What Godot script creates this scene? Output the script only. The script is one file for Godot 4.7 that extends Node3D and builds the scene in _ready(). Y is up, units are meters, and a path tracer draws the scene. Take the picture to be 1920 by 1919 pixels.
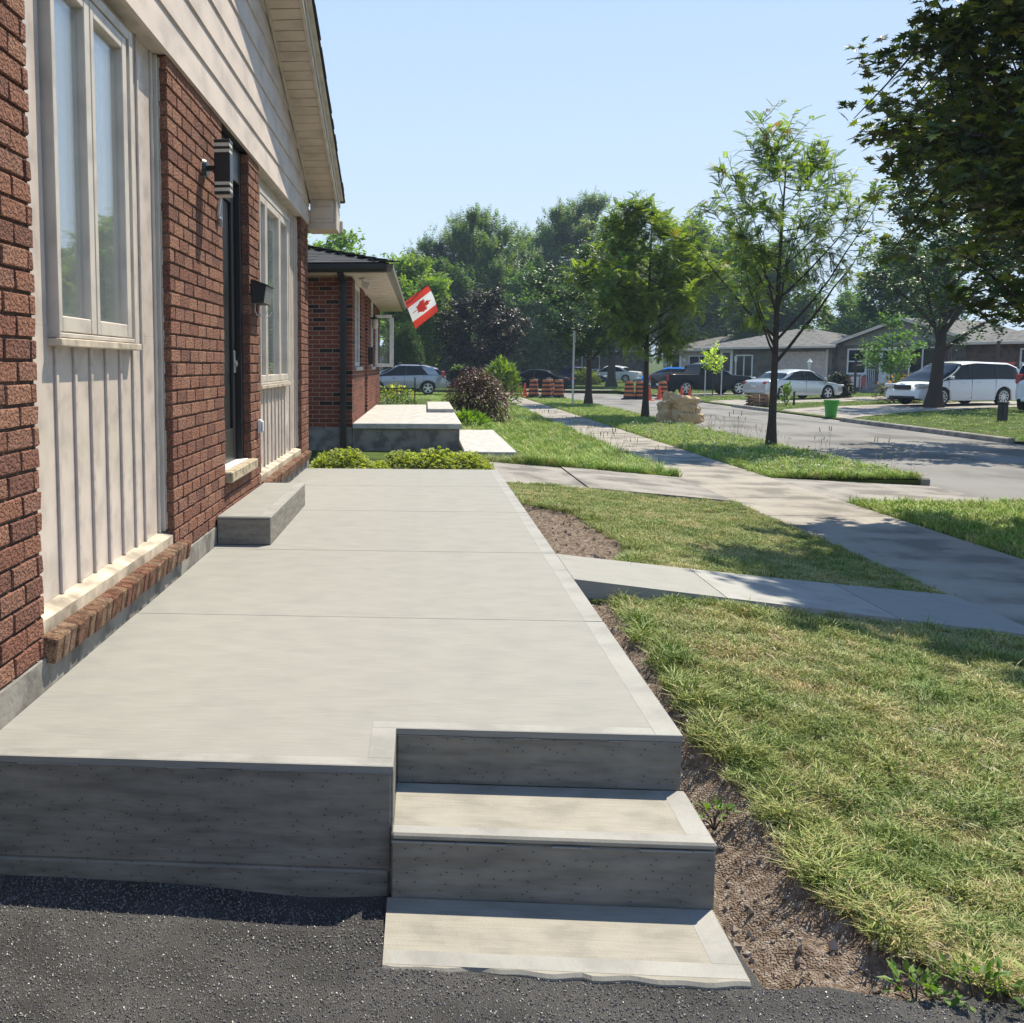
extends Node3D
# A new concrete patio with steps along a brick house, on a sunny suburban street.
# x: from the house towards the street, y: up, -z: along the street away from the viewer. Metres.

var rng := RandomNumberGenerator.new()
var M := {}          # materials
var T := {}          # textures
var used := {}       # names already taken at top level


# ------------------------------------------------------------------ mesh builder
class MB:
	var v := PackedVector3Array()
	var n := PackedVector3Array()
	var uv := PackedVector2Array()
	var col := PackedColorArray()
	var ix := PackedInt32Array()
	var tint := Color(1, 1, 1)
	var use_col := false

	func tri(a: Vector3, b: Vector3, c: Vector3, out := Vector3.ZERO) -> void:
		var nn := (b - a).cross(c - a)
		if nn.length_squared() < 1e-16:
			return
		nn = nn.normalized()
		if out != Vector3.ZERO and nn.dot(out) < 0.0:
			var t := b
			b = c
			c = t
			nn = -nn
		var k := v.size()
		v.append(a); v.append(b); v.append(c)
		n.append(nn); n.append(nn); n.append(nn)
		uv.append(Vector2(a.x, a.y)); uv.append(Vector2(b.x, b.y)); uv.append(Vector2(c.x, c.y))
		col.append(tint); col.append(tint); col.append(tint)
		ix.append(k); ix.append(k + 2); ix.append(k + 1)

	func quad(a: Vector3, b: Vector3, c: Vector3, d: Vector3, out := Vector3.ZERO) -> void:
		tri(a, b, c, out)
		tri(a, c, d, out)

	func vert(p: Vector3, nn: Vector3, t := Vector2.ZERO) -> int:
		v.append(p); n.append(nn); uv.append(t); col.append(tint)
		return v.size() - 1

	func face(a: int, b: int, c: int) -> void:      # counter-clockwise from the front
		ix.append(a); ix.append(c); ix.append(b)

	# box with chamfered edges
	func box(c: Vector3, s: Vector3, b := 0.0, bas := Basis()) -> void:
		var h := s * 0.5
		if b <= 0.0:
			for k in 3:
				for sg in [-1.0, 1.0]:
					var i := (k + 1) % 3
					var j := (k + 2) % 3
					var p := []
					for q in [[-1, -1], [1, -1], [1, 1], [-1, 1]]:
						var w := Vector3.ZERO
						w[k] = sg * h[k]
						w[i] = q[0] * h[i]
						w[j] = q[1] * h[j]
						p.append(c + bas * w)
					var o := Vector3.ZERO
					o[k] = sg
					quad(p[0], p[1], p[2], p[3], bas * o)
			return
		b = minf(b, minf(h.x, minf(h.y, h.z)) * 0.9)
		for k in 3:
			for sg in [-1.0, 1.0]:
				var i := (k + 1) % 3
				var j := (k + 2) % 3
				var p := []
				for q in [[-1, -1], [1, -1], [1, 1], [-1, 1]]:
					var w := Vector3.ZERO
					w[k] = sg * h[k]
					w[i] = q[0] * (h[i] - b)
					w[j] = q[1] * (h[j] - b)
					p.append(c + bas * w)
				var o := Vector3.ZERO
				o[k] = sg
				quad(p[0], p[1], p[2], p[3], bas * o)
		for k in 3:                                   # edges along axis k
			var i := (k + 1) % 3
			var j := (k + 2) % 3
			for si in [-1.0, 1.0]:
				for sj in [-1.0, 1.0]:
					var p := []
					for q in [[0, -1], [0, 1], [1, 1], [1, -1]]:
						var w := Vector3.ZERO
						w[k] = q[1] * (h[k] - b)
						w[i] = si * (h[i] if q[0] == 0 else h[i] - b)
						w[j] = sj * (h[j] - b if q[0] == 0 else h[j])
						p.append(c + bas * w)
					var o := Vector3.ZERO
					o[i] = si
					o[j] = sj
					quad(p[0], p[1], p[2], p[3], bas * o)
		for sx in [-1.0, 1.0]:
			for sy in [-1.0, 1.0]:
				for sz in [-1.0, 1.0]:
					var s3 := Vector3(sx, sy, sz)
					var p := []
					for k in 3:
						var w := Vector3.ZERO
						for m in 3:
							w[m] = s3[m] * (h[m] if m == k else h[m] - b)
						p.append(c + bas * w)
					tri(p[0], p[1], p[2], bas * s3)

	# from corner a to corner b
	func span(a: Vector3, b: Vector3, bev := 0.0) -> void:
		box((a + b) * 0.5, (b - a).abs(), bev)

	# a straight bar of rectangular section
	func bar(a: Vector3, b: Vector3, w: float, h: float, up := Vector3.UP, bev := 0.0) -> void:
		var d := (b - a)
		var l := d.length()
		if l < 1e-5:
			return
		d /= l
		if absf(d.dot(up)) > 0.98:
			up = Vector3.RIGHT
		var s := d.cross(up).normalized()
		var u := s.cross(d)
		box((a + b) * 0.5, Vector3(w, h, l), bev, Basis(s, u, -d))

	# swept round tube
	func tube(pts: PackedVector3Array, rad: PackedFloat32Array, sides := 6, cap := true) -> void:
		var m := pts.size()
		if m < 2:
			return
		var ref := Vector3(0.13, 0.21, 0.97)
		var start := v.size()
		for i in m:
			var d := (pts[mini(i + 1, m - 1)] - pts[maxi(i - 1, 0)])
			if d.length_squared() < 1e-12:
				d = Vector3.UP
			d = d.normalized()
			var s := d.cross(ref)
			if s.length_squared() < 0.01:
				s = d.cross(Vector3(0.97, 0.13, -0.2))
			s = s.normalized()
			var u := s.cross(d)
			for q in sides + 1:
				var a := TAU * q / sides
				var o := s * cos(a) + u * sin(a)
				vert(pts[i] + o * rad[i], o, Vector2(float(q) / sides, i))
		for i in m - 1:
			for q in sides:
				var a := start + i * (sides + 1) + q
				var b := a + sides + 1
				face(a, b, b + 1)
				face(a, b + 1, a + 1)
		if cap:
			for e in [0, m - 1]:
				var base: int = start + e * (sides + 1)
				var dirn := (pts[e] - pts[1 if e == 0 else m - 2]).normalized()
				for q in sides:
					tri(pts[e], v[base + q], v[base + q + 1], dirn)

	# turned shape: profile of (radius, height) about y axis at c
	func lathe(prof: Array, sides := 20, c := Vector3.ZERO, bas := Basis()) -> void:
		var m := prof.size()
		var start := v.size()
		for i in m:
			var p: Vector2 = prof[i]
			var d: Vector2 = prof[mini(i + 1, m - 1)] - prof[maxi(i - 1, 0)]
			var nn := Vector2(d.y, -d.x).normalized()
			for q in sides + 1:
				var a := TAU * q / sides
				var o := Vector3(cos(a), 0, sin(a))
				vert(c + bas * (o * p.x + Vector3.UP * p.y), (bas * (o * nn.x + Vector3.UP * nn.y)).normalized(), Vector2(float(q) / sides, float(i) / m))
		for i in m - 1:
			for q in sides:
				var a := start + i * (sides + 1) + q
				var b := a + sides + 1
				face(a, b, b + 1)
				face(a, b + 1, a + 1)

	# lathe with hard edges: each profile segment on its own
	func lathe_hard(prof: Array, sides := 20, c := Vector3.ZERO, bas := Basis()) -> void:
		for i in prof.size() - 1:
			lathe([prof[i], prof[i + 1]], sides, c, bas)

	# flat convex or concave outline (Vector2 list) extruded along its normal; frame: origin, u, w axes, depth vector
	func prism(outline: PackedVector2Array, o: Vector3, ux: Vector3, uy: Vector3, depth: Vector3, ends := true) -> void:
		var k := outline.size()
		var ctr := Vector2.ZERO
		for p in outline:
			ctr += p
		ctr /= k
		if ends:
			var t := Geometry2D.triangulate_polygon(outline)
			for i in t.size() / 3:
				var a := outline[t[i * 3]]
				var b := outline[t[i * 3 + 1]]
				var c := outline[t[i * 3 + 2]]
				tri(o + ux * a.x + uy * a.y, o + ux * b.x + uy * b.y, o + ux * c.x + uy * c.y, -depth)
				tri(o + depth + ux * a.x + uy * a.y, o + depth + ux * b.x + uy * b.y, o + depth + ux * c.x + uy * c.y, depth)
		var ccw := not Geometry2D.is_polygon_clockwise(outline)
		for i in k:
			var a := outline[i]
			var b := outline[(i + 1) % k]
			var e := b - a
			var nn := Vector2(e.y, -e.x) if ccw else Vector2(-e.y, e.x)
			quad(o + ux * a.x + uy * a.y, o + ux * b.x + uy * b.y, o + depth + ux * b.x + uy * b.y, o + depth + ux * a.x + uy * a.y, ux * nn.x + uy * nn.y)

	func grid(nx: int, nz: int, fn: Callable, keep = null) -> void:   # fn(i, j) -> point; smooth normals
		var start := v.size()
		var p := PackedVector3Array()
		for j in nz + 1:
			for i in nx + 1:
				p.append(fn.call(i, j))
		for j in nz + 1:
			for i in nx + 1:
				var w := nx + 1
				var dx := p[j * w + mini(i + 1, nx)] - p[j * w + maxi(i - 1, 0)]
				var dz := p[mini(j + 1, nz) * w + i] - p[maxi(j - 1, 0) * w + i]
				var nn := dz.cross(dx).normalized()
				if nn.y < 0.0:
					nn = -nn
				vert(p[j * w + i], nn, Vector2(float(i) / nx, float(j) / nz))
		for j in nz:
			for i in nx:
				if keep != null and not keep.call(i, j):
					continue
				var a := start + j * (nx + 1) + i
				var b := a + nx + 1
				ix.append(a); ix.append(a + 1); ix.append(b)
				ix.append(a + 1); ix.append(b + 1); ix.append(b)

	func mesh() -> ArrayMesh:
		for i in range(0, ix.size(), 3):       # winding follows the normals
			var a := ix[i]
			var b := ix[i + 1]
			var c := ix[i + 2]
			if (v[c] - v[a]).cross(v[b] - v[a]).dot(n[a] + n[b] + n[c]) < 0.0:
				ix[i + 1] = c
				ix[i + 2] = b
		var arr := []
		arr.resize(Mesh.ARRAY_MAX)
		arr[Mesh.ARRAY_VERTEX] = v
		arr[Mesh.ARRAY_NORMAL] = n
		arr[Mesh.ARRAY_TEX_UV] = uv
		if use_col:
			arr[Mesh.ARRAY_COLOR] = col
		arr[Mesh.ARRAY_INDEX] = ix
		var m := ArrayMesh.new()
		if v.size():
			m.add_surface_from_arrays(Mesh.PRIMITIVE_TRIANGLES, arr)
		return m


# ------------------------------------------------------------------ nodes
func numbered(called: String) -> String:
	if not used.has(called):
		used[called] = 0
		return called
	used[called] += 1
	return "%s_%03d" % [called, used[called]]


func thing(called: String, label: String, category: String, at := Vector3.ZERO, turn := 0.0, group := "") -> Node3D:
	var o := Node3D.new()
	o.name = numbered(called)
	add_child(o)
	o.position = at
	o.rotation.y = turn
	o.set_meta("label", label)
	o.set_meta("category", category)
	if group:
		o.set_meta("group", group)
	return o


func part(called: String, mb, m: Material, parent: Node3D, at := Vector3.ZERO) -> MeshInstance3D:
	var o := MeshInstance3D.new()
	o.name = called
	o.mesh = mb.mesh() if mb is MB else mb
	o.material_override = m
	parent.add_child(o, true)
	o.position = at
	return o


func single(called: String, mb, m: Material, label: String, category: String, group := "", at := Vector3.ZERO) -> MeshInstance3D:
	var o := part(numbered(called), mb, m, self, at)
	o.set_meta("label", label)
	o.set_meta("category", category)
	if group:
		o.set_meta("group", group)
	return o


func struct(called: String, mb, m: Material) -> MeshInstance3D:
	var o := part(numbered(called), mb, m, self)
	o.set_meta("kind", "structure")
	return o


func struct_root(called: String) -> Node3D:
	var o := Node3D.new()
	o.name = numbered(called)
	add_child(o)
	o.set_meta("kind", "structure")
	return o


func many(called: String, mesh: Mesh, m: Material, xf: Array, cols: PackedColorArray, parent: Node3D) -> MultiMeshInstance3D:
	var mm := MultiMesh.new()
	mm.transform_format = MultiMesh.TRANSFORM_3D
	mm.use_colors = cols.size() > 0
	mm.mesh = mesh
	mm.instance_count = xf.size()
	for i in xf.size():
		mm.set_instance_transform(i, xf[i])
		if cols.size():
			mm.set_instance_color(i, cols[i])
	var o := MultiMeshInstance3D.new()
	o.name = called
	o.multimesh = mm
	o.material_override = m
	parent.add_child(o, true)
	return o


func copy_of(o: Node3D, label: String, at: Vector3, turn: float, base_name: String) -> Node3D:
	var c: Node3D = o.duplicate()
	c.name = numbered(base_name)
	add_child(c)
	c.position = at
	c.rotation.y = turn
	if label:
		c.set_meta("label", label)
	return c


func lin(r: float, g: float, b: float) -> Color:
	return Color(r, g, b).linear_to_srgb()


# ------------------------------------------------------------------ textures and materials
func noise_tex(freq: float, ramp: Array, kind := FastNoiseLite.TYPE_SIMPLEX_SMOOTH, oct := 4, size := 512, sd := 1, warp := 0.0, ridged := false, wide := 1) -> NoiseTexture2D:
	var f := FastNoiseLite.new()
	f.noise_type = kind
	f.frequency = freq
	f.seed = sd
	f.fractal_octaves = oct
	f.fractal_type = FastNoiseLite.FRACTAL_RIDGED if ridged else FastNoiseLite.FRACTAL_FBM
	if kind == FastNoiseLite.TYPE_CELLULAR:
		f.cellular_return_type = FastNoiseLite.RETURN_DISTANCE
	if warp > 0.0:
		f.domain_warp_enabled = true
		f.domain_warp_amplitude = warp
		f.domain_warp_frequency = freq * 1.5
	var t := NoiseTexture2D.new()
	t.width = size * wide
	t.height = size
	t.seamless = true
	t.noise = f
	if ramp.size():
		var g := Gradient.new()
		var off := PackedFloat32Array()
		var cc := PackedColorArray()
		for r in ramp:
			off.append(r[0])
			cc.append(r[1])
		g.offsets = off
		g.colors = cc
		t.color_ramp = g
	return t


func gray(x: float) -> Color:
	return Color(x, x, x)


func mat(c: Color, rough := 0.9, spec := 0.5) -> StandardMaterial3D:
	var m := StandardMaterial3D.new()
	m.albedo_color = c
	m.roughness = rough
	m.metallic_specular = spec
	return m


func tri_tex(m: StandardMaterial3D, tex: Texture2D, scale: Vector3, world := true) -> StandardMaterial3D:
	m.albedo_texture = tex
	m.uv1_triplanar = true
	m.uv1_world_triplanar = world
	m.uv1_scale = scale
	m.uv1_triplanar_sharpness = 6.0
	return m


func relief(m: StandardMaterial3D, tex: Texture2D, cm: float) -> StandardMaterial3D:
	m.heightmap_enabled = true
	m.heightmap_texture = tex
	m.heightmap_scale = cm
	return m


func second(m: StandardMaterial3D, tex: Texture2D, scale: Vector3) -> StandardMaterial3D:
	m.detail_enabled = true
	m.detail_albedo = tex
	m.detail_blend_mode = BaseMaterial3D.BLEND_MODE_MUL
	m.detail_uv_layer = BaseMaterial3D.DETAIL_UV_2
	m.uv2_triplanar = true
	m.uv2_world_triplanar = true
	m.uv2_scale = scale
	m.uv2_triplanar_sharpness = 6.0
	return m


func make_materials() -> void:
	# mottled multipliers, all near 1
	T.mottle = noise_tex(0.012, [[0.0, gray(0.80)], [0.5, gray(0.93)], [1.0, gray(1.0)]], FastNoiseLite.TYPE_SIMPLEX_SMOOTH, 5, 512, 3)
	T.blotch = noise_tex(0.008, [[0.25, gray(0.74)], [0.5, gray(0.93)], [0.8, gray(1.0)]], FastNoiseLite.TYPE_SIMPLEX_SMOOTH, 5, 512, 8, 30.0)
	T.cloud = noise_tex(0.008, [[0.2, gray(0.89)], [0.5, gray(0.965)], [0.8, gray(1.0)]], FastNoiseLite.TYPE_SIMPLEX_SMOOTH, 5, 512, 18, 30.0)
	T.speck = noise_tex(0.25, [[0.0, gray(0.80)], [0.35, gray(0.95)], [0.7, gray(0.98)], [1.0, gray(1.0)]], FastNoiseLite.TYPE_SIMPLEX, 3, 512, 6)
	T.grain = noise_tex(0.22, [[0.0, gray(0.62)], [0.45, gray(0.93)], [1.0, gray(1.0)]], FastNoiseLite.TYPE_SIMPLEX, 3, 512, 5)
	T.streak = noise_tex(0.05, [[0.2, gray(0.90)], [0.5, gray(0.96)], [0.8, gray(1.0)]], FastNoiseLite.TYPE_SIMPLEX, 5, 512, 9)
	T.cloud2 = noise_tex(0.012, [[0.2, Color(0.955, 0.96, 0.965)], [0.5, Color(0.985, 0.983, 0.98)], [0.85, gray(1.0)]], FastNoiseLite.TYPE_SIMPLEX_SMOOTH, 7, 1024, 28, 20.0)
	T.formed_shaded = noise_tex(0.010, [[0.2, gray(0.84)], [0.45, gray(0.93)], [0.62, gray(0.97)], [0.8, gray(1.0)]], FastNoiseLite.TYPE_SIMPLEX_SMOOTH, 8, 1024, 33, 25.0)
	T.bump_wave = noise_tex(0.006, [], FastNoiseLite.TYPE_SIMPLEX_SMOOTH, 2, 512, 44)
	T.bump_fine = noise_tex(0.20, [], FastNoiseLite.TYPE_SIMPLEX, 3, 512, 14)
	T.bump_soft = noise_tex(0.03, [], FastNoiseLite.TYPE_SIMPLEX_SMOOTH, 4, 512, 15)
	T.pits = noise_tex(0.02, [[0.0, gray(0.25)], [0.035, gray(0.35)], [0.05, gray(0.93)], [1.0, gray(1.0)]], FastNoiseLite.TYPE_CELLULAR, 1, 1024, 21)

	# concrete: fresh broom finish (streaks across the patio), smooth trowelled bands, formed faces with shade in their colour
	T.broom = broom_texture()
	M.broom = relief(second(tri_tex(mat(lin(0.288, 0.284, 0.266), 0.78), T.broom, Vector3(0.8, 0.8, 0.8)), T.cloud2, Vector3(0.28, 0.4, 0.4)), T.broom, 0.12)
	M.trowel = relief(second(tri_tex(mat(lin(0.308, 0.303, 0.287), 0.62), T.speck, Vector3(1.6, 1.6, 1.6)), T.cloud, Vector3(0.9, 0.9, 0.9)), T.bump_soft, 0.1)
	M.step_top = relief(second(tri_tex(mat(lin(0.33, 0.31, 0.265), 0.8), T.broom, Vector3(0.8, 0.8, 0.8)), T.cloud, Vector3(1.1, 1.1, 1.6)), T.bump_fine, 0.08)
	M.formed_shaded = relief(second(tri_tex(mat(lin(0.24, 0.222, 0.19), 0.7), T.formed_shaded, Vector3(0.3, 1.6, 0.3)), T.pits, Vector3(1.0, 1.4, 1.0)), T.bump_soft, 0.3)  # face concrete toned darker than the treads, painting in part of their shade
	M.foundation = relief(second(tri_tex(mat(lin(0.30, 0.28, 0.25), 0.9), T.blotch, Vector3(0.8, 0.8, 0.8)), T.grain, Vector3(2, 2, 2)), T.bump_soft, 0.4)
	M.old_concrete = relief(second(tri_tex(mat(lin(0.36, 0.33, 0.30), 0.9), T.grain, Vector3(1.4, 1.4, 1.4)), T.blotch, Vector3(0.3, 0.3, 0.3)), T.bump_fine, 0.5)
	M.sidewalk = relief(second(tri_tex(mat(lin(0.40, 0.36, 0.31), 0.9), T.grain, Vector3(1.2, 1.2, 1.2)), T.blotch, Vector3(0.25, 0.25, 0.25)), T.bump_fine, 0.5)
	M.white_concrete = second(tri_tex(mat(lin(0.50, 0.485, 0.46), 0.8), T.streak, Vector3(0.3, 1.0, 3.0)), T.mottle, Vector3(0.6, 0.6, 0.6))
	M.road = relief(second(tri_tex(mat(lin(0.235, 0.225, 0.215), 0.9), T.grain, Vector3(1.0, 1.0, 1.0)), T.blotch, Vector3(0.12, 0.12, 0.06)), T.bump_fine, 0.5)
	M.kerb = second(tri_tex(mat(lin(0.36, 0.335, 0.30), 0.9), T.grain, Vector3(1, 1, 1)), T.blotch, Vector3(0.4, 0.4, 0.4))
	T.asph = noise_tex(0.16, [[0.0, gray(0.25)], [0.4, gray(0.55)], [0.62, gray(0.8)], [0.8, gray(1.0)]], FastNoiseLite.TYPE_CELLULAR, 2, 1024, 31)
	T.asph_h = noise_tex(0.16, [], FastNoiseLite.TYPE_CELLULAR, 2, 1024, 31)
	M.asphalt = relief(second(tri_tex(mat(lin(0.15, 0.143, 0.143), 0.6), T.asph, Vector3(2.0, 2.0, 2.0)), T.blotch, Vector3(0.6, 0.6, 0.6)), T.asph_h, 0.5)
	M.chip = mat(lin(1, 1, 1), 0.42)
	M.chip.vertex_color_use_as_albedo = true

	# brick
	T.rug = noise_tex(0.03, [[0.0, gray(0.0)], [0.35, gray(0.15)], [0.6, gray(0.85)], [1.0, gray(1.0)]], FastNoiseLite.TYPE_SIMPLEX, 4, 512, 41, 26.0)
	T.rug_c = noise_tex(0.03, [[0.0, gray(0.74)], [0.4, gray(0.88)], [0.7, gray(0.98)], [1.0, gray(1.0)]], FastNoiseLite.TYPE_SIMPLEX, 5, 512, 143, 10.0)
	var tints := [lin(0.335, 0.155, 0.105), lin(0.28, 0.125, 0.088), lin(0.375, 0.19, 0.13), lin(0.235, 0.11, 0.082), lin(0.32, 0.16, 0.115)]
	M.bricks = []
	for i in tints.size():
		var b := relief(tri_tex(mat(tints[i], 0.93, 0.35), T.rug_c, Vector3(3.1, 3.3, 2.1)), T.rug, 1.7)
		b.heightmap_enabled = true
		b.uv1_offset = Vector3(0.37 * i, 0.61 * i, 0.23 * i)
		M.bricks.append(b)
	var tints2 := [lin(0.42, 0.26, 0.17), lin(0.36, 0.20, 0.135), lin(0.46, 0.30, 0.21), lin(0.38, 0.185, 0.125)]
	M.sill_bricks = []
	for i in tints2.size():
		M.sill_bricks.append(relief(second(tri_tex(mat(tints2[i], 0.95, 0.3), T.rug_c, Vector3(3.5, 4.0, 13.0)), T.blotch, Vector3(2.5, 2.5, 2.5)), T.rug, 0.8))
	M.mortar = relief(tri_tex(mat(lin(0.15, 0.098, 0.075), 0.95), T.grain, Vector3(3, 3, 3)), T.bump_fine, 0.3)  # darkened so the colour carries the shadow lines of the raked joints
	M.mortar_light = tri_tex(mat(lin(0.42, 0.33, 0.26), 0.95), T.grain, Vector3(3, 3, 3))
	M.nbricks = []
	for c in [lin(0.24, 0.07, 0.042), lin(0.20, 0.058, 0.036), lin(0.27, 0.085, 0.05), lin(0.045, 0.028, 0.026)]:
		M.nbricks.append(second(tri_tex(mat(c, 0.9, 0.35), T.mottle, Vector3(3, 3, 3)), T.grain, Vector3(2, 2, 2)))
	# painted metal and vinyl
	M.siding = tri_tex(mat(lin(0.61, 0.515, 0.45), 0.55), T.cloud, Vector3(0.5, 0.8, 0.4))
	M.soffit = tri_tex(mat(lin(0.60, 0.50, 0.42), 0.6), T.cloud, Vector3(0.6, 0.6, 0.6))
	M.fascia = tri_tex(mat(lin(0.60, 0.53, 0.455), 0.45), T.mottle, Vector3(0.6, 0.6, 0.6))
	M.frame = tri_tex(mat(lin(0.55, 0.49, 0.43), 0.5), T.cloud, Vector3(1, 1, 1))
	M.flash = second(tri_tex(mat(lin(0.66, 0.56, 0.44), 0.42), T.mottle, Vector3(1.3, 1.3, 1.3)), T.blotch, Vector3(1, 1, 1))
	M.cream = tri_tex(mat(lin(0.66, 0.60, 0.51), 0.5), T.mottle, Vector3(1, 1, 1))
	M.panel = tri_tex(mat(lin(0.60, 0.515, 0.455), 0.2), T.cloud, Vector3(1, 1, 1))      # glossy baked enamel
	M.panel = relief(M.panel, T.bump_wave, 0.12)
	M.batten = tri_tex(mat(lin(0.56, 0.48, 0.43), 0.5), T.mottle, Vector3(1, 2, 1))
	M.panel_plain = M.panel
	M.caulk = relief(tri_tex(mat(lin(0.50, 0.44, 0.38), 0.9), T.grain, Vector3(3, 3, 3)), T.bump_soft, 0.6)
	M.black = mat(lin(0.012, 0.012, 0.014), 0.35)
	M.black_matte = tri_tex(mat(lin(0.018, 0.018, 0.02), 0.6), T.mottle, Vector3(1, 1, 1))
	M.dark = mat(lin(0.02, 0.019, 0.018), 0.9)
	M.interior = mat(lin(0.10, 0.095, 0.09), 0.95)
	M.curtain = mat(lin(0.07, 0.072, 0.075), 0.95)
	M.curtain.backlight_enabled = true
	M.curtain.backlight = Color(0.6, 0.6, 0.6)
	M.glass = mat(Color(0.9, 0.95, 0.95, 0.06), 0.02)
	M.glass.transparency = BaseMaterial3D.TRANSPARENCY_ALPHA
	M.car_glass = mat(lin(0.008, 0.010, 0.012), 0.04, 0.36)
	M.stone = relief(second(tri_tex(mat(lin(0.52, 0.43, 0.30), 0.85), T.blotch, Vector3(1.8, 1.8, 1.8)), T.grain, Vector3(2, 2, 2)), T.bump_soft, 0.4)
	M.steel = mat(lin(0.55, 0.56, 0.57), 0.35)
	M.steel.metallic = 0.9
	M.white = tri_tex(mat(lin(0.75, 0.75, 0.74), 0.5), T.mottle, Vector3(1, 1, 1))
	M.shingle = []
	for c in [lin(0.040, 0.041, 0.047), lin(0.052, 0.053, 0.06), lin(0.032, 0.033, 0.038)]:
		M.shingle.append(second(tri_tex(mat(c, 0.95), T.grain, Vector3(3, 3, 3)), T.mottle, Vector3(2, 2, 2)))
	# earth
	T.soil_c = noise_tex(0.02, [[0.2, Color(0.70, 0.64, 0.59)], [0.5, Color(0.85, 0.80, 0.76)], [0.75, Color(1.0, 0.97, 0.93)]], FastNoiseLite.TYPE_SIMPLEX_SMOOTH, 6, 1024, 51)
	T.soil_h = noise_tex(0.05, [], FastNoiseLite.TYPE_SIMPLEX, 5, 1024, 52)
	M.soil = relief(second(tri_tex(mat(lin(0.31, 0.275, 0.245), 0.97, 0.2), T.soil_c, Vector3(1.1, 1.1, 1.1)), T.speck, Vector3(3, 3, 3)), T.bump_fine, 1.2)
	M.clod = mat(lin(1, 1, 1), 0.97, 0.2)
	M.clod.vertex_color_use_as_albedo = true
	M.thatch = relief(second(tri_tex(mat(lin(0.17, 0.155, 0.07), 0.97, 0.2), T.soil_c, Vector3(1.4, 1.4, 1.4)), T.grain, Vector3(4, 4, 4)), T.soil_h, 1.5)
	M.turf = second(tri_tex(mat(lin(0.085, 0.12, 0.03), 0.97, 0.2), T.blotch, Vector3(0.3, 0.3, 0.3)), T.grain, Vector3(1.5, 1.5, 1.5))
	M.blade = mat(lin(1, 1, 1), 0.6, 0.35)
	M.blade.vertex_color_use_as_albedo = true
	M.blade.backlight_enabled = true
	M.blade.backlight = Color(0.6, 0.6, 0.45)
	M.bark = relief(tri_tex(mat(lin(0.10, 0.08, 0.066), 0.95, 0.2), T.rug_c, Vector3(3, 0.8, 3)), T.rug, 1.5)
	M.leaf = mat(lin(1, 1, 1), 0.5, 0.4)
	M.leaf.vertex_color_use_as_albedo = true
	M.leaf.backlight_enabled = true
	M.leaf.backlight = Color(0.95, 1.0, 0.45)
	M.leaf_dark = mat(lin(1, 1, 1), 0.42, 0.4)
	M.leaf_dark.vertex_color_use_as_albedo = true
	M.leaf_dark.backlight_enabled = true
	M.leaf_dark.backlight = Color(0.7, 0.8, 0.22)
	M.flagc = mat(lin(1, 1, 1), 0.8)
	M.flagc.vertex_color_use_as_albedo = true
	M.flagc.backlight_enabled = true
	M.flagc.backlight = Color(1.0, 1.0, 1.0)
	M.paint = mat(lin(1, 1, 1), 0.6)
	M.paint.vertex_color_use_as_albedo = true


# brushed cement: fine lines across the slab and fine grit, one tile of 1.25 m
func broom_texture() -> ImageTexture:
	var n := 1024
	var f := FastNoiseLite.new()
	f.seed = 3
	f.frequency = 0.11
	f.fractal_octaves = 4
	var lines := f.get_seamless_image(48, n)
	lines.resize(n, n, Image.INTERPOLATE_CUBIC)
	f.seed = 4
	f.frequency = 0.35
	f.fractal_octaves = 2
	var grit := f.get_seamless_image(n, n)
	f.seed = 9
	f.frequency = 0.008
	f.fractal_octaves = 5
	var soft := f.get_seamless_image(n, n)
	lines.convert(Image.FORMAT_L8)
	grit.convert(Image.FORMAT_L8)
	soft.convert(Image.FORMAT_L8)
	var a := lines.get_data()
	var b := grit.get_data()
	var c := soft.get_data()
	var o := PackedByteArray()
	o.resize(n * n)
	for i in n * n:
		var v := 0.93 + (a[i] / 255.0 - 0.5) * 0.09 + (b[i] / 255.0 - 0.5) * 0.13 + (c[i] / 255.0 - 0.5) * 0.025
		o[i] = int(clampf(v, 0.0, 1.0) * 255.0)
	return ImageTexture.create_from_image(Image.create_from_data(n, n, false, Image.FORMAT_L8, o))


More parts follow.
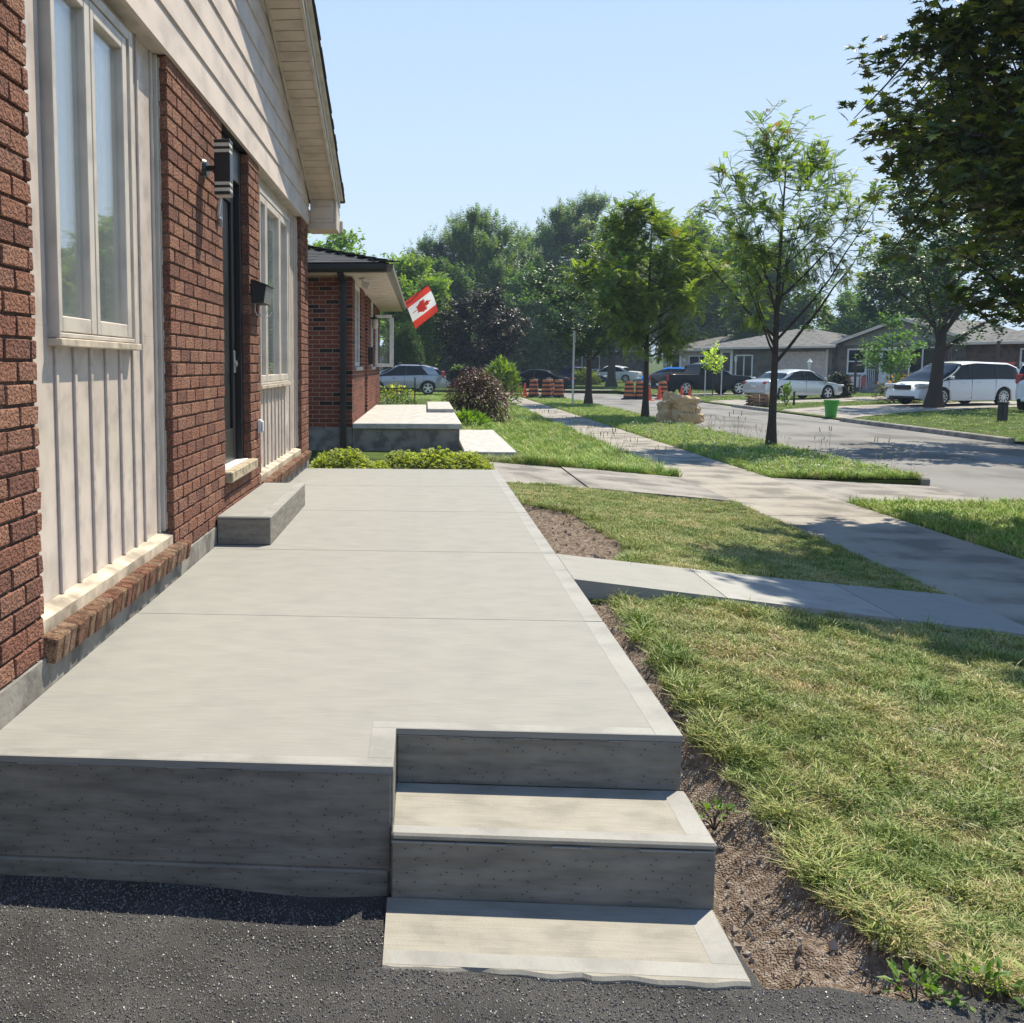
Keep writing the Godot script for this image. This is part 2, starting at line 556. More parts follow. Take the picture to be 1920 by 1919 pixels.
# ------------------------------------------------------------------ main
func _ready() -> void:
	rng.seed = 20240611
	# camera: level house lines meet at (797, 687) of the 1920 px picture; focal length 1923 px, axis at (650, 890)
	var cam := Camera3D.new()
	cam.name = "camera"
	cam.projection = Camera3D.PROJECTION_FRUSTUM
	cam.near = 0.05
	cam.far = 900.0
	cam.size = 0.05 * 1919.0 / 1923.0
	cam.frustum_offset = Vector2(0.05 * (960.0 - 650.0) / 1923.0, -0.05 * (959.5 - 890.0) / 1923.0)
	add_child(cam)
	cam.position = Vector3(0, 1.6, 0)
	cam.rotation = Vector3(deg_to_rad(-6.026), deg_to_rad(4.347), 0)
	cam.current = true

	var env := Environment.new()
	env.background_mode = Environment.BG_SKY
	var sky := Sky.new()
	var sm := ProceduralSkyMaterial.new()
	sm.sky_top_color = lin(0.05, 0.205, 0.53)
	sm.sky_horizon_color = lin(0.475, 0.575, 0.67)
	sm.sky_curve = 0.55
	sm.ground_horizon_color = lin(0.35, 0.36, 0.33)
	sm.ground_bottom_color = lin(0.16, 0.16, 0.13)
	sm.sun_angle_max = 8.0
	sky.sky_material = sm
	env.sky = sky
	env.tonemap_mode = Environment.TONE_MAPPER_LINEAR
	env.tonemap_exposure = 1.68
	env.fog_enabled = true
	env.fog_density = 0.0006
	env.fog_light_color = Color(0.78, 0.86, 0.95)
	env.ssao_enabled = true
	env.ssil_enabled = true
	env.sdfgi_enabled = true
	var we := WorldEnvironment.new()
	we.name = "environment"
	we.environment = env
	add_child(we)

	var sun := DirectionalLight3D.new()
	sun.name = "sun"
	sun.light_energy = 1.6
	sun.light_color = Color(1.0, 0.96, 0.87)
	sun.light_angular_distance = 0.5
	sun.shadow_enabled = true
	add_child(sun)
	sun.look_at_from_position(Vector3(0.39, 1.0, -0.48) * 50.0, Vector3.ZERO, Vector3.UP)

	make_materials()
	print("materials")
	build_ground()
	build_patio()
	print("patio")
	build_house()
	print("house")
	build_neighbour()
	print("neighbour")
	build_far_side()
	print("far side")
	build_vehicles()
	print("vehicles")
	build_street_things()
	print("street things")
	build_trees()
	print("trees")
	build_plants()
	build_grass()
	print("grass")


# ------------------------------------------------------------------ terrain
func smooth(a: float, b: float, x: float) -> float:
	var t := clampf((x - a) / (b - a), 0.0, 1.0)
	return t * t * (3.0 - 2.0 * t)


var hill := FastNoiseLite.new()


# height of the front lawns between the house and the pavement
func lawn_h(x: float, z: float) -> float:
	var side := lerpf(0.02, 0.30, smooth(-2.6, -5.2, z))
	side = lerpf(side, 0.20, smooth(-9.0, -13.0, z))
	side = lerpf(side, 0.10, smooth(-25.0, -60.0, z))
	var h := lerpf(side, 0.005, smooth(0.9, 3.6, x))
	var wz := walk_z(x)                      # the lawn is graded up to the walk
	var dist := maxf(0.0, maxf(z - wz.x, wz.y - z))
	h = lerpf(h, walk_h(x) - 0.03, smooth(1.35, 1.8, x) * smooth(1.3, 0.05, dist))
	return h + hill.get_noise_2d(x * 60.0, z * 60.0) * 0.012


func drive_h(x: float, z: float) -> float:      # asphalt, laid up against the steps
	return 0.031 + 0.010 * smooth(-0.6, -1.3, x) - 0.026 * smooth(0.5, 0.0, absf(x + 0.25)) * smooth(-2.6, -2.9, z) + 0.003 * hill.get_noise_2d(x * 200.0, z * 200.0) - 0.03 * smooth(1.0, 1.8, x) + 0.010 * smooth(0.4, -0.1, x) * smooth(-2.3, -2.5, z) * smooth(-0.35, -0.1, x)


# the trodden-out strip of bare soil beside the patio: grass begins at this x
func grass_edge(z: float) -> float:
	var pts := [[-2.0, 1.80], [-2.5, 1.66], [-2.58, 1.50], [-2.66, 1.36], [-2.80, 1.28], [-3.0, 1.19], [-3.4, 1.17], [-3.75, 1.12], [-4.3, 1.08], [-5.1, 1.04], [-5.75, 1.08], [-6.2, 1.16], [-7.1, 1.40], [-7.7, 1.52], [-8.4, 1.42], [-9.3, 1.30], [-9.75, 0.95], [-10.2, 0.80], [-60.0, 0.80]]
	for i in pts.size() - 1:
		if z <= pts[i][0] and z > pts[i + 1][0]:
			var t: float = (z - pts[i][0]) / (pts[i + 1][0] - pts[i][0])
			return lerpf(pts[i][1], pts[i + 1][1], t) + hill.get_noise_2d(z * 420.0, 7.0) * 0.07
	return 1.75


# walk from the patio to the pavement: top height and z limits at x
func walk_h(x: float) -> float:
	return lerpf(0.417, 0.026, clampf((x - 0.835) / 2.83, 0.0, 1.0))


func walk_z(x: float) -> Vector2:      # near, far
	var t := clampf((x - 0.835) / 2.83, 0.0, 1.0)
	var c := -0.62 * t + 0.05 * sin(t * PI)
	return Vector2(-5.72 - 0.42 * t * 1.0, -6.50 + c - 0.14 * t)


func far_h(x: float, z: float) -> float:      # beyond the road
	var h := -0.06 + 0.12 * smooth(14.0, 28.0, x)
	h += 0.012 * maxf(0.0, -72.0 - z)
	return h


const ROAD_L := 7.2
const ROAD_R := 12.95
const WALK_L := 3.66
const WALK_R := 4.95


func build_ground() -> void:
	hill.seed = 5
	hill.frequency = 0.01
	hill.fractal_octaves = 4
	# one sheet to the horizon
	var g := MB.new()
	g.grid(40, 40, func(i, j):
		var x: float = (i - 20) * 20.0
		var z: float = 60.0 - j * 16.0
		return Vector3(x, -0.26 + (0.012 * maxf(0.0, -80.0 - z) if z < -80.0 else 0.0), z))
	struct("ground", g, M.turf)

	# asphalt driveway in front of the steps
	var a := MB.new()
	a.grid(90, 50, func(i, j):
		var x: float = -1.5 + 5.2 * i / 90.0
		var far: float = -3.2 if x < 0.86 else -2.53 + 0.05 * hill.get_noise_2d(x * 300.0, 3.0)
		var z: float = lerpf(3.0, far, j / 50.0)
		return Vector3(x, drive_h(x, z), z))
	var drive := struct("driveway", a, M.asphalt)
	# loose and exposed stone chips of the asphalt
	var cm := MB.new()
	chip(cm, 1.0, 3)
	var cmesh := cm.mesh()
	var xf := []
	var cols := PackedColorArray()
	for i in 46000:
		var z := -1.75 - 1.25 * rng.randf()
		var x := -1.40 + 3.2 * rng.randf()
		if z < -2.52 and x > -0.1:
			continue
		if z < -2.93:
			continue
		var s := rng.randf_range(0.0018, 0.0052)
		xf.append(Transform3D(Basis.from_euler(Vector3(rng.randf() * TAU, rng.randf() * TAU, rng.randf() * TAU)).scaled_local(Vector3(s, s * 0.6, s)), Vector3(x, drive_h(x, z) + 0.001, z)))
		var k := rng.randf_range(0.07, 0.19)
		if rng.randf() < 0.03:
			k = rng.randf_range(0.15, 0.27)
		cols.append(Color(k, k * 0.96, k * 0.97))
	var chips := many("stone_chips", cmesh, M.chip, xf, cols, drive)
	chips.set_meta("kind", "stuff")

	# soil strip and lawn from one height field
	var nx := 74
	var nz := 246
	var hf := func(i, j):
		var x: float = 0.78 + (WALK_L - 0.78) * i / nx
		var z: float = -2.15 - 10.1 * j / nz
		var h := lawn_h(x, z)
		var e := grass_edge(z) - x          # > 0 in the soil
		if e > 0.0:
			var near := smooth(-5.0, -3.2, z)
			h -= (0.03 + 0.035 * near) * smooth(0.0, 0.12, e)
			h += 0.028 * hill.get_noise_2d(x * 700.0, z * 700.0) + 0.008 * hill.get_noise_2d(x * 1700.0 + 50.0, z * 1700.0)
			h -= 0.07 * near * smooth(0.16, 0.0, absf(x - 0.93)) * smooth(-2.5, -2.75, z)     # trench along the steps
		h = minf(h, 0.40)
		if z > -2.56:
			h = lerpf(h, -0.005, smooth(-2.62, -2.50, z))
		var wz := walk_z(x)
		if z < wz.x + 0.03 and z > wz.y - 0.03:
			h = minf(h, walk_h(x) - 0.05)
		return Vector3(x, h, z)
	var is_soil := func(i, j):
		var x: float = 0.78 + (WALK_L - 0.78) * (i + 0.5) / nx
		var z: float = -2.15 - 10.1 * (j + 0.5) / nz
		return x < grass_edge(z)
	var so := MB.new()
	so.grid(nx, nz, hf, is_soil)
	var soil := struct("soil", so, M.soil)
	var la := MB.new()
	la.grid(nx, nz, hf, func(i, j): return not is_soil.call(i, j))
	struct("lawn", la, M.thatch)
	# clods and pebbles on the soil
	var ro := MB.new()
	chip(ro, 1.0, 5)
	xf = []
	cols = PackedColorArray()
	for i in 3600:
		var z := -2.54 - 7.2 * pow(rng.randf(), 1.7)
		var x := rng.randf_range(0.84, grass_edge(z) + 0.05)
		if z < -5.75 and z > -6.75:
			continue
		var i2: float = (x - 0.78) / (WALK_L - 0.78) * nx
		var j2: float = (-2.15 - z) / 10.1 * nz
		var p: Vector3 = hf.call(i2, j2)
		var s := 0.002 + 0.012 * pow(rng.randf(), 4.0)
		if rng.randf() < 0.012:
			s = rng.randf_range(0.012, 0.026)
		xf.append(Transform3D(Basis.from_euler(Vector3(rng.randf() * TAU, rng.randf() * TAU, rng.randf() * TAU)).scaled_local(Vector3(s, s * 0.8, s * 1.05)), p + Vector3.UP * s * 0.3))
		var k := rng.randf_range(0.6, 1.25)
		if rng.randf() < 0.16:
			cols.append(Color(0.36 * k, 0.32 * k, 0.28 * k))
		else:
			cols.append(Color(0.28 * k, 0.235 * k, 0.20 * k))
	many("clods", ro.mesh(), M.clod, xf, cols, soil).set_meta("kind", "stuff")

	# lawns further along: beyond the old concrete drive and behind the houses
	var lb := MB.new()
	lb.grid(30, 110, func(i, j):
		var x: float = -16.0 + (WALK_L + 16.0) * i / 30.0
		var z: float = -14.9 - 57.0 * j / 110.0
		return Vector3(x, lawn_h(x, z) if x > 0.0 else lawn_h(0.5, z), z))
	struct("lawn", lb, M.turf)
	var gap := MB.new()     # ground between the two houses, behind the patio
	gap.grid(12, 6, func(i, j):
		return Vector3(-16.0 + 16.8 * i / 12.0, 0.17, -12.1 - 3.0 * j / 6.0))
	struct("planting_bed", gap, M.soil)

	# boulevard strips between pavement and road
	for zz in [[3.0, -12.45], [-15.1, -60.0]]:
		var bl := MB.new()
		bl.grid(8, 40, func(i, j):
			var x: float = WALK_R + (ROAD_L - 0.15 - WALK_R) * i / 8.0
			var z: float = lerpf(zz[0], zz[1], j / 40.0)
			return Vector3(x, 0.0 + 0.02 * sin(PI * i / 8.0) + hill.get_noise_2d(x * 60.0, z * 60.0) * 0.012, z))
		bl.span(Vector3(WALK_R + 0.003, -0.3, zz[1]), Vector3(ROAD_L - 0.151, -0.012, zz[0]))
		struct("boulevard", bl, M.turf)

	# pavement: slabs with open joints
	var pv := struct_root("pavement")
	var zc := 4.0
	var k := 0
	while zc > -60.0:
		var l := 1.52
		var s := MB.new()
		s.box(Vector3(0, 0, 0), Vector3(WALK_R - WALK_L, 0.12, l - 0.012), 0.008)
		var o := part("slab", s, M.sidewalk, pv, Vector3((WALK_L + WALK_R) * 0.5, -0.048 + rng.randf_range(-0.003, 0.003), zc - l * 0.5))
		o.rotation = Vector3(rng.randf_range(-0.002, 0.002), 0, rng.randf_range(-0.003, 0.003))
		zc -= l
		k += 1
	var under := MB.new()
	under.span(Vector3(WALK_L + 0.01, -0.12, -60.0), Vector3(WALK_R - 0.01, -0.012, 4.0))
	part("joint_fill", under, M.soil, pv)

	# old concrete drive across the lawn, and its apron
	var od := struct_root("old_drive")
	for q in [[0.836, 1.958], [1.97, 3.655]]:
		var s := MB.new()
		var x0: float = q[0]
		var x1: float = q[1]
		s.prism(PackedVector2Array([Vector2(x0, lawn_h(x0, -13.5) - 0.2), Vector2(x1, -0.2), Vector2(x1, lawn_h(x1, -13.5) + 0.015), Vector2(x0, lawn_h(x0, -13.5) + 0.03)]), Vector3(0, 0, -12.35), Vector3.RIGHT, Vector3.UP, Vector3(0, 0, -2.6))
		part("slab", s, M.old_concrete, od)
	var ap := MB.new()
	ap.prism(PackedVector2Array([Vector2(WALK_R + 0.005, -0.25), Vector2(ROAD_L, -0.25), Vector2(ROAD_L, -0.095), Vector2(WALK_R + 0.005, 0.004)]), Vector3(0, 0, -12.45), Vector3.RIGHT, Vector3.UP, Vector3(0, 0, -2.65))
	part("apron", ap, M.old_concrete, od)

	# road: straight, then bending left beyond the works
	var rd := MB.new()
	rd.grid(12, 120, func(i, j):
		var t: float = j / 120.0
		var across: float = lerpf(ROAD_L - 0.1, ROAD_R + 0.16, i / 12.0)
		var crown: float = 0.05 * sin(PI * i / 12.0)
		if t < 0.7:
			return Vector3(across, -0.12 + crown, lerpf(8.0, -58.0, t / 0.7))
		var r: float = across - 0.2
		var ang: float = (t - 0.7) / 0.2 * PI * 0.5
		if t < 0.9:
			return Vector3(0.2 + r * cos(ang), -0.12 + crown, -58.0 - r * sin(ang))
		return Vector3(0.2 - (t - 0.9) * 400.0, -0.12 + crown, -58.0 - r))
	struct("road", rd, M.road)
	# kerbs
	for side in [0, 1]:
		var kb := MB.new()
		var x: float = ROAD_L if side == 0 else ROAD_R
		var runs := [[3.0, -12.45], [-15.1, -58.0]] if side == 0 else [[6.0, -20.3], [-23.8, -33.2], [-39.6, -44.6], [-49.6, -57.6]]
		for r in runs:
			var z0: float = r[0]
			while z0 > r[1]:
				var l := minf(3.0, z0 - r[1])
				kb.box(Vector3(x + (0.075 if side else -0.075), -0.10, z0 - l * 0.5), Vector3(0.15, 0.22, l - 0.01), 0.02)
				z0 -= l
		struct("kerb", kb, M.kerb)


# small angular stone
func chip(mb: MB, r: float, sd: int) -> void:
	var g := RandomNumberGenerator.new()
	g.seed = sd
	var p := []
	for q in [Vector3(1, 0, 0), Vector3(-1, 0, 0), Vector3(0, 1, 0), Vector3(0, -1, 0), Vector3(0, 0, 1), Vector3(0, 0, -1)]:
		p.append((q + Vector3(g.randf_range(-0.3, 0.3), g.randf_range(-0.3, 0.3), g.randf_range(-0.3, 0.3))) * r * g.randf_range(0.75, 1.15))
	for f in [[0, 2, 4], [0, 4, 3], [0, 3, 5], [0, 5, 2], [1, 4, 2], [1, 3, 4], [1, 5, 3], [1, 2, 5]]:
		mb.tri(p[f[0]], p[f[1]], p[f[2]], p[f[0]] + p[f[1]] + p[f[2]])


# ------------------------------------------------------------------ patio, walk and steps
func rough_block(mb: MB, a: Vector3, b: Vector3, bev: float) -> void:
	mb.span(a, b, bev)


func build_patio() -> void:
	var hp := 0.42
	var p := struct_root("patio")
	var xl := -1.372
	var xr := 0.835
	# base with the formed outer faces
	var base := MB.new()
	base.span(Vector3(xl, -0.25, -11.78), Vector3(xr - 0.004, hp - 0.0215, -3.262))
	base.span(Vector3(xl, -0.25, -3.262), Vector3(-0.089, hp - 0.0215, -2.936))
	part("base", base, M.formed_shaded, p)
	# top slabs with saw cuts between; outer edges rounded by an edging tool
	var cuts := [-2.93, -4.74, -6.50, -8.33, -10.10, -11.80]
	for i in cuts.size() - 1:
		var z1: float = cuts[i] - (0.0025 if i else 0.0)
		var z0: float = cuts[i + 1] + 0.0025
		var s := MB.new()
		if i == 0:
			# L-shaped first slab: notch for the steps
			s.prism(PackedVector2Array([Vector2(xl, z0), Vector2(xr, z0), Vector2(xr, -3.256), Vector2(-0.085, -3.256), Vector2(-0.085, z1), Vector2(xl, z1)]), Vector3(0, hp - 0.02, 0), Vector3.RIGHT, Vector3.BACK, Vector3(0, 0.02, 0))
		else:
			s.span(Vector3(xl, hp - 0.02, z0), Vector3(xr, hp, z1), 0.004)
		part("slab", s, M.broom, p)
		var e := MB.new()            # trowelled margin along the free edge
		e.span(Vector3(xr - 0.085, hp - 0.015, z0 + 0.004), Vector3(xr - 0.001, hp + 0.0006, (z1 if i else -3.256) - 0.003))
		part("edge_band", e, M.trowel, p)
	var fb := MB.new()
	fb.span(Vector3(xl + 0.004, hp - 0.015, -2.995), Vector3(-0.09, hp + 0.0007, -2.934), 0.002)
	part("edge_band", fb, M.trowel, p)
	fb = MB.new()
	fb.span(Vector3(-0.165, hp - 0.015, -3.256), Vector3(-0.089, hp + 0.0009, -2.995), 0.002)
	part("edge_band", fb, M.trowel, p)
	fb = MB.new()
	fb.span(Vector3(-0.165, hp - 0.015, -3.322), Vector3(xr - 0.086, hp + 0.0007, -3.26), 0.002)
	part("edge_band", fb, M.trowel, p)
	# formed front faces: two pours with a ledge between them and a ragged lip under the edge
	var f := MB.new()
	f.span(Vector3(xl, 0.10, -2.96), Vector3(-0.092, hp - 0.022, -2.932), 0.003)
	part("front_face", f, M.formed_shaded, p)
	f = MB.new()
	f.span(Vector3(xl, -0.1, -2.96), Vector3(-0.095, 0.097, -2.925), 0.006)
	part("front_face", f, M.formed_shaded, p)
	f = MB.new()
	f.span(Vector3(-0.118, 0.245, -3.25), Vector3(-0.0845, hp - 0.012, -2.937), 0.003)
	part("side_face", f, M.formed_shaded, p)
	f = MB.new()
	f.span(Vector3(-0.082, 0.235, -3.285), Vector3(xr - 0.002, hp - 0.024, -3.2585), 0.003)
	part("front_face", f, M.formed_shaded, p)
	# thin broken lip of cement under the edges
	for q in [[xl, -0.092, hp - 0.021, -2.930], [-0.08, xr - 0.004, hp - 0.023, -3.2565]]:
		var lip := MB.new()
		var x: float = q[0]
		while x < q[1]:
			var l := rng.randf_range(0.03, 0.14)
			if rng.randf() < 0.8:
				lip.span(Vector3(x, q[2] - rng.randf_range(0.0005, 0.003), q[3] - 0.01), Vector3(minf(x + l, q[1]), q[2] + 0.001, q[3] + rng.randf_range(0.001, 0.004)))
			x += l + 0.004
		var lo := part("cement_lip", lip, M.trowel, p)
		lo.set_meta("kind", "stuff")

	# the steps
	var st := thing("concrete_steps", "fresh concrete steps leading from the asphalt driveway up to the patio", "steps", Vector3(0.372, 0.0, -2.88))
	var x0 := -0.087 - 0.372
	var x1 := 0.845 - 0.372
	var b := MB.new()
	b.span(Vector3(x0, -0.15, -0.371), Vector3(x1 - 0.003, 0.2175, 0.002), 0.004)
	part("riser", b, M.formed_shaded, st)
	b = MB.new()
	b.span(Vector3(x0, 0.2195, -0.371), Vector3(x1, 0.24, 0.004), 0.006)
	part("tread", b, M.step_top, st)
	b = MB.new()
	b.span(Vector3(x0 + 0.004, 0.225, -0.052), Vector3(x1 - 0.006, 0.2406, -0.003))
	b.span(Vector3(x1 - 0.075, 0.225, -0.365), Vector3(x1 - 0.006, 0.2406, -0.0525))
	part("edge_band", b, M.trowel, st)
	var lp := MB.new()
	var xx := x0
	while xx < x1 - 0.01:
		var l := rng.randf_range(0.03, 0.15)
		if rng.randf() < 0.8:
			lp.span(Vector3(xx, 0.213, -0.01), Vector3(minf(xx + l, x1 - 0.006), 0.2175, 0.004 + rng.randf_range(0.001, 0.004)))
		xx += l + 0.004
	part("cement_lip", lp, M.trowel, st).set_meta("kind", "stuff")
	# bottom slab, its front lip slightly wavy where the asphalt meets it
	var s2 := MB.new()
	var nn := 40
	var front := func(k): return 0.358 + 0.006 * sin(k * 0.42) + 0.004 * sin(k * 1.1) + (0.010 if k > 22 else 0.0)
	for k in nn:
		var xa := lerpf(x0 - 0.012, x1 - 0.008, float(k) / nn)
		var xb := lerpf(x0 - 0.012, x1 - 0.008, float(k + 1) / nn)
		var fa: float = front.call(k)
		var fz: float = front.call(k + 1)
		s2.quad(Vector3(xa, 0.045, 0.008), Vector3(xb, 0.045, 0.008), Vector3(xb, 0.045, fz - 0.008), Vector3(xa, 0.045, fa - 0.008), Vector3.UP)
		s2.quad(Vector3(xa, 0.045, fa - 0.008), Vector3(xb, 0.045, fz - 0.008), Vector3(xb, 0.037, fz), Vector3(xa, 0.037, fa), Vector3(0, 1, 1))
		s2.quad(Vector3(xa, 0.037, fa), Vector3(xb, 0.037, fz), Vector3(xb, -0.08, fz), Vector3(xa, -0.08, fa), Vector3(0, 0, 1))
	s2.quad(Vector3(x0 - 0.012, 0.045, 0.008), Vector3(x0 - 0.012, 0.045, front.call(0) - 0.008), Vector3(x0 - 0.012, -0.08, front.call(0)), Vector3(x0 - 0.012, -0.08, 0.008), Vector3(-1, 0, 0))
	s2.quad(Vector3(x1 - 0.008, 0.045, 0.008), Vector3(x1 - 0.008, 0.045, front.call(nn) - 0.008), Vector3(x1 - 0.008, -0.08, front.call(nn)), Vector3(x1 - 0.008, -0.08, 0.008), Vector3(1, 0, 0))
	part("bottom_slab", s2, M.step_top, st)
	b = MB.new()
	b.span(Vector3(x1 - 0.085, 0.02, 0.012), Vector3(x1 - 0.012, 0.0456, 0.28))
	b.span(Vector3(x0 - 0.006, 0.02, 0.281), Vector3(x1 - 0.012, 0.0456, 0.346))
	part("edge_band", b, M.trowel, st)

	# block step below the door
	var d := thing("door_step", "low fresh concrete block step in front of the black door", "step", Vector3(-1.19, hp, -7.64))
	b = MB.new()
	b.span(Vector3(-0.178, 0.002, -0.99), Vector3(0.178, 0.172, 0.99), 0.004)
	part("block", b, M.formed_shaded, d)
	b = MB.new()
	b.span(Vector3(-0.180, 0.173, -0.992), Vector3(0.180, 0.190, 0.992), 0.006)
	part("top", b, M.broom, d)
	b = MB.new()
	b.span(Vector3(0.105, 0.15, -0.98), Vector3(0.175, 0.1906, 0.98))
	b.span(Vector3(-0.175, 0.15, 0.915), Vector3(0.1045, 0.1906, 0.98))
	part("edge_band", b, M.trowel, d)

	# walk to the pavement: four slabs falling towards the road
	var w := struct_root("garden_walk")
	var xs := [0.8395, 1.72, 2.74, 3.655]
	for i in 3:
		var s := MB.new()
		var n2 := 8
		for k in n2:
			var xa := lerpf(xs[i], xs[i + 1] - 0.006, float(k) / n2)
			var xb := lerpf(xs[i], xs[i + 1] - 0.006, float(k + 1) / n2)
			var za := walk_z(xa)
			var zb := walk_z(xb)
			var ha := walk_h(xa)
			var hb := walk_h(xb)
			s.quad(Vector3(xa, ha, za.x), Vector3(xb, hb, zb.x), Vector3(xb, hb, zb.y), Vector3(xa, ha, za.y), Vector3.UP)
			s.quad(Vector3(xa, ha, za.x), Vector3(xb, hb, zb.x), Vector3(xb, hb - 0.3, zb.x), Vector3(xa, ha - 0.3, za.x), Vector3(0, 0, 1))
			s.quad(Vector3(xa, ha, za.y), Vector3(xb, hb, zb.y), Vector3(xb, hb - 0.3, zb.y), Vector3(xa, ha - 0.3, za.y), Vector3(0, 0, -1))
		for e in [0, 1]:
			var x: float = xs[i] if e == 0 else xs[i + 1] - 0.006
			var zz := walk_z(x)
			var h := walk_h(x)
			s.quad(Vector3(x, h, zz.x), Vector3(x, h, zz.y), Vector3(x, h - 0.3, zz.y), Vector3(x, h - 0.3, zz.x), Vector3(-1 if e == 0 else 1, 0, 0))
		part("slab", s, M.trowel if i == 1 else M.broom, w)


# ------------------------------------------------------------------ bricks
var brick_cache := {}


func brick_mesh(l: float, h: float, d: float, variant: int) -> ArrayMesh:
	var key := "%d_%d_%d_%d" % [roundi(l * 200.0), roundi(h * 1000.0), roundi(d * 1000.0), variant]
	if not brick_cache.has(key):
		var g := RandomNumberGenerator.new()
		g.seed = 1000 + variant * 77 + roundi(l * 200.0)
		var mb := MB.new()
		mb.box(Vector3.ZERO, Vector3(d, h, roundi(l * 200.0) / 200.0), 0.004)
		# uneven faces: move every corner a little
		var moved := {}
		for i in mb.v.size():
			var k := mb.v[i].snapped(Vector3.ONE * 0.0005)
			if not moved.has(k):
				moved[k] = Vector3(g.randf_range(-0.0025, 0.0025), g.randf_range(-0.002, 0.002), g.randf_range(-0.002, 0.002))
			mb.v[i] += moved[k]
		brick_cache[key] = mb.mesh()
	return brick_cache[key]


# courses of a running bond on a wall that faces +x; returns a list of [centre, length]
func bond(x_face: float, d: float, za: float, zb: float, y0: float, course: int, ch: float, module: float, joint: float, shift: float) -> Array:
	var res := []
	var y := y0 + (course + 0.5) * ch
	var z := za
	var first := module * (0.5 if course % 2 else 1.0) - shift
	var l := first
	while z > zb + 0.03:
		var e := maxf(z - l, zb)
		if e - zb < 0.04:
			e = zb
		var le := z - e - joint
		if e == zb:
			le += joint
		if le > 0.02:
			res.append([Vector3(x_face - d * 0.5, y, z - le * 0.5), le])
		z = e
		if e == zb:
			break
		l = module
	return res


func multi_mesh(list: Array) -> ArrayMesh:       # [MB, material] pairs to one mesh of several surfaces
	var am := ArrayMesh.new()
	for q in list:
		var mb: MB = q[0]
		if mb.v.is_empty():
			continue
		var one := mb.mesh()
		am.add_surface_from_arrays(Mesh.PRIMITIVE_TRIANGLES, one.surface_get_arrays(0))
		am.surface_set_material(am.get_surface_count() - 1, q[1])
	return am


func part_multi(called: String, am: ArrayMesh, parent: Node3D, at := Vector3.ZERO) -> MeshInstance3D:
	var o := MeshInstance3D.new()
	o.name = called
	o.mesh = am
	parent.add_child(o, true)
	o.position = at
	return o


const WX := -1.38       # brick face of the house
const PX_ := -1.455     # recessed panels


func rake_y(z: float) -> float:          # underside of the gable soffit
	return 3.54 + 0.33 * (z + 12.19) if z < -5.6 else 3.54 + 0.33 * (6.59) - 0.33 * (z + 5.6)


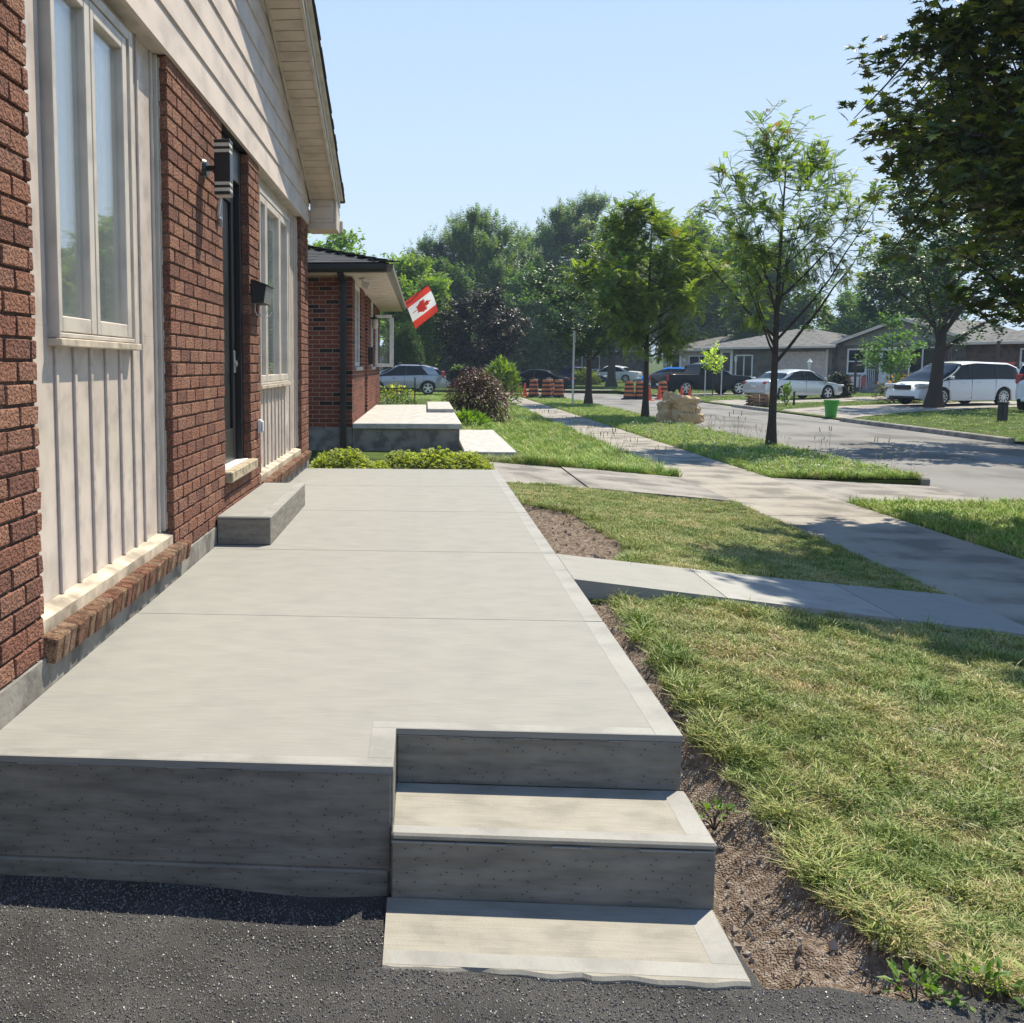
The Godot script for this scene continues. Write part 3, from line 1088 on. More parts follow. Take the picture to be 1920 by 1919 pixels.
# ------------------------------------------------------------------ the house beside the patio
func build_house() -> void:
	var base := Vector3(-4.0, 0.17, -5.6)
	var h := thing("brick_house", "rust red brick house with cream gable siding beside the new patio", "house", base)
	var off := -base
	# foundation
	var m := MB.new()
	m.span(Vector3(-8.0, -0.2, -12.14), Vector3(WX + 0.006, 0.54, 0.95), 0.004)
	part("foundation", m, M.foundation, h, off)
	# solid core of the brick piers, set back behind the joints
	var wall := MB.new()
	for q in [[0.95, -3.58], [-5.54, -7.02], [-8.08, -8.58], [-11.47, -12.15]]:
		wall.span(Vector3(-1.62, 0.54, q[1] + 0.006), Vector3(WX - 0.011, 3.24, q[0] - 0.006))
	wall.span(Vector3(-1.62, 0.54, -8.08), Vector3(WX - 0.011, 0.785, -7.02))      # under the door
	wall.span(Vector3(-1.62, 0.54, -5.54), Vector3(PX_ - 0.02, 0.70, -3.58))       # under the panels
	wall.span(Vector3(-1.62, 0.54, -11.47), Vector3(PX_ - 0.02, 0.70, -8.58))
	wall.span(Vector3(-8.0, 0.54, -12.15), Vector3(-1.62, 3.3, -11.95))
	wall.span(Vector3(-8.0, 0.54, 0.75), Vector3(-1.62, 3.3, 0.95))
	wall.span(Vector3(-8.0, 0.54, -11.95), Vector3(-7.8, 3.3, 0.75))
	var w := part("wall", wall, M.mortar, h, off)
	# bricks: the nearest ones singly, the rest joined
	var ch := 2.70 / 35.0
	var rest := []
	for k in M.bricks.size():
		rest.append([MB.new(), M.bricks[k]])
	var all := []
	for c in 35:
		for b in bond(WX, 0.10, -2.4, -3.575, 0.54, c, ch, 0.2255, 0.011, 0.0):
			all.append(b)
	for c in 35:
		for b in bond(WX, 0.10, -5.54, -7.02, 0.54, c, ch, 0.2255, 0.011, 0.0):
			all.append(b)
	var more := []
	for c in 35:
		for b in bond(WX, 0.10, 0.95, -2.4, 0.54, c, ch, 0.2255, 0.011, 0.0):
			more.append(b)
		for b in bond(WX, 0.10, -8.08, -8.58, 0.54, c, ch, 0.2255, 0.011, 0.0):
			more.append(b)
		for b in bond(WX, 0.10, -11.47, -12.15, 0.54, c, ch, 0.2255, 0.011, 0.0):
			more.append(b)
	for c in 3:
		for b in bond(WX, 0.10, -7.03, -8.075, 0.545, c, ch, 0.2255, 0.011, 0.0):
			more.append(b)
	var count := 0
	for b in all:
		var z: float = b[0].z
		var vis: bool = z < -3.0
		var tint: int = rng.randi() % M.bricks.size()
		if vis and count < 300:
			var o := part("brick", brick_mesh(b[1], ch - 0.0105, 0.10, rng.randi() % 4), M.bricks[tint], w, b[0])
			o.position += Vector3(rng.randf_range(-0.002, 0.003), 0, 0)
			count += 1
		else:
			more.append(b)
	for b in more:
		var mb: MB = rest[rng.randi() % rest.size()][0]
		mb.box(b[0] + Vector3(rng.randf_range(-0.002, 0.003), 0, 0), Vector3(0.10, ch - 0.0105, b[1]), 0.004)
	part_multi("bricks", multi_mesh(rest), w).set_meta("kind", "stuff")

	# brick-on-edge sills below the two panels
	for q in [[-3.565, -5.70, 29], [-8.64, -11.95, 42]]:
		var n: int = q[2]
		var bed := MB.new()
		bed.span(Vector3(-1.52, 0.535, q[1] + 0.01), Vector3(-1.352, 0.598, q[0] - 0.012))
		var sill := part("brick_sill", bed, M.mortar, h, off)
		var dl: float = (q[0] - q[1]) / n
		for i in n:
			var z: float = q[0] - (i + 0.5) * dl
			if q[1] + 0.01 > z - 0.03 and false:
				continue
			var bm := MB.new()
			var tilt := Basis(Vector3.FORWARD, 0.16) * Basis(Vector3.UP, rng.randf_range(-0.012, 0.012))
			bm.box(Vector3.ZERO, Vector3(0.205, 0.098, dl - 0.007), 0.006)
			var o := part("brick", bm, M.sill_bricks[rng.randi() % 4], sill)
			o.position = Vector3(-1.432 + rng.randf_range(-0.003, 0.004), 0.578 + rng.randf_range(-0.002, 0.002), z)
			o.basis = tilt

	build_bay(h, off, [-3.58, -5.54], -3.90, -5.00, 1.735, 3.18, [-3.962, -4.178, -4.386, -4.602, -4.819, -5.036], [-5.205], [[-3.915, -4.378], [-4.388, -4.915]])
	build_bay(h, off, [-8.58, -11.47], -8.80, -10.70, 1.46, 3.12, [-8.98, -9.216, -9.424, -9.678, -9.907, -10.146, -10.355, -10.573], [-10.98], [[-8.83, -9.20], [-9.21, -10.05], [-10.06, -10.64]])

	build_door(h, off)
	build_gable(h, off)
	build_wall_things()


func build_bay(h: Node3D, off: Vector3, zr: Array, wa: float, wb: float, wy0: float, wy1: float, low_battens: Array, tall_battens: Array, sashes: Array) -> void:
	var bay := Node3D.new()
	bay.name = "panel_bay"
	h.add_child(bay, true)
	bay.position = off
	# panel sheet in four pieces round the window; uv for the lower piece
	var lower := MB.new()
	var x := PX_
	var y0 := 0.66
	var a := lower.vert(Vector3(x, y0, zr[0]), Vector3.RIGHT, Vector2(0, 1))
	var b := lower.vert(Vector3(x, y0, zr[1]), Vector3.RIGHT, Vector2(1, 1))
	var c := lower.vert(Vector3(x, wy0 + 0.02, zr[1]), Vector3.RIGHT, Vector2(1, 0))
	var d := lower.vert(Vector3(x, wy0 + 0.02, zr[0]), Vector3.RIGHT, Vector2(0, 0))
	lower.face(a, b, c)
	lower.face(a, c, d)
	lower.span(Vector3(x - 0.03, y0, zr[1]), Vector3(x - 0.002, wy0 + 0.02, zr[0]))
	part("lower_panel", lower, M.panel, bay)
	var up := MB.new()
	up.span(Vector3(x - 0.03, wy0 + 0.0205, wa + 0.01), Vector3(x, 3.24, zr[0]))
	up.span(Vector3(x - 0.03, wy0 + 0.0205, zr[1]), Vector3(x, 3.24, wb - 0.01))
	up.span(Vector3(x - 0.03, wy1, wb - 0.01), Vector3(x, 3.24, wa + 0.01))
	part("side_panel", up, M.panel_plain, bay)
	for z in low_battens:
		var m := MB.new()
		m.span(Vector3(x - 0.001, 0.69, z - 0.016), Vector3(x + 0.012, wy0 - 0.03, z + 0.016), 0.003)
		part("batten", m, M.batten, bay)
	for z in tall_battens:
		var m := MB.new()
		m.span(Vector3(x - 0.001, 0.69, z - 0.012), Vector3(x + 0.012, 3.235, z + 0.012), 0.003)
		part("batten", m, M.batten, bay)
	# sloped metal flashing over the brick sill
	var f := MB.new()
	f.prism(PackedVector2Array([Vector2(x + 0.001, 0.60), Vector2(-1.388, 0.60), Vector2(-1.388, 0.668), Vector2(x + 0.001, 0.690)]), Vector3(0, 0, zr[0] - 0.002), Vector3.RIGHT, Vector3.UP, Vector3(0, 0, zr[1] - zr[0] + 0.004))
	part("flashing", f, M.flash, bay)
	# side trim and ragged caulk against the far pier
	f = MB.new()
	f.span(Vector3(x, 0.691, zr[1] + 0.004), Vector3(x + 0.028, 3.238, zr[1] + 0.022), 0.003)
	f.span(Vector3(x, 0.691, zr[1] + 0.06), Vector3(x + 0.015, 3.238, zr[1] + 0.075), 0.003)
	part("side_trim", f, M.frame, bay)
	f = MB.new()
	var y := 0.70
	while y < 3.2:
		var l := rng.randf_range(0.02, 0.07)
		f.span(Vector3(x + 0.026, y, zr[1] - 0.001), Vector3(x + 0.030 + rng.randf_range(0.002, 0.010), y + l, zr[1] + 0.005 + rng.randf_range(0, 0.004)), 0.0015)
		y += l
	part("caulk", f, M.caulk, bay).set_meta("kind", "stuff")

	# window
	var fx := x + 0.046          # front of the frame
	var fr := MB.new()
	fr.span(Vector3(x - 0.10, wy0 - 0.025, wa), Vector3(fx, wy1, wa - 0.02), 0.003)
	fr.span(Vector3(x - 0.10, wy0 - 0.025, wb), Vector3(fx, wy1, wb + 0.055), 0.003)
	fr.span(Vector3(x - 0.10, wy1 - 0.045, wb + 0.056), Vector3(fx - 0.002, wy1 - 0.002, wa - 0.021), 0.003)
	fr.span(Vector3(x - 0.10, wy0 - 0.023, wb + 0.056), Vector3(fx - 0.002, wy0 - 0.004, wa - 0.021), 0.003)
	var win := part("window", fr, M.frame, bay)
	for s in sashes:
		var za: float = s[0]
		var zb: float = s[1]
		var ra := 0.045
		var sm := MB.new()
		var sx := fx - 0.006
		sm.span(Vector3(sx - 0.05, wy0, za - ra), Vector3(sx, wy1 - 0.05, za), 0.004)
		sm.span(Vector3(sx - 0.05, wy0, zb), Vector3(sx, wy1 - 0.05, zb + ra + 0.025), 0.004)
		sm.span(Vector3(sx - 0.05, wy0, zb + ra + 0.026), Vector3(sx - 0.001, wy0 + 0.062, za - ra - 0.001), 0.004)
		sm.span(Vector3(sx - 0.05, wy1 - 0.112, zb + ra + 0.026), Vector3(sx - 0.001, wy1 - 0.05, za - ra - 0.001), 0.004)
		part("sash", sm, M.frame, win)
		var gl := MB.new()
		var gx := sx - 0.030
		gl.quad(Vector3(gx, wy0 + 0.05, za - ra + 0.01), Vector3(gx, wy0 + 0.05, zb + ra), Vector3(gx, wy1 - 0.10, zb + ra), Vector3(gx, wy1 - 0.10, za - ra + 0.01), Vector3.RIGHT)
		gl.quad(Vector3(gx - 0.014, wy0 + 0.05, za - ra + 0.01), Vector3(gx - 0.014, wy0 + 0.05, zb + ra), Vector3(gx - 0.014, wy1 - 0.10, zb + ra), Vector3(gx - 0.014, wy1 - 0.10, za - ra + 0.01), Vector3.RIGHT)
		for k in 2:          # two panes of two faces each
			var g2 := gx - 0.005 - 0.014 * k
			gl.quad(Vector3(g2, wy0 + 0.05, za - ra + 0.01), Vector3(g2, wy0 + 0.05, zb + ra), Vector3(g2, wy1 - 0.10, zb + ra), Vector3(g2, wy1 - 0.10, za - ra + 0.01), Vector3.RIGHT)
		part("pane", gl, M.glass, win)
		# sheer curtain in folds behind the glass
		var cu := MB.new()
		var n := 48
		for k in n:
			var t0 := float(k) / n
			var t1 := float(k + 1) / n
			var p0 := gx - 0.32 + 0.018 * sin(t0 * 34.0 + za * 9.0) + 0.006 * sin(t0 * 91.0)
			var p1 := gx - 0.32 + 0.018 * sin(t1 * 34.0 + za * 9.0) + 0.006 * sin(t1 * 91.0)
			var z0 := lerpf(za, zb, t0)
			var z1 := lerpf(za, zb, t1)
			cu.quad(Vector3(p0, wy0, z0), Vector3(p1, wy0, z1), Vector3(p1, wy1, z1), Vector3(p0, wy1, z0), Vector3.RIGHT)
		part("curtain", cu, M.curtain, win)
	var si := MB.new()
	si.span(Vector3(x - 0.02, wy0 - 0.058, wb - 0.02), Vector3(-1.398, wy0 - 0.026, wa + 0.012), 0.004)
	part("sill", si, M.flash, win)
	# room behind
	var rm := MB.new()
	rm.quad(Vector3(-2.6, 0.6, zr[0]), Vector3(-2.6, 0.6, zr[1]), Vector3(-2.6, 3.3, zr[1]), Vector3(-2.6, 3.3, zr[0]), Vector3.RIGHT)
	rm.quad(Vector3(-2.6, 0.6, zr[0]), Vector3(-1.5, 0.6, zr[0]), Vector3(-1.5, 3.3, zr[0]), Vector3(-2.6, 3.3, zr[0]), Vector3.FORWARD)
	rm.quad(Vector3(-2.6, 0.6, zr[1]), Vector3(-1.5, 0.6, zr[1]), Vector3(-1.5, 3.3, zr[1]), Vector3(-2.6, 3.3, zr[1]), Vector3.BACK)
	rm.quad(Vector3(-2.6, 0.61, zr[0]), Vector3(-1.5, 0.61, zr[0]), Vector3(-1.5, 0.61, zr[1]), Vector3(-2.6, 0.61, zr[1]), Vector3.UP)
	rm.quad(Vector3(-2.6, 3.29, zr[0]), Vector3(-1.5, 3.29, zr[0]), Vector3(-1.5, 3.29, zr[1]), Vector3(-2.6, 3.29, zr[1]), Vector3.DOWN)
	part("room", rm, M.interior, bay)
	# soffit strip under the siding over the recess
	var so := MB.new()
	so.span(Vector3(x - 0.03, 3.241, zr[1] - 0.001), Vector3(WX + 0.008, 3.262, zr[0] + 0.001), 0.002)
	part("head_trim", so, M.fascia, bay)


func build_door(h: Node3D, off: Vector3) -> void:
	var d := MB.new()
	d.span(Vector3(-1.545, 0.865, -7.985), Vector3(-1.50, 2.98, -7.105), 0.004)
	var door := part("door", d, M.black, h, off)
	d = MB.new()
	d.span(Vector3(-1.60, 0.865, -7.10), Vector3(-1.435, 3.235, -7.03), 0.004)
	d.span(Vector3(-1.60, 0.865, -8.07), Vector3(-1.435, 3.235, -7.99), 0.004)
	d.span(Vector3(-1.60, 2.985, -7.989), Vector3(-1.437, 3.235, -7.101), 0.004)
	part("frame", d, M.black, door)
	d = MB.new()
	d.span(Vector3(-1.5, 0.87, -7.95), Vector3(-1.478, 2.96, -7.86), 0.004)
	d.span(Vector3(-1.5, 0.87, -7.23), Vector3(-1.478, 2.96, -7.14), 0.004)
	d.span(Vector3(-1.5, 0.87, -7.859), Vector3(-1.479, 1.12, -7.231), 0.004)
	d.span(Vector3(-1.5, 2.83, -7.859), Vector3(-1.479, 2.96, -7.231), 0.004)
	part("storm_frame", d, M.black, door)
	d = MB.new()
	d.bar(Vector3(-1.455, 1.62, -7.90), Vector3(-1.455, 1.62, -7.80), 0.018, 0.018)
	d.bar(Vector3(-1.48, 1.62, -7.90), Vector3(-1.453, 1.62, -7.90), 0.03, 0.05)
	d.span(Vector3(-1.478, 1.55, -7.935), Vector3(-1.468, 1.72, -7.875), 0.003)
	part("handle", d, M.steel, door)
	d = MB.new()
	d.span(Vector3(-1.60, 0.80, -8.07), Vector3(-1.40, 0.872, -7.03), 0.004)
	part("threshold", d, M.white, door)
	d = MB.new()
	d.span(Vector3(-1.52, 0.790, -8.11), Vector3(-1.328, 0.868, -7.005), 0.008)
	part("door_sill", d, M.stone, h, off)


func build_gable(h: Node3D, off: Vector3) -> void:
	# lap boards, clipped by the slope of the roof
	var ys := [3.24, 3.453, 3.672, 3.894, 4.122, 4.352, 4.582, 4.812, 5.042, 5.272, 5.502, 5.72]
	var sd := Node3D.new()
	sd.name = "siding"
	h.add_child(sd, true)
	sd.position = off
	for i in ys.size() - 1:
		var y0: float = ys[i]
		var y1: float = ys[i + 1] + 0.016
		var lo0 := -12.155 if y0 < 3.55 else (y0 - 3.54) / 0.33 - 12.19
		var lo1 := -12.155 if y1 < 3.55 else (y1 - 3.54) / 0.33 - 12.19
		var hi0 := -5.6 - (lo0 + 5.6)
		var hi1 := -5.6 - (lo1 + 5.6)
		var cuts := [-9.9, -6.25, -2.6] if i % 3 == 0 else ([-8.1, -4.45, -0.8] if i % 3 == 1 else [-10.9, -7.25, -3.5])
		var stops := []
		stops.append([lo0, lo1])
		for c in cuts:
			if c > maxf(lo0, lo1) + 0.1 and c < minf(hi0, hi1) - 0.1:
				stops.append([c, c])
		stops.append([hi0, hi1])
		stops.sort_custom(func(p, q): return p[0] < q[0])
		for k in stops.size() - 1:
			var za: float = stops[k][0] + (0.0012 if k > 0 else 0.0)
			var zA: float = stops[k][1] + (0.0012 if k > 0 else 0.0)
			var zb: float = stops[k + 1][0] - (0.0012 if k < stops.size() - 2 else 0.0)
			var zB: float = stops[k + 1][1] - (0.0012 if k < stops.size() - 2 else 0.0)
			var m := MB.new()
			var xo := WX + 0.022
			var xi := WX + 0.008
			m.quad(Vector3(xo, y0, za), Vector3(xo, y0, zb), Vector3(xi, y1, zB), Vector3(xi, y1, zA), Vector3.RIGHT)
			m.quad(Vector3(xo, y0, za), Vector3(xo, y0, zb), Vector3(xi - 0.012, y0, zb), Vector3(xi - 0.012, y0, za), Vector3.DOWN)
			m.quad(Vector3(xi - 0.012, y0, za), Vector3(xi - 0.012, y0, zb), Vector3(xi - 0.012, y1, zB), Vector3(xi - 0.012, y1, zA), Vector3.LEFT)
			m.quad(Vector3(xo, y0, za), Vector3(xi - 0.012, y0, za), Vector3(xi - 0.012, y1, zA), Vector3(xi, y1, zA), Vector3.FORWARD)
			m.quad(Vector3(xo, y0, zb), Vector3(xi - 0.012, y0, zb), Vector3(xi - 0.012, y1, zB), Vector3(xi, y1, zB), Vector3.BACK)
			part("board", m, M.siding, sd)
	# structural gable wall behind the boards
	var g := MB.new()
	g.prism(PackedVector2Array([Vector2(-12.15, 3.263), Vector2(0.95, 3.263), Vector2(0.95, 3.55), Vector2(-5.6, 5.72), Vector2(-12.15, 3.55)]), Vector3(-1.62, 0, 0), Vector3.BACK, Vector3.UP, Vector3(0.23, 0, 0))
	part("gable_wall", g, M.dark, h, off)

	# rake soffit boards
	var xs := -1.075
	var sf := Node3D.new()
	sf.name = "soffit"
	h.add_child(sf, true)
	sf.position = off
	var slope := Vector3(0, 0.33, 1.0).normalized()
	var p0 := Vector3(0, rake_y(-12.19), -12.19)
	var total := 6.59 * sqrt(1.0 + 0.33 * 0.33)
	var bm := MB.new()
	bm.box(Vector3.ZERO, Vector3(xs - WX - 0.03, 0.012, 0.138), 0.003)
	var bmesh := bm.mesh()
	var nb := int(total / 0.146)
	for side in 2:
		for i in nb:
			var s := (i + 0.5) * total / nb
			var c := p0 + slope * s
			if side == 1:
				if i % 1 == 0 and c.z < -9.0 + 0.0:
					pass
				c.z = -5.6 - (c.z + 5.6)
			var o := part("soffit_board", bmesh, M.soffit, sf)
			o.position = Vector3((xs + WX + 0.03) * 0.5, c.y + 0.006, c.z)
			o.rotation.x = -atan(0.33) if side == 0 else atan(0.33)
	var bk := MB.new()
	for side in 2:
		var e := Vector3(0, rake_y(-5.6), -5.6)
		var q := p0 if side == 0 else Vector3(0, p0.y, -5.6 - (p0.z + 5.6))
		bk.quad(Vector3(WX, q.y + 0.014, q.z), Vector3(xs, q.y + 0.014, q.z), Vector3(xs, e.y + 0.014, e.z), Vector3(WX, e.y + 0.014, e.z), Vector3.DOWN)
	part("backing", bk, M.soffit, sf)
	# quarter-round trim where boards and soffit meet
	var tr := MB.new()
	tr.bar(Vector3(WX + 0.032, rake_y(-12.17) - 0.012, -12.17), Vector3(WX + 0.032, rake_y(-5.6) - 0.012, -5.6), 0.022, 0.03, Vector3.UP, 0.004)
	tr.bar(Vector3(WX + 0.032, rake_y(-12.17) - 0.012, 0.97), Vector3(WX + 0.032, rake_y(-5.6) - 0.012, -5.6), 0.022, 0.03, Vector3.UP, 0.004)
	part("frieze_trim", tr, M.fascia, sf)

	# fascia in two steps, drip edge, shingled roof
	var fa := MB.new()
	var dr := MB.new()
	for side in 2:
		var z0 := -12.62 if side == 0 else 1.42
		var a := Vector3(0, 3.54 + 0.33 * (-12.62 + 12.19), z0)
		var e := Vector3(0, rake_y(-5.6), -5.6)
		fa.bar(a + Vector3(xs + 0.012, 0.085, 0), e + Vector3(xs + 0.012, 0.085, 0), 0.022, 0.19, Vector3.UP, 0.003)
		fa.bar(a + Vector3(xs + 0.031, 0.135, 0), e + Vector3(xs + 0.031, 0.135, 0), 0.016, 0.088, Vector3.UP, 0.003)
		fa.bar(a + Vector3(xs + 0.026, 0.012, 0), e + Vector3(xs + 0.026, 0.012, 0), 0.012, 0.026, Vector3.UP, 0.003)
		dr.bar(a + Vector3(xs + 0.05, 0.188, 0), e + Vector3(xs + 0.05, 0.188, 0), 0.05, 0.016, Vector3.UP, 0.002)
	part("fascia", fa, M.fascia, h, off)
	part("drip_edge", dr, M.cream, h, off)
	# roof slopes and their edge of single shingles
	var rf := MB.new()
	for side in 2:
		var za := -12.70 if side == 0 else 1.50
		var ya := 3.54 + 0.33 * (-12.70 + 12.19) + 0.20
		var a := Vector3(xs + 0.085, ya, za)
		var e := Vector3(xs + 0.085, rake_y(-5.6) + 0.20, -5.6)
		var lft := Vector3(-7.5, 0, 0)
		rf.quad(a, a + lft, e + lft, e, Vector3.UP)
		rf.quad(a + Vector3.DOWN * 0.005, a + lft + Vector3.DOWN * 0.005, e + lft + Vector3.DOWN * 0.005, e + Vector3.DOWN * 0.005, Vector3.DOWN)
	var roof := part("roof", rf, M.shingle[0], h, off)
	var shm := MB.new()
	shm.box(Vector3.ZERO, Vector3(0.32, 0.010, 0.20), 0.002)
	var shmesh := shm.mesh()
	for i in 50:
		var z := -12.62 + i * 0.143
		if z > -5.7:
			break
		var o := part("shingle", shmesh, M.shingle[rng.randi() % 3], roof)
		o.position = Vector3(xs + 0.085 - 0.15 + rng.randf_range(-0.006, 0.008), 3.54 + 0.33 * (z + 12.19) + 0.212, z)
		o.rotation.x = -atan(0.33) + 0.03
	# boxed eave at the far end
	var ev := MB.new()
	ev.span(Vector3(WX + 0.023, 3.272, -12.62), Vector3(xs - 0.004, 3.57, -12.205), 0.003)
	ev.span(Vector3(WX - 6.0, 3.30, -12.62), Vector3(WX + 0.02, 3.42, -12.16), 0.003)
	var eb := part("eave_box", ev, M.soffit, h, off)
	ev = MB.new()
	ev.span(Vector3(WX + 0.03, 3.315, -12.2045), Vector3(xs - 0.03, 3.322, -12.199))
	ev.span(Vector3(WX + 0.03, 3.455, -12.2045), Vector3(xs - 0.03, 3.462, -12.199))
	part("groove", ev, M.batten, eb)
	ev = MB.new()
	ev.span(Vector3(WX - 0.01, 3.20, -12.66), Vector3(xs + 0.024, 3.270, -12.203), 0.003)
	part("eave_soffit", ev, M.soffit, eb)
	ev = MB.new()
	ev.span(Vector3(WX - 6.0, 3.22, -12.76), Vector3(xs + 0.06, 3.36, -12.665), 0.01)
	part("gutter", ev, M.fascia, eb)
	ev = MB.new()
	ev.prism(PackedVector2Array([Vector2(-12.66, 3.20), Vector2(-12.20, 3.20), Vector2(-12.20, 3.60), Vector2(-12.66, 3.46)]), Vector3(xs + 0.001, 0, 0), Vector3.BACK, Vector3.UP, Vector3(0.026, 0, 0))
	part("fascia", ev, M.fascia, eb)
	# ceiling and dark attic behind
	var at := MB.new()
	at.span(Vector3(-7.9, 3.30, -12.1), Vector3(-1.63, 3.36, 0.9))
	part("ceiling", at, M.interior, h, off)


func build_wall_things() -> void:
	# black up-down wall lamp with clear bands
	var at := Vector3(WX, 2.82, -6.44)
	var l := thing("wall_lamp", "black square up and down wall lamp with frosted bands by the door", "lamp", at)
	var m := MB.new()
	m.lathe_hard([Vector2(0, 0.026), Vector2(0.05, 0.024), Vector2(0.062, 0.0), Vector2(0.062, -0.004), Vector2(0, -0.004)], 24, Vector3.ZERO, Basis(Vector3.BACK, -PI / 2) )
	part("back_plate", m, M.black, l)
	m = MB.new()
	m.bar(Vector3(0.02, 0, 0), Vector3(0.075, 0, 0), 0.03, 0.03)
	part("arm", m, M.black, l)
	var lx := 0.125
	var hw := 0.05
	var ytop := 0.165
	m = MB.new()
	m.span(Vector3(lx - hw, -0.088, -hw), Vector3(lx + hw, 0.088, hw), 0.003)
	part("body", m, M.black, l)
	for s in [-1.0, 1.0]:
		var b := MB.new()
		b.span(Vector3(lx - hw, s * 0.108, -hw), Vector3(lx + hw, s * 0.124, hw), 0.002)
		b.span(Vector3(lx - hw, s * 0.146, -hw), Vector3(lx + hw, s * 0.166, hw), 0.002)
		part("cap_ring", b, M.black, l)
		for q in [[0.0885, 0.1075], [0.1245, 0.1455]]:
			var f := MB.new()
			f.span(Vector3(lx - hw + 0.003, s * q[0], -hw + 0.003), Vector3(lx + hw - 0.003, s * q[1], hw - 0.003))
			part("frosted_band", f, M.cream, l)
	m = MB.new()
	m.span(Vector3(lx - hw + 0.004, -0.172, -hw + 0.004), Vector3(lx + hw - 0.004, -0.1665, hw - 0.004))
	part("lens", m, M.cream, l)

	# house number 4 in steel beside the door
	m = MB.new()
	var o4 := Vector3(0, 0, 0)
	m.bar(o4 + Vector3(0.015, -0.10, -0.02), o4 + Vector3(0.015, 0.10, -0.02), 0.014, 0.020)
	m.bar(o4 + Vector3(0.015, 0.095, -0.022), o4 + Vector3(0.015, -0.04, 0.052), 0.014, 0.018)
	m.bar(o4 + Vector3(0.0155, -0.042, 0.055), o4 + Vector3(0.0155, -0.042, -0.052), 0.013, 0.02)
	m.bar(o4 + Vector3(0.0, 0.03, -0.02), o4 + Vector3(0.01, 0.03, -0.02), 0.008, 0.008)
	m.bar(o4 + Vector3(0.0, -0.07, -0.02), o4 + Vector3(0.01, -0.07, -0.02), 0.008, 0.008)
	single("house_number", m, M.steel, "steel number 4 fixed to the brick pier below the wall lamp", "house number", "", Vector3(WX + 0.002, 2.62, -6.85))

	# small steel hook
	m = MB.new()
	var pts := PackedVector3Array()
	var rr := PackedFloat32Array()
	for i in 9:
		var a := PI * i / 8.0
		pts.append(Vector3(0.012, -0.012 * sin(a), 0.012 * cos(a)))
		rr.append(0.002)
	m.tube(pts, rr, 5)
	m.bar(Vector3(0.0, 0.0, -0.012), Vector3(0.012, 0, -0.012), 0.004, 0.004)
	single("wall_hook", m, M.black_matte, "small dark hook screwed into the brick above the lamp", "hook", "", Vector3(WX, 2.93, -6.24))

	# letter box with newspaper loops
	var b := thing("mailbox", "grey and black metal letter box on the brick pier past the door", "mailbox", Vector3(WX + 0.004, 2.10, -8.335))
	m = MB.new()
	var z0 := -0.185
	var z1 := 0.185
	m.prism(PackedVector2Array([Vector2(0, 0), Vector2(0.095, 0), Vector2(0.115, 0.135), Vector2(0.0, 0.175)]), Vector3(0, 0, z0), Vector3.RIGHT, Vector3.UP, Vector3(0, 0, z1 - z0))
	part("box", m, M.black_matte, b)
	m = MB.new()
	m.prism(PackedVector2Array([Vector2(-0.002, 0.178), Vector2(0.128, 0.134), Vector2(0.128, 0.142), Vector2(-0.002, 0.188)]), Vector3(0, 0, z0 - 0.008), Vector3.RIGHT, Vector3.UP, Vector3(0, 0, z1 - z0 + 0.016))
	part("lid", m, M.black_matte, b)
	m = MB.new()
	m.prism(PackedVector2Array([Vector2(0.0965, 0.002), Vector2(0.0995, 0.002), Vector2(0.119, 0.131), Vector2(0.116, 0.131)]), Vector3(0, 0, z0 + 0.002), Vector3.RIGHT, Vector3.UP, Vector3(0, 0, z1 - z0 - 0.004))
	part("front_plate", m, M.steel, b)
	for zz in [0.10, -0.12]:
		m = MB.new()
		pts = PackedVector3Array([Vector3(0.012, 0.0, zz), Vector3(0.012, -0.06, zz), Vector3(0.03, -0.095, zz), Vector3(0.07, -0.105, zz), Vector3(0.10, -0.085, zz), Vector3(0.115, -0.055, zz)])
		rr = PackedFloat32Array([0.004, 0.004, 0.004, 0.004, 0.004, 0.004])
		m.tube(pts, rr, 6)
		part("newspaper_loop", m, M.white, b)

	# outdoor socket
	var s := thing("outlet_box", "small white weatherproof outlet box low on the brick pier", "outlet", Vector3(WX + 0.002, 1.105, -8.42))
	m = MB.new()
	m.span(Vector3(0, -0.055, -0.035), Vector3(0.03, 0.055, 0.035), 0.004)
	part("box", m, M.white, s)
	m = MB.new()
	m.span(Vector3(0.0305, -0.045, -0.028), Vector3(0.045, 0.045, 0.028), 0.006)
	part("cover", m, M.white, s)


# ------------------------------------------------------------------ foliage
var leafmesh := {}


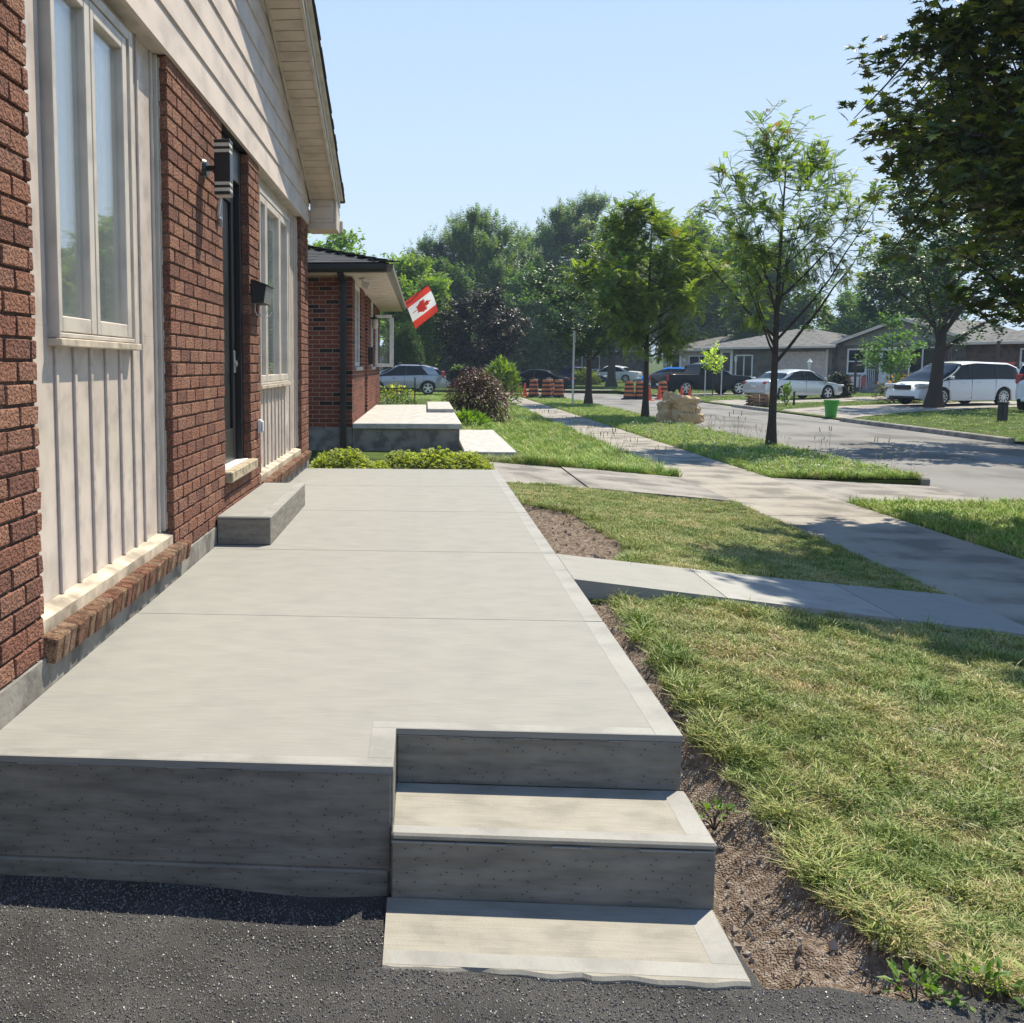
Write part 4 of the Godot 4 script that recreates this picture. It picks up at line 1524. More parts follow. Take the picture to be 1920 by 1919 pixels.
func make_leaf_meshes() -> void:
	# palmate maple leaf, about 1 wide
	var m := MB.new()
	var rim := []
	var spec := [[-90, 0.05], [-62, 0.30], [-40, 0.18], [-8, 0.50], [12, 0.25], [28, 0.36], [40, 0.24], [62, 0.50], [76, 0.26], [90, 0.58], [104, 0.26], [118, 0.50], [140, 0.24], [152, 0.36], [168, 0.25], [188, 0.50], [220, 0.18], [242, 0.30]]
	for s in spec:
		var a := deg_to_rad(s[0])
		rim.append(Vector3(cos(a) * s[1], 0.12 * s[1] * s[1] - 0.16 * absf(cos(a)) * s[1], -sin(a) * s[1]))
	var c := Vector3(0, 0.02, 0.02)
	for i in rim.size():
		m.tri(c, rim[i], rim[(i + 1) % rim.size()], Vector3.UP)
	leafmesh.maple = m.mesh()
	# spray of three maple leaves
	m = MB.new()
	for q in [[Vector3(0, 0, 0), 0.0, 1.0], [Vector3(0.45, -0.1, 0.3), 1.2, 0.9], [Vector3(-0.4, 0.12, 0.35), -1.0, 0.85]]:
		var bs := Basis(Vector3.UP, q[1]) * Basis(Vector3.RIGHT, 0.3 * q[1])
		for i in rim.size():
			if i % 2 == 0:
				m.tri(q[0] + bs * (c * q[2]), q[0] + bs * (rim[i] * q[2]), q[0] + bs * (rim[(i + 2) % rim.size()] * q[2]), bs * Vector3.UP)
	leafmesh.maple3 = m.mesh()
	# feathery compound leaf of the honey locust: leaflets along a curved stalk, length 1 along -z
	m = MB.new()
	var n := 9
	for i in n:
		var t := (i + 1.0) / n
		var p := Vector3(0, -0.18 * t * t, -t)
		for s in [-1.0, 1.0]:
			var l := 0.27 * (1.0 - 0.45 * absf(t - 0.45))
			var d := Vector3(s * 0.9, -0.12, -0.42).normalized()
			var w := d.cross(Vector3.UP).normalized() * 0.062
			m.tri(p, p + d * l * 0.5 + w, p + d * l, Vector3.UP)
			m.tri(p, p + d * l, p + d * l * 0.5 - w, Vector3.UP)
	for i in 4:
		var t0 := i / 4.0
		var t1 := (i + 1) / 4.0
		m.quad(Vector3(-0.008, -0.18 * t0 * t0, -t0), Vector3(0.008, -0.18 * t0 * t0, -t0), Vector3(0.008, -0.18 * t1 * t1, -t1), Vector3(-0.008, -0.18 * t1 * t1, -t1), Vector3.UP)
	leafmesh.locust = m.mesh()
	# loose clumps for trees far away
	for v in 2:
		m = MB.new()
		var g := RandomNumberGenerator.new()
		g.seed = 91 + v
		for i in 14:
			var p := Vector3(g.randf_range(-0.5, 0.5), g.randf_range(-0.38, 0.38), g.randf_range(-0.5, 0.5))
			var bs := Basis.from_euler(Vector3(g.randf_range(-0.9, 0.9), g.randf() * TAU, g.randf_range(-0.9, 0.9)))
			var l := g.randf_range(0.16, 0.30)
			var w := l * g.randf_range(0.3, 0.5)
			m.quad(p + bs * Vector3(-l, 0, 0), p + bs * Vector3(0, 0.03, w), p + bs * Vector3(l, 0, 0), p + bs * Vector3(0, 0.03, -w), bs * Vector3.UP)
		leafmesh["clump%d" % v] = m.mesh()
	# upswept spray: leaves along a rising shoot
	m = MB.new()
	var g2 := RandomNumberGenerator.new()
	g2.seed = 55
	for i in 16:
		var t := i / 16.0
		var p := Vector3(0.1 * sin(t * 3.0), t * 1.0, 0.06 * t)
		var a := i * 2.4
		var out := Vector3(cos(a), g2.randf_range(-0.1, 0.7), sin(a)).normalized()
		var l := 0.34 * (1.0 - 0.6 * t) + 0.05
		var w := out.cross(Vector3.UP).normalized() * l * 0.28
		m.quad(p, p + out * l * 0.5 + w, p + out * l, p + out * l * 0.5 - w, Vector3.UP)
	leafmesh.spray = m.mesh()
	# one simple pointed leaf
	m = MB.new()
	m.quad(Vector3(0, 0, 0), Vector3(0.22, 0.05, -0.45), Vector3(0, -0.02, -1), Vector3(-0.22, 0.05, -0.45), Vector3.UP)
	leafmesh.simple = m.mesh()


func bez(a: Vector3, b: Vector3, c: Vector3, t: float) -> Vector3:
	return a.lerp(b, t).lerp(b.lerp(c, t), t)


func rdir() -> Vector3:
	var z := rng.randf_range(-1, 1)
	var a := rng.randf() * TAU
	var r := sqrt(1.0 - z * z)
	return Vector3(r * cos(a), z, r * sin(a))


func pick_col(cols: Array) -> Color:
	var c: Color = cols[rng.randi() % cols.size()]
	var k := rng.randf_range(0.75, 1.25)
	return Color(c.r * k, c.g * k, c.b * k)


# d: h, r, crown (centre above base), rad, limbs, twigs, leaves, leaf, mat, size, cols, first, twig (length), up (0..1 rise of the limbs), flat, lean, stems
func tree(called: String, label: String, group: String, at: Vector3, d: Dictionary) -> Node3D:
	rng.seed = d.seed
	var root := thing(called, label, "tree", at, 0.0, group)
	var wood := MB.new()
	var sides: int = d.get("sides", 8)
	var h: float = d.h
	var cr: Vector3 = d.crown
	var rd: Vector3 = d.rad
	var lean: Vector3 = d.get("lean", Vector3.ZERO)
	var first: float = d.first
	var top := Vector3(cr.x * 0.8, h * d.get("leader", 0.8), cr.z * 0.8) + lean
	# trunk
	var pts := PackedVector3Array()
	var rr := PackedFloat32Array()
	var nseg := 10
	for i in nseg + 1:
		var t := float(i) / nseg
		var w := Vector3(sin(t * 5.0 + d.seed), 0, cos(t * 4.0 + d.seed)) * 0.03 * h * 0.12 * t
		pts.append(Vector3.ZERO.lerp(top, t) + w + Vector3(0, -0.08 if i == 0 else 0.0, 0))
		var flare := 1.0 + 0.55 * exp(-t * h / 0.25)
		rr.append(maxf(0.006, d.r * (1.0 - 0.9 * t) * flare))
	wood.tube(pts, rr, sides)
	var xf := []
	var cols := PackedColorArray()
	var tip := MB.new()
	var sz: Array = d.size
	var limbs: int = d.limbs
	var up: float = d.get("up", 0.4)
	for i in limbs:
		var t := lerpf(first, 0.97, pow((i + rng.randf()) / limbs, 0.9))
		var idx := t * nseg
		var k := mini(int(idx), nseg - 1)
		var s := pts[k].lerp(pts[k + 1], idx - k)
		# a goal in the crown: direction spread evenly, height about that of the start plus the rise
		var a := i * 2.39996 + rng.randf_range(-0.5, 0.5)
		var v := rng.randf_range(-1.0, 1.0) * 0.55 + lerpf(-0.75, 0.95, (t - first) / (0.97 - first)) * 0.75
		v = lerpf(d.get("vmin", -0.96), 0.98, (clampf(v, -0.96, 0.98) + 0.96) / 1.94)
		var ring := sqrt(maxf(0.02, 1.0 - v * v))
		var reach := rng.randf_range(0.72, 1.0)
		var goal := cr + Vector3(cos(a) * ring * rd.x, v * rd.y, sin(a) * ring * rd.z) * reach
		var mid := s.lerp(goal, 0.5) + Vector3.UP * (up * 0.25 * s.distance_to(goal)) * (1.0 if d.get("droop", false) else -1.0) + rdir() * 0.06 * h * 0.3
		var lp := PackedVector3Array()
		var lr := PackedFloat32Array()
		var r0 := maxf(0.008, rr[k] * rng.randf_range(0.35, 0.55))
		for q in 7:
			var tt := q / 6.0
			lp.append(bez(s, mid, goal, tt) + rdir() * 0.012 * h * tt * 0.5)
			lr.append(maxf(0.004, r0 * (1.0 - 0.85 * tt)))
		wood.tube(lp, lr, 5, false)
		var twigs: int = d.twigs
		for j in twigs:
			var tt := lerpf(d.get("bare", 0.25), 1.0, (j + rng.randf()) / twigs)
			var b0 := bez(s, mid, goal, tt)
			var dirn: Vector3 = (rdir() + (b0 - cr).normalized() * 0.7 + Vector3.UP * d.get("rise", 0.3)).normalized()
			var tl: float = d.twig * rng.randf_range(0.5, 1.15)
			var b1: Vector3 = b0 + dirn * tl
			# stay within the crown
			var e: Vector3 = (b1 - cr) / rd
			if e.length() > 1.06:
				b1 = cr + (b1 - cr) / e.length() * rng.randf_range(0.94, 1.1)
			var bm := b0.lerp(b1, 0.5) + Vector3.UP * tl * rng.randf_range(-0.12, 0.16)
			if d.get("show_twigs", false):
				wood.tube(PackedVector3Array([b0, bm, b1]), PackedFloat32Array([0.008 * h / 6.0, 0.006 * h / 6.0, 0.003 * h / 6.0]), 3, false)
			var nl: int = d.leaves
			for q in nl:
				var u := (q + rng.randf()) / nl
				var p: Vector3 = bez(b0, bm, b1, u) + rdir() * d.get("scatter", 0.1) * tl
				if p.y < d.get("ymin", -9.0) + 0.35 * sin(p.x * 2.1 + p.z * 1.3):
					continue
				var sc := rng.randf_range(sz[0], sz[1])
				var fl: float = d.get("flat", 0.6)
				var bs: Basis
				if d.get("along", false):
					var dd: Vector3 = (b1 - b0).normalized()
					dd = (dd * 0.5 + rdir() * Vector3(0.95, 0.4, 0.95) + Vector3.UP * 0.05).normalized()
					bs = Basis.looking_at(dd, Vector3.UP if absf(dd.y) < 0.95 else Vector3.RIGHT)
				else:
					bs = Basis.from_euler(Vector3(rng.randf_range(-fl, fl), rng.randf() * TAU, rng.randf_range(-fl, fl)))
				xf.append(Transform3D(bs.scaled(Vector3.ONE * sc), p))
				cols.append(pick_col(d.cols))
				if d.has("tips") and e.length() > 0.88 and rng.randf() < 0.06 and p.y > cr.y:
					cols[cols.size() - 1] = pick_col(d.tips)
	part("trunk", wood, d.get("bark", M.bark), root)
	many("crown", leafmesh[d.leaf], d.mat, xf, cols, root).set_meta("kind", "stuff")
	return root


func cset(r: float, g: float, b: float, n := 4, spread := 0.25) -> Array:
	var res := []
	r *= 2.6
	g *= 2.6
	b *= 2.5
	for i in n:
		var t := (float(i) / maxf(1.0, n - 1) - 0.5) * 2.0 * spread
		res.append(Color(r * (1.0 + t * 1.1), g * (1.0 + t * 0.8), b * (1.0 + t * 0.4)))
	return res


func build_trees() -> void:
	make_leaf_meshes()
	var bl := "trees along the boulevard"
	# the maple whose dark crown hangs in from the right
	tree("maple_tree", "big dark maple hanging into the picture from the right edge", "", Vector3(6.85, 0.0, -9.9), {seed = 11, h = 9.6, r = 0.17, ymin = 1.55, vmin = -0.10, crown = Vector3(0.1, 2.65, 0.0), rad = Vector3(3.15, 6.4, 3.0), limbs = 104, twigs = 19, leaves = 50, leaf = "maple", mat = M.leaf_dark, size = [0.10, 0.19], cols = [Color(0.065, 0.092, 0.028), Color(0.055, 0.080, 0.026), Color(0.085, 0.115, 0.032), Color(0.07, 0.066, 0.032), Color(0.12, 0.14, 0.035), Color(0.26, 0.28, 0.05)], first = 0.17, twig = 0.95, up = 0.5, flat = 0.75, scatter = 0.16, droop = true, rise = -0.2, bare = 0.25, show_twigs = true})  # brightest yellow-green leaf colour paints in sunlight glowing through the crown
	# young honey locusts
	tree("locust_tree", "young open honey locust with a bare slim trunk, nearest on the boulevard", bl, Vector3(6.81, 0.0, -20.74), {seed = 21, h = 6.6, r = 0.085, vmin = -0.75, crown = Vector3(0.05, 4.4, 0), rad = Vector3(1.75, 2.1, 1.75), limbs = 28, twigs = 11, leaves = 13, leaf = "locust", mat = M.leaf, size = [0.13, 0.25], cols = cset(0.086, 0.116, 0.040, 5, 0.4), tips = [Color(0.30, 0.16, 0.06)], first = 0.26, twig = 0.55, up = 0.5, along = true, scatter = 0.12, rise = 0.25, bare = 0.33, show_twigs = true, leader = 0.85})
	tree("locust_tree", "dense honey locust beside the stacked paper bags", bl, Vector3(6.77, 0.0, -32.2), {seed = 22, h = 6.9, r = 0.10, crown = Vector3(0.0, 4.25, 0), rad = Vector3(2.45, 2.3, 2.45), limbs = 36, twigs = 15, leaves = 17, leaf = "locust", mat = M.leaf, size = [0.20, 0.34], cols = cset(0.086, 0.114, 0.034, 5, 0.4), tips = [Color(0.26, 0.17, 0.06)], first = 0.28, twig = 0.7, up = 0.4, along = true, scatter = 0.14, rise = 0.1, bare = 0.2, leader = 0.9})
	tree("maple_tree", "dark green maple on the boulevard beyond the sign post", bl, Vector3(6.74, 0.0, -43.1), {seed = 23, h = 6.6, r = 0.15, crown = Vector3(-0.3, 4.4, 0), rad = Vector3(2.5, 2.35, 2.5), limbs = 26, twigs = 12, leaves = 16, leaf = "maple3", mat = M.leaf_dark, size = [0.17, 0.30], cols = cset(0.026, 0.044, 0.018), first = 0.3, twig = 0.8, up = 0.4, scatter = 0.16, lean = Vector3(0.25, 0, 0)})
	# across the road
	tree("maple_tree", "maple with a thick dark trunk in front of the white minivan", "", Vector3(19.75, far_h(19.9, -42.0), -41.6), {seed = 24, h = 8.8, r = 0.27, crown = Vector3(0.4, 5.7, 0), rad = Vector3(4.0, 3.5, 3.6), limbs = 26, twigs = 12, leaves = 14, leaf = "maple3", mat = M.leaf_dark, size = [0.2, 0.36], cols = cset(0.026, 0.046, 0.018), first = 0.27, twig = 1.0, up = 0.4, scatter = 0.16, droop = true, rise = -0.1})
	tree("maple_tree", "shady maple across the road whose crown merges with the near maple", "", Vector3(14.3, far_h(14.3, -22.6), -22.6), {seed = 51, h = 9.0, r = 0.24, crown = Vector3(-0.7, 5.4, 0), rad = Vector3(3.7, 3.6, 3.7), limbs = 34, twigs = 14, leaves = 20, leaf = "maple3", mat = M.leaf_dark, size = [0.17, 0.30], cols = cset(0.02, 0.034, 0.012), first = 0.24, twig = 1.0, up = 0.4, scatter = 0.16, droop = true, rise = -0.1})
	tree("sapling", "small bright green sapling tied between two stakes beside the pickup", "", Vector3(16.2, far_h(16.2, -59.5), -59.5), {seed = 25, h = 3.1, r = 0.03, crown = Vector3(0, 2.25, 0), rad = Vector3(0.75, 0.95, 0.75), limbs = 12, twigs = 6, leaves = 7, leaf = "simple", mat = M.leaf, size = [0.12, 0.22], cols = cset(0.24, 0.29, 0.05), first = 0.45, twig = 0.3, up = 0.5, flat = 0.9, scatter = 0.3, sides = 6})
	tree("leafy_tree", "small leafy green tree in front of the grey gable house", "", Vector3(22.4, far_h(22.4, -51.5), -51.5), {seed = 26, h = 4.2, r = 0.07, crown = Vector3(0, 2.5, 0), rad = Vector3(1.55, 1.7, 1.55), limbs = 18, twigs = 9, leaves = 12, leaf = "simple", mat = M.leaf, size = [0.14, 0.26], cols = cset(0.045, 0.085, 0.025), first = 0.25, twig = 0.5, flat = 0.9, scatter = 0.3})
	tree("leafy_tree", "stout tree with a thick trunk across the road behind the road works", "", Vector3(14.2, far_h(14.2, -80.0), -80.0), {seed = 27, h = 8.5, r = 0.36, crown = Vector3(0, 5.4, 0), rad = Vector3(3.2, 2.9, 3.0), limbs = 18, twigs = 8, leaves = 9, leaf = "clump0", mat = M.leaf, size = [0.5, 0.85], cols = cset(0.04, 0.07, 0.024), first = 0.3, twig = 1.0, scatter = 0.2})
	tree("leafy_tree", "slim tree beside the dark blue sedan", "", Vector3(10.6, far_h(14.0, -88.0), -88.0), {seed = 28, h = 8.5, r = 0.2, crown = Vector3(0, 5.6, 0), rad = Vector3(2.8, 2.8, 2.8), limbs = 16, twigs = 8, leaves = 9, leaf = "clump0", mat = M.leaf, size = [0.5, 0.85], cols = cset(0.035, 0.065, 0.024), first = 0.3, twig = 1.0, scatter = 0.2})
	# round dark tree with purple leaves
	tree("plum_tree", "round dark purple leaved tree behind the flag", "", Vector3(3.3, 0.0, -64.5), {seed = 29, h = 6.6, r = 0.2, crown = Vector3(0, 3.6, 0), rad = Vector3(3.4, 3.1, 3.2), limbs = 36, twigs = 14, leaves = 12, leaf = "maple3", mat = M.leaf_dark, size = [0.28, 0.5], cols = [Color(0.045, 0.036, 0.032), Color(0.032, 0.028, 0.026), Color(0.06, 0.045, 0.038), Color(0.03, 0.034, 0.022)], first = 0.12, twig = 0.9, scatter = 0.2, droop = true, rise = -0.1})
	# tall trees behind everything
	var back := "tall trees behind the houses"
	tree("tall_maple", "tall green tree with upswept sprays above the purple tree", back, Vector3(4.3, 0.3, -96.0), {seed = 31, h = 15.5, r = 0.4, crown = Vector3(0, 8.6, 0), rad = Vector3(6.5, 6.8, 5.0), limbs = 44, twigs = 17, leaves = 14, leaf = "spray", mat = M.leaf, size = [0.55, 1.0], cols = cset(0.066, 0.098, 0.042), first = 0.15, twig = 2.2, flat = 0.5, scatter = 0.2, rise = 0.8, up = 0.6})
	tree("tall_maple", "tallest tree on the skyline, grey green and airy", back, Vector3(16.5, 0.5, -112.0), {seed = 32, h = 18.6, r = 0.5, crown = Vector3(0, 10.6, 0), rad = Vector3(8.2, 7.8, 6.0), limbs = 52, twigs = 17, leaves = 14, leaf = "spray", mat = M.leaf, size = [0.6, 1.15], cols = cset(0.068, 0.098, 0.046), first = 0.15, twig = 2.8, flat = 0.5, scatter = 0.2, rise = 0.9, up = 0.6})
	tree("tall_maple", "broad tree behind the two locusts, right of the skyline gap", back, Vector3(27.0, 0.4, -106.0), {seed = 33, h = 16.5, r = 0.4, crown = Vector3(0, 8.6, 0), rad = Vector3(6.0, 7.0, 5.0), limbs = 30, twigs = 14, leaves = 8, leaf = "clump1", mat = M.leaf, size = [1.0, 1.7], cols = cset(0.064, 0.094, 0.042), first = 0.12, twig = 2.2, flat = 0.5, scatter = 0.25, rise = 0.5})
	tree("tall_maple", "soft green tree filling the skyline left of the tallest tree", back, Vector3(11.0, 0.5, -122.0), {seed = 42, h = 16.5, r = 0.4, crown = Vector3(0, 8.8, 0), rad = Vector3(6.5, 7.2, 5.0), limbs = 34, twigs = 15, leaves = 10, leaf = "clump0", mat = M.leaf, size = [0.7, 1.2], cols = cset(0.066, 0.096, 0.046), first = 0.12, twig = 2.2, flat = 0.6, scatter = 0.25, rise = 0.5})
	tree("tall_maple", "soft green tree filling the skyline right of the tallest tree", back, Vector3(23.0, 0.5, -122.0), {seed = 43, h = 18.0, r = 0.4, crown = Vector3(0, 9.6, 0), rad = Vector3(6.5, 7.8, 5.0), limbs = 34, twigs = 15, leaves = 10, leaf = "clump1", mat = M.leaf, size = [0.7, 1.2], cols = cset(0.066, 0.096, 0.046), first = 0.12, twig = 2.2, flat = 0.6, scatter = 0.25, rise = 0.5})
	tree("leafy_tree", "light green tree rising behind the neighbour's dark roof", back, Vector3(-6.4, 0.1, -58.0), {seed = 34, h = 9.4, r = 0.25, crown = Vector3(0, 5.6, 0), rad = Vector3(4.6, 3.5, 3.6), limbs = 28, twigs = 13, leaves = 9, leaf = "clump0", mat = M.leaf, size = [0.45, 0.8], cols = cset(0.105, 0.155, 0.035), first = 0.2, twig = 1.2, flat = 0.6, scatter = 0.25})
	tree("leafy_tree", "yellow green tree behind the flag pole", back, Vector3(-0.9, 0.1, -66.0), {seed = 35, h = 8.4, r = 0.22, crown = Vector3(0, 4.6, 0), rad = Vector3(2.6, 3.6, 2.6), limbs = 24, twigs = 12, leaves = 9, leaf = "clump1", mat = M.leaf, size = [0.5, 0.85], cols = cset(0.09, 0.13, 0.032), first = 0.15, twig = 1.2, flat = 0.6, scatter = 0.25})
	tree("leafy_tree", "dark green tree filling the gap behind the boulevard maple", back, Vector3(11.5, 0.2, -100.0), {seed = 36, h = 10.5, r = 0.3, crown = Vector3(0, 5.6, 0), rad = Vector3(4.6, 4.6, 4.0), limbs = 26, twigs = 12, leaves = 8, leaf = "clump0", mat = M.leaf, size = [0.8, 1.3], cols = cset(0.04, 0.07, 0.028), first = 0.15, twig = 1.6, flat = 0.6, scatter = 0.25})
	tree("leafy_tree", "bluish green tree seen between the two locusts above the bungalow roof", back, Vector3(29.5, 0.4, -92.0), {seed = 37, h = 11.8, r = 0.3, crown = Vector3(0, 6.6, 0), rad = Vector3(3.6, 5.0, 3.4), limbs = 24, twigs = 12, leaves = 8, leaf = "clump1", mat = M.leaf, size = [0.7, 1.2], cols = cset(0.045, 0.075, 0.035), first = 0.15, twig = 1.5, flat = 0.6, scatter = 0.25})
	tree("leafy_tree", "dark tree behind the grey gable house", back, Vector3(31.5, 0.3, -70.0), {seed = 38, h = 9.6, r = 0.3, crown = Vector3(0, 5.5, 0), rad = Vector3(3.6, 4.2, 3.2), limbs = 26, twigs = 12, leaves = 8, leaf = "clump0", mat = M.leaf, size = [0.55, 0.95], cols = cset(0.038, 0.066, 0.026), first = 0.15, twig = 1.4, flat = 0.6, scatter = 0.25})
	tree("leafy_tree", "low green tree behind the bungalow's garage", back, Vector3(36.0, 0.3, -88.0), {seed = 39, h = 7.4, r = 0.25, crown = Vector3(0, 4.2, 0), rad = Vector3(5.0, 3.1, 3.0), limbs = 24, twigs = 12, leaves = 8, leaf = "clump1", mat = M.leaf, size = [0.6, 1.0], cols = cset(0.05, 0.085, 0.03), first = 0.15, twig = 1.4, flat = 0.6, scatter = 0.25})
	tree("leafy_tree", "deep green tree left of the dark purple one", back, Vector3(0.9, 0.1, -84.0), {seed = 40, h = 10.0, r = 0.25, crown = Vector3(0, 5.2, 0), rad = Vector3(3.6, 4.6, 3.2), limbs = 24, twigs = 12, leaves = 8, leaf = "clump0", mat = M.leaf, size = [0.6, 1.1], cols = cset(0.042, 0.07, 0.026), first = 0.12, twig = 1.4, flat = 0.6, scatter = 0.25})
	tree("leafy_tree", "green tree between the purple tree and the boulevard maple", back, Vector3(8.2, 0.1, -86.0), {seed = 41, h = 9.4, r = 0.25, crown = Vector3(0, 5.2, 0), rad = Vector3(2.8, 4.0, 2.8), limbs = 22, twigs = 12, leaves = 8, leaf = "clump1", mat = M.leaf, size = [0.6, 1.0], cols = cset(0.05, 0.085, 0.03), first = 0.2, twig = 1.3, flat = 0.6, scatter = 0.25})


# ------------------------------------------------------------------ shrubs and garden plants
func bush(called: String, label: String, group: String, at: Vector3, rad: Vector3, count: int, leaf: String, size: Array, cols: Array, sd: int, m: Material, o := {}) -> Node3D:
	rng.seed = sd
	var root := thing(called, label, o.get("cat", "shrub"), at, 0.0, group)
	var stems := MB.new()
	var xf := []
	var cc := PackedColorArray()
	var ns: int = o.get("stems", 14)
	var tips := []
	for i in ns:
		var a := i * 2.4 + rng.randf()
		var v := rng.randf_range(0.15, 1.0)
		var ring := sqrt(1.0 - v * v * 0.9)
		var goal := Vector3(cos(a) * ring * rad.x, v * rad.y, sin(a) * ring * rad.z) * rng.randf_range(0.75, 0.98)
		var mid := Vector3(goal.x * 0.35, goal.y * 0.7, goal.z * 0.35)
		var pts := PackedVector3Array()
		var rr := PackedFloat32Array()
		for q in 5:
			pts.append(bez(Vector3(goal.x * 0.08, -0.03, goal.z * 0.08), mid, goal, q / 4.0))
			rr.append(lerpf(o.get("stem_r", 0.012), 0.003, q / 4.0))
		stems.tube(pts, rr, 4, false)
		tips.append(goal)
	var lump := FastNoiseLite.new()
	lump.seed = sd
	lump.frequency = o.get("lump", 1.2)
	for i in count:
		var a := rng.randf() * TAU
		var v := pow(rng.randf(), 0.8)
		var ring := sqrt(maxf(0.0, 1.0 - v * v))
		var dirn := Vector3(cos(a) * ring, v, sin(a) * ring)
		var depth := 1.0 - 0.45 * pow(rng.randf(), 2.2)
		var bump: float = 1.0 + o.get("rough", 0.16) * lump.get_noise_3dv(dirn * 2.0)
		var p: Vector3 = dirn * rad * depth * bump
		p.y += 0.02
		var out := (dirn + rdir() * 0.6).normalized()
		var bs: Basis
		if o.get("along", true):
			var dd: Vector3 = (out + Vector3.DOWN * o.get("hang", 0.3) + rdir() * 0.35).normalized()
			bs = Basis.looking_at(dd, Vector3.UP if absf(dd.y) < 0.95 else Vector3.RIGHT)
		else:
			bs = Basis.from_euler(Vector3(rng.randf_range(-0.7, 0.7), rng.randf() * TAU, rng.randf_range(-0.7, 0.7)))
		var s := rng.randf_range(size[0], size[1])
		xf.append(Transform3D(bs.scaled(Vector3.ONE * s), p))
		cc.append(pick_col(cols))
	part("stems", stems, M.bark, root)
	many("foliage", leafmesh[leaf], m, xf, cc, root).set_meta("kind", "stuff")
	return root


func build_plants() -> void:
	var yg := [Color(0.44, 0.47, 0.15), Color(0.50, 0.52, 0.18), Color(0.30, 0.37, 0.12), Color(0.38, 0.43, 0.15)]
	var sed := "sedum clumps behind the patio"
	var names := ["yellow green sedum clump, leftmost of the row behind the patio", "small low yellow green sedum clump, second from the left", "middle yellow green sedum clump below the neighbour's porch wall", "tall yellow green sedum clump, second from the right", "rightmost yellow green sedum clump at the patio corner"]
	var spots := [[-1.05, 0.40, 0.30], [-0.55, 0.27, 0.16], [-0.26, 0.32, 0.27], [0.14, 0.34, 0.32], [0.50, 0.38, 0.27]]
	for i in 5:
		var s: Array = spots[i]
		var b := bush("sedum", names[i], sed, Vector3(s[0], 0.17, -13.05 + 0.12 * (i % 2)), Vector3(s[1], s[2], 0.34), 1500, "clump0", [0.07, 0.12], yg, 60 + i, M.leaf, {cat = "plant", stems = 26, hang = -0.25, rough = 0.35, lump = 3.0})
		# flat flower heads
		var fl := MB.new()
		for k in 70:
			var a := rng.randf() * TAU
			var v := rng.randf_range(0.2, 1.0)
			var ring := sqrt(1.0 - v * v)
			var c := Vector3(cos(a) * ring * s[1], v * s[2] * 1.04 + 0.02, sin(a) * ring * 0.34)
			for q in 9:
				var pp := c + Vector3(rng.randf_range(-0.04, 0.04), rng.randf_range(-0.01, 0.012), rng.randf_range(-0.04, 0.04))
				fl.box(pp, Vector3(0.016, 0.012, 0.016), 0.0, Basis(Vector3.UP, rng.randf() * TAU))
		part("flower_heads", fl, mat(lin(0.52, 0.52, 0.20), 0.8), b)
	bush("hosta", "small yellow leaved hosta at the foot of the house corner", "", Vector3(-1.24, 0.17, -12.62), Vector3(0.09, 0.30, 0.10), 40, "simple", [0.08, 0.16], [Color(0.36, 0.38, 0.07), Color(0.30, 0.36, 0.06)], 70, M.leaf, {cat = "plant", stems = 8, hang = -0.1})
	# weeping japanese maple by the neighbour's walk
	bush("japanese_maple", "domed weeping maple with dark purple lacy leaves", "", Vector3(1.28, lawn_h(1.28, -26.0), -26.1), Vector3(0.85, 1.28, 0.85), 9500, "simple", [0.045, 0.10], [Color(0.085, 0.030, 0.028), Color(0.06, 0.024, 0.024), Color(0.13, 0.048, 0.036), Color(0.10, 0.036, 0.03)], 71, M.leaf_dark, {stems = 30, hang = 0.9, rough = 0.22, lump = 2.0, stem_r = 0.02})
	bush("hydrangea", "bright green hydrangea shrub behind the purple maple", "", Vector3(3.3, 0.02, -45.0), Vector3(0.85, 1.75, 0.85), 1500, "simple", [0.16, 0.30], [Color(0.17, 0.25, 0.06), Color(0.12, 0.20, 0.05), Color(0.24, 0.32, 0.09)], 72, M.leaf, {stems = 24, hang = 0.0, rough = 0.3})
	bush("leafy_clump", "fresh green leafy clump at the foot of the purple maple", "", Vector3(0.98, lawn_h(1.0, -23.2), -23.3), Vector3(0.50, 0.32, 0.4), 420, "simple", [0.10, 0.20], [Color(0.15, 0.26, 0.05), Color(0.20, 0.32, 0.07)], 73, M.leaf, {cat = "plant", stems = 10, hang = -0.1})
	bush("climbing_shrub", "tall rounded green shrub past the neighbour's open window", "", Vector3(-1.2, 0.1, -60.0), Vector3(1.3, 3.7, 1.2), 2400, "clump0", [0.16, 0.30], [Color(0.06, 0.12, 0.03), Color(0.085, 0.16, 0.035), Color(0.045, 0.09, 0.025)], 74, M.leaf, {stems = 16, hang = 0.4, rough = 0.3})
	bush("flower_shrub", "garden flowers with cream heads inside the black railing", "", Vector3(-0.95, 0.12, -33.0), Vector3(0.75, 0.85, 0.5), 520, "simple", [0.10, 0.2], [Color(0.10, 0.18, 0.05), Color(0.55, 0.52, 0.36), Color(0.16, 0.24, 0.05), Color(0.5, 0.42, 0.08)], 75, M.leaf, {cat = "plant", stems = 14})
	bush("ground_shrub", "low grey green spreading shrub at the end of the neighbour's porch", "", Vector3(-0.75, 0.12, -27.8), Vector3(0.85, 0.62, 0.6), 700, "simple", [0.08, 0.15], [Color(0.07, 0.11, 0.05), Color(0.10, 0.14, 0.06)], 76, M.leaf, {stems = 14})
	bush("round_shrub", "small round pale green shrub in front of the far grey house", "", Vector3(2.5, 0.0, -78.0), Vector3(0.9, 1.5, 0.9), 420, "clump0", [0.3, 0.5], [Color(0.14, 0.22, 0.05), Color(0.18, 0.26, 0.06)], 77, M.leaf, {})
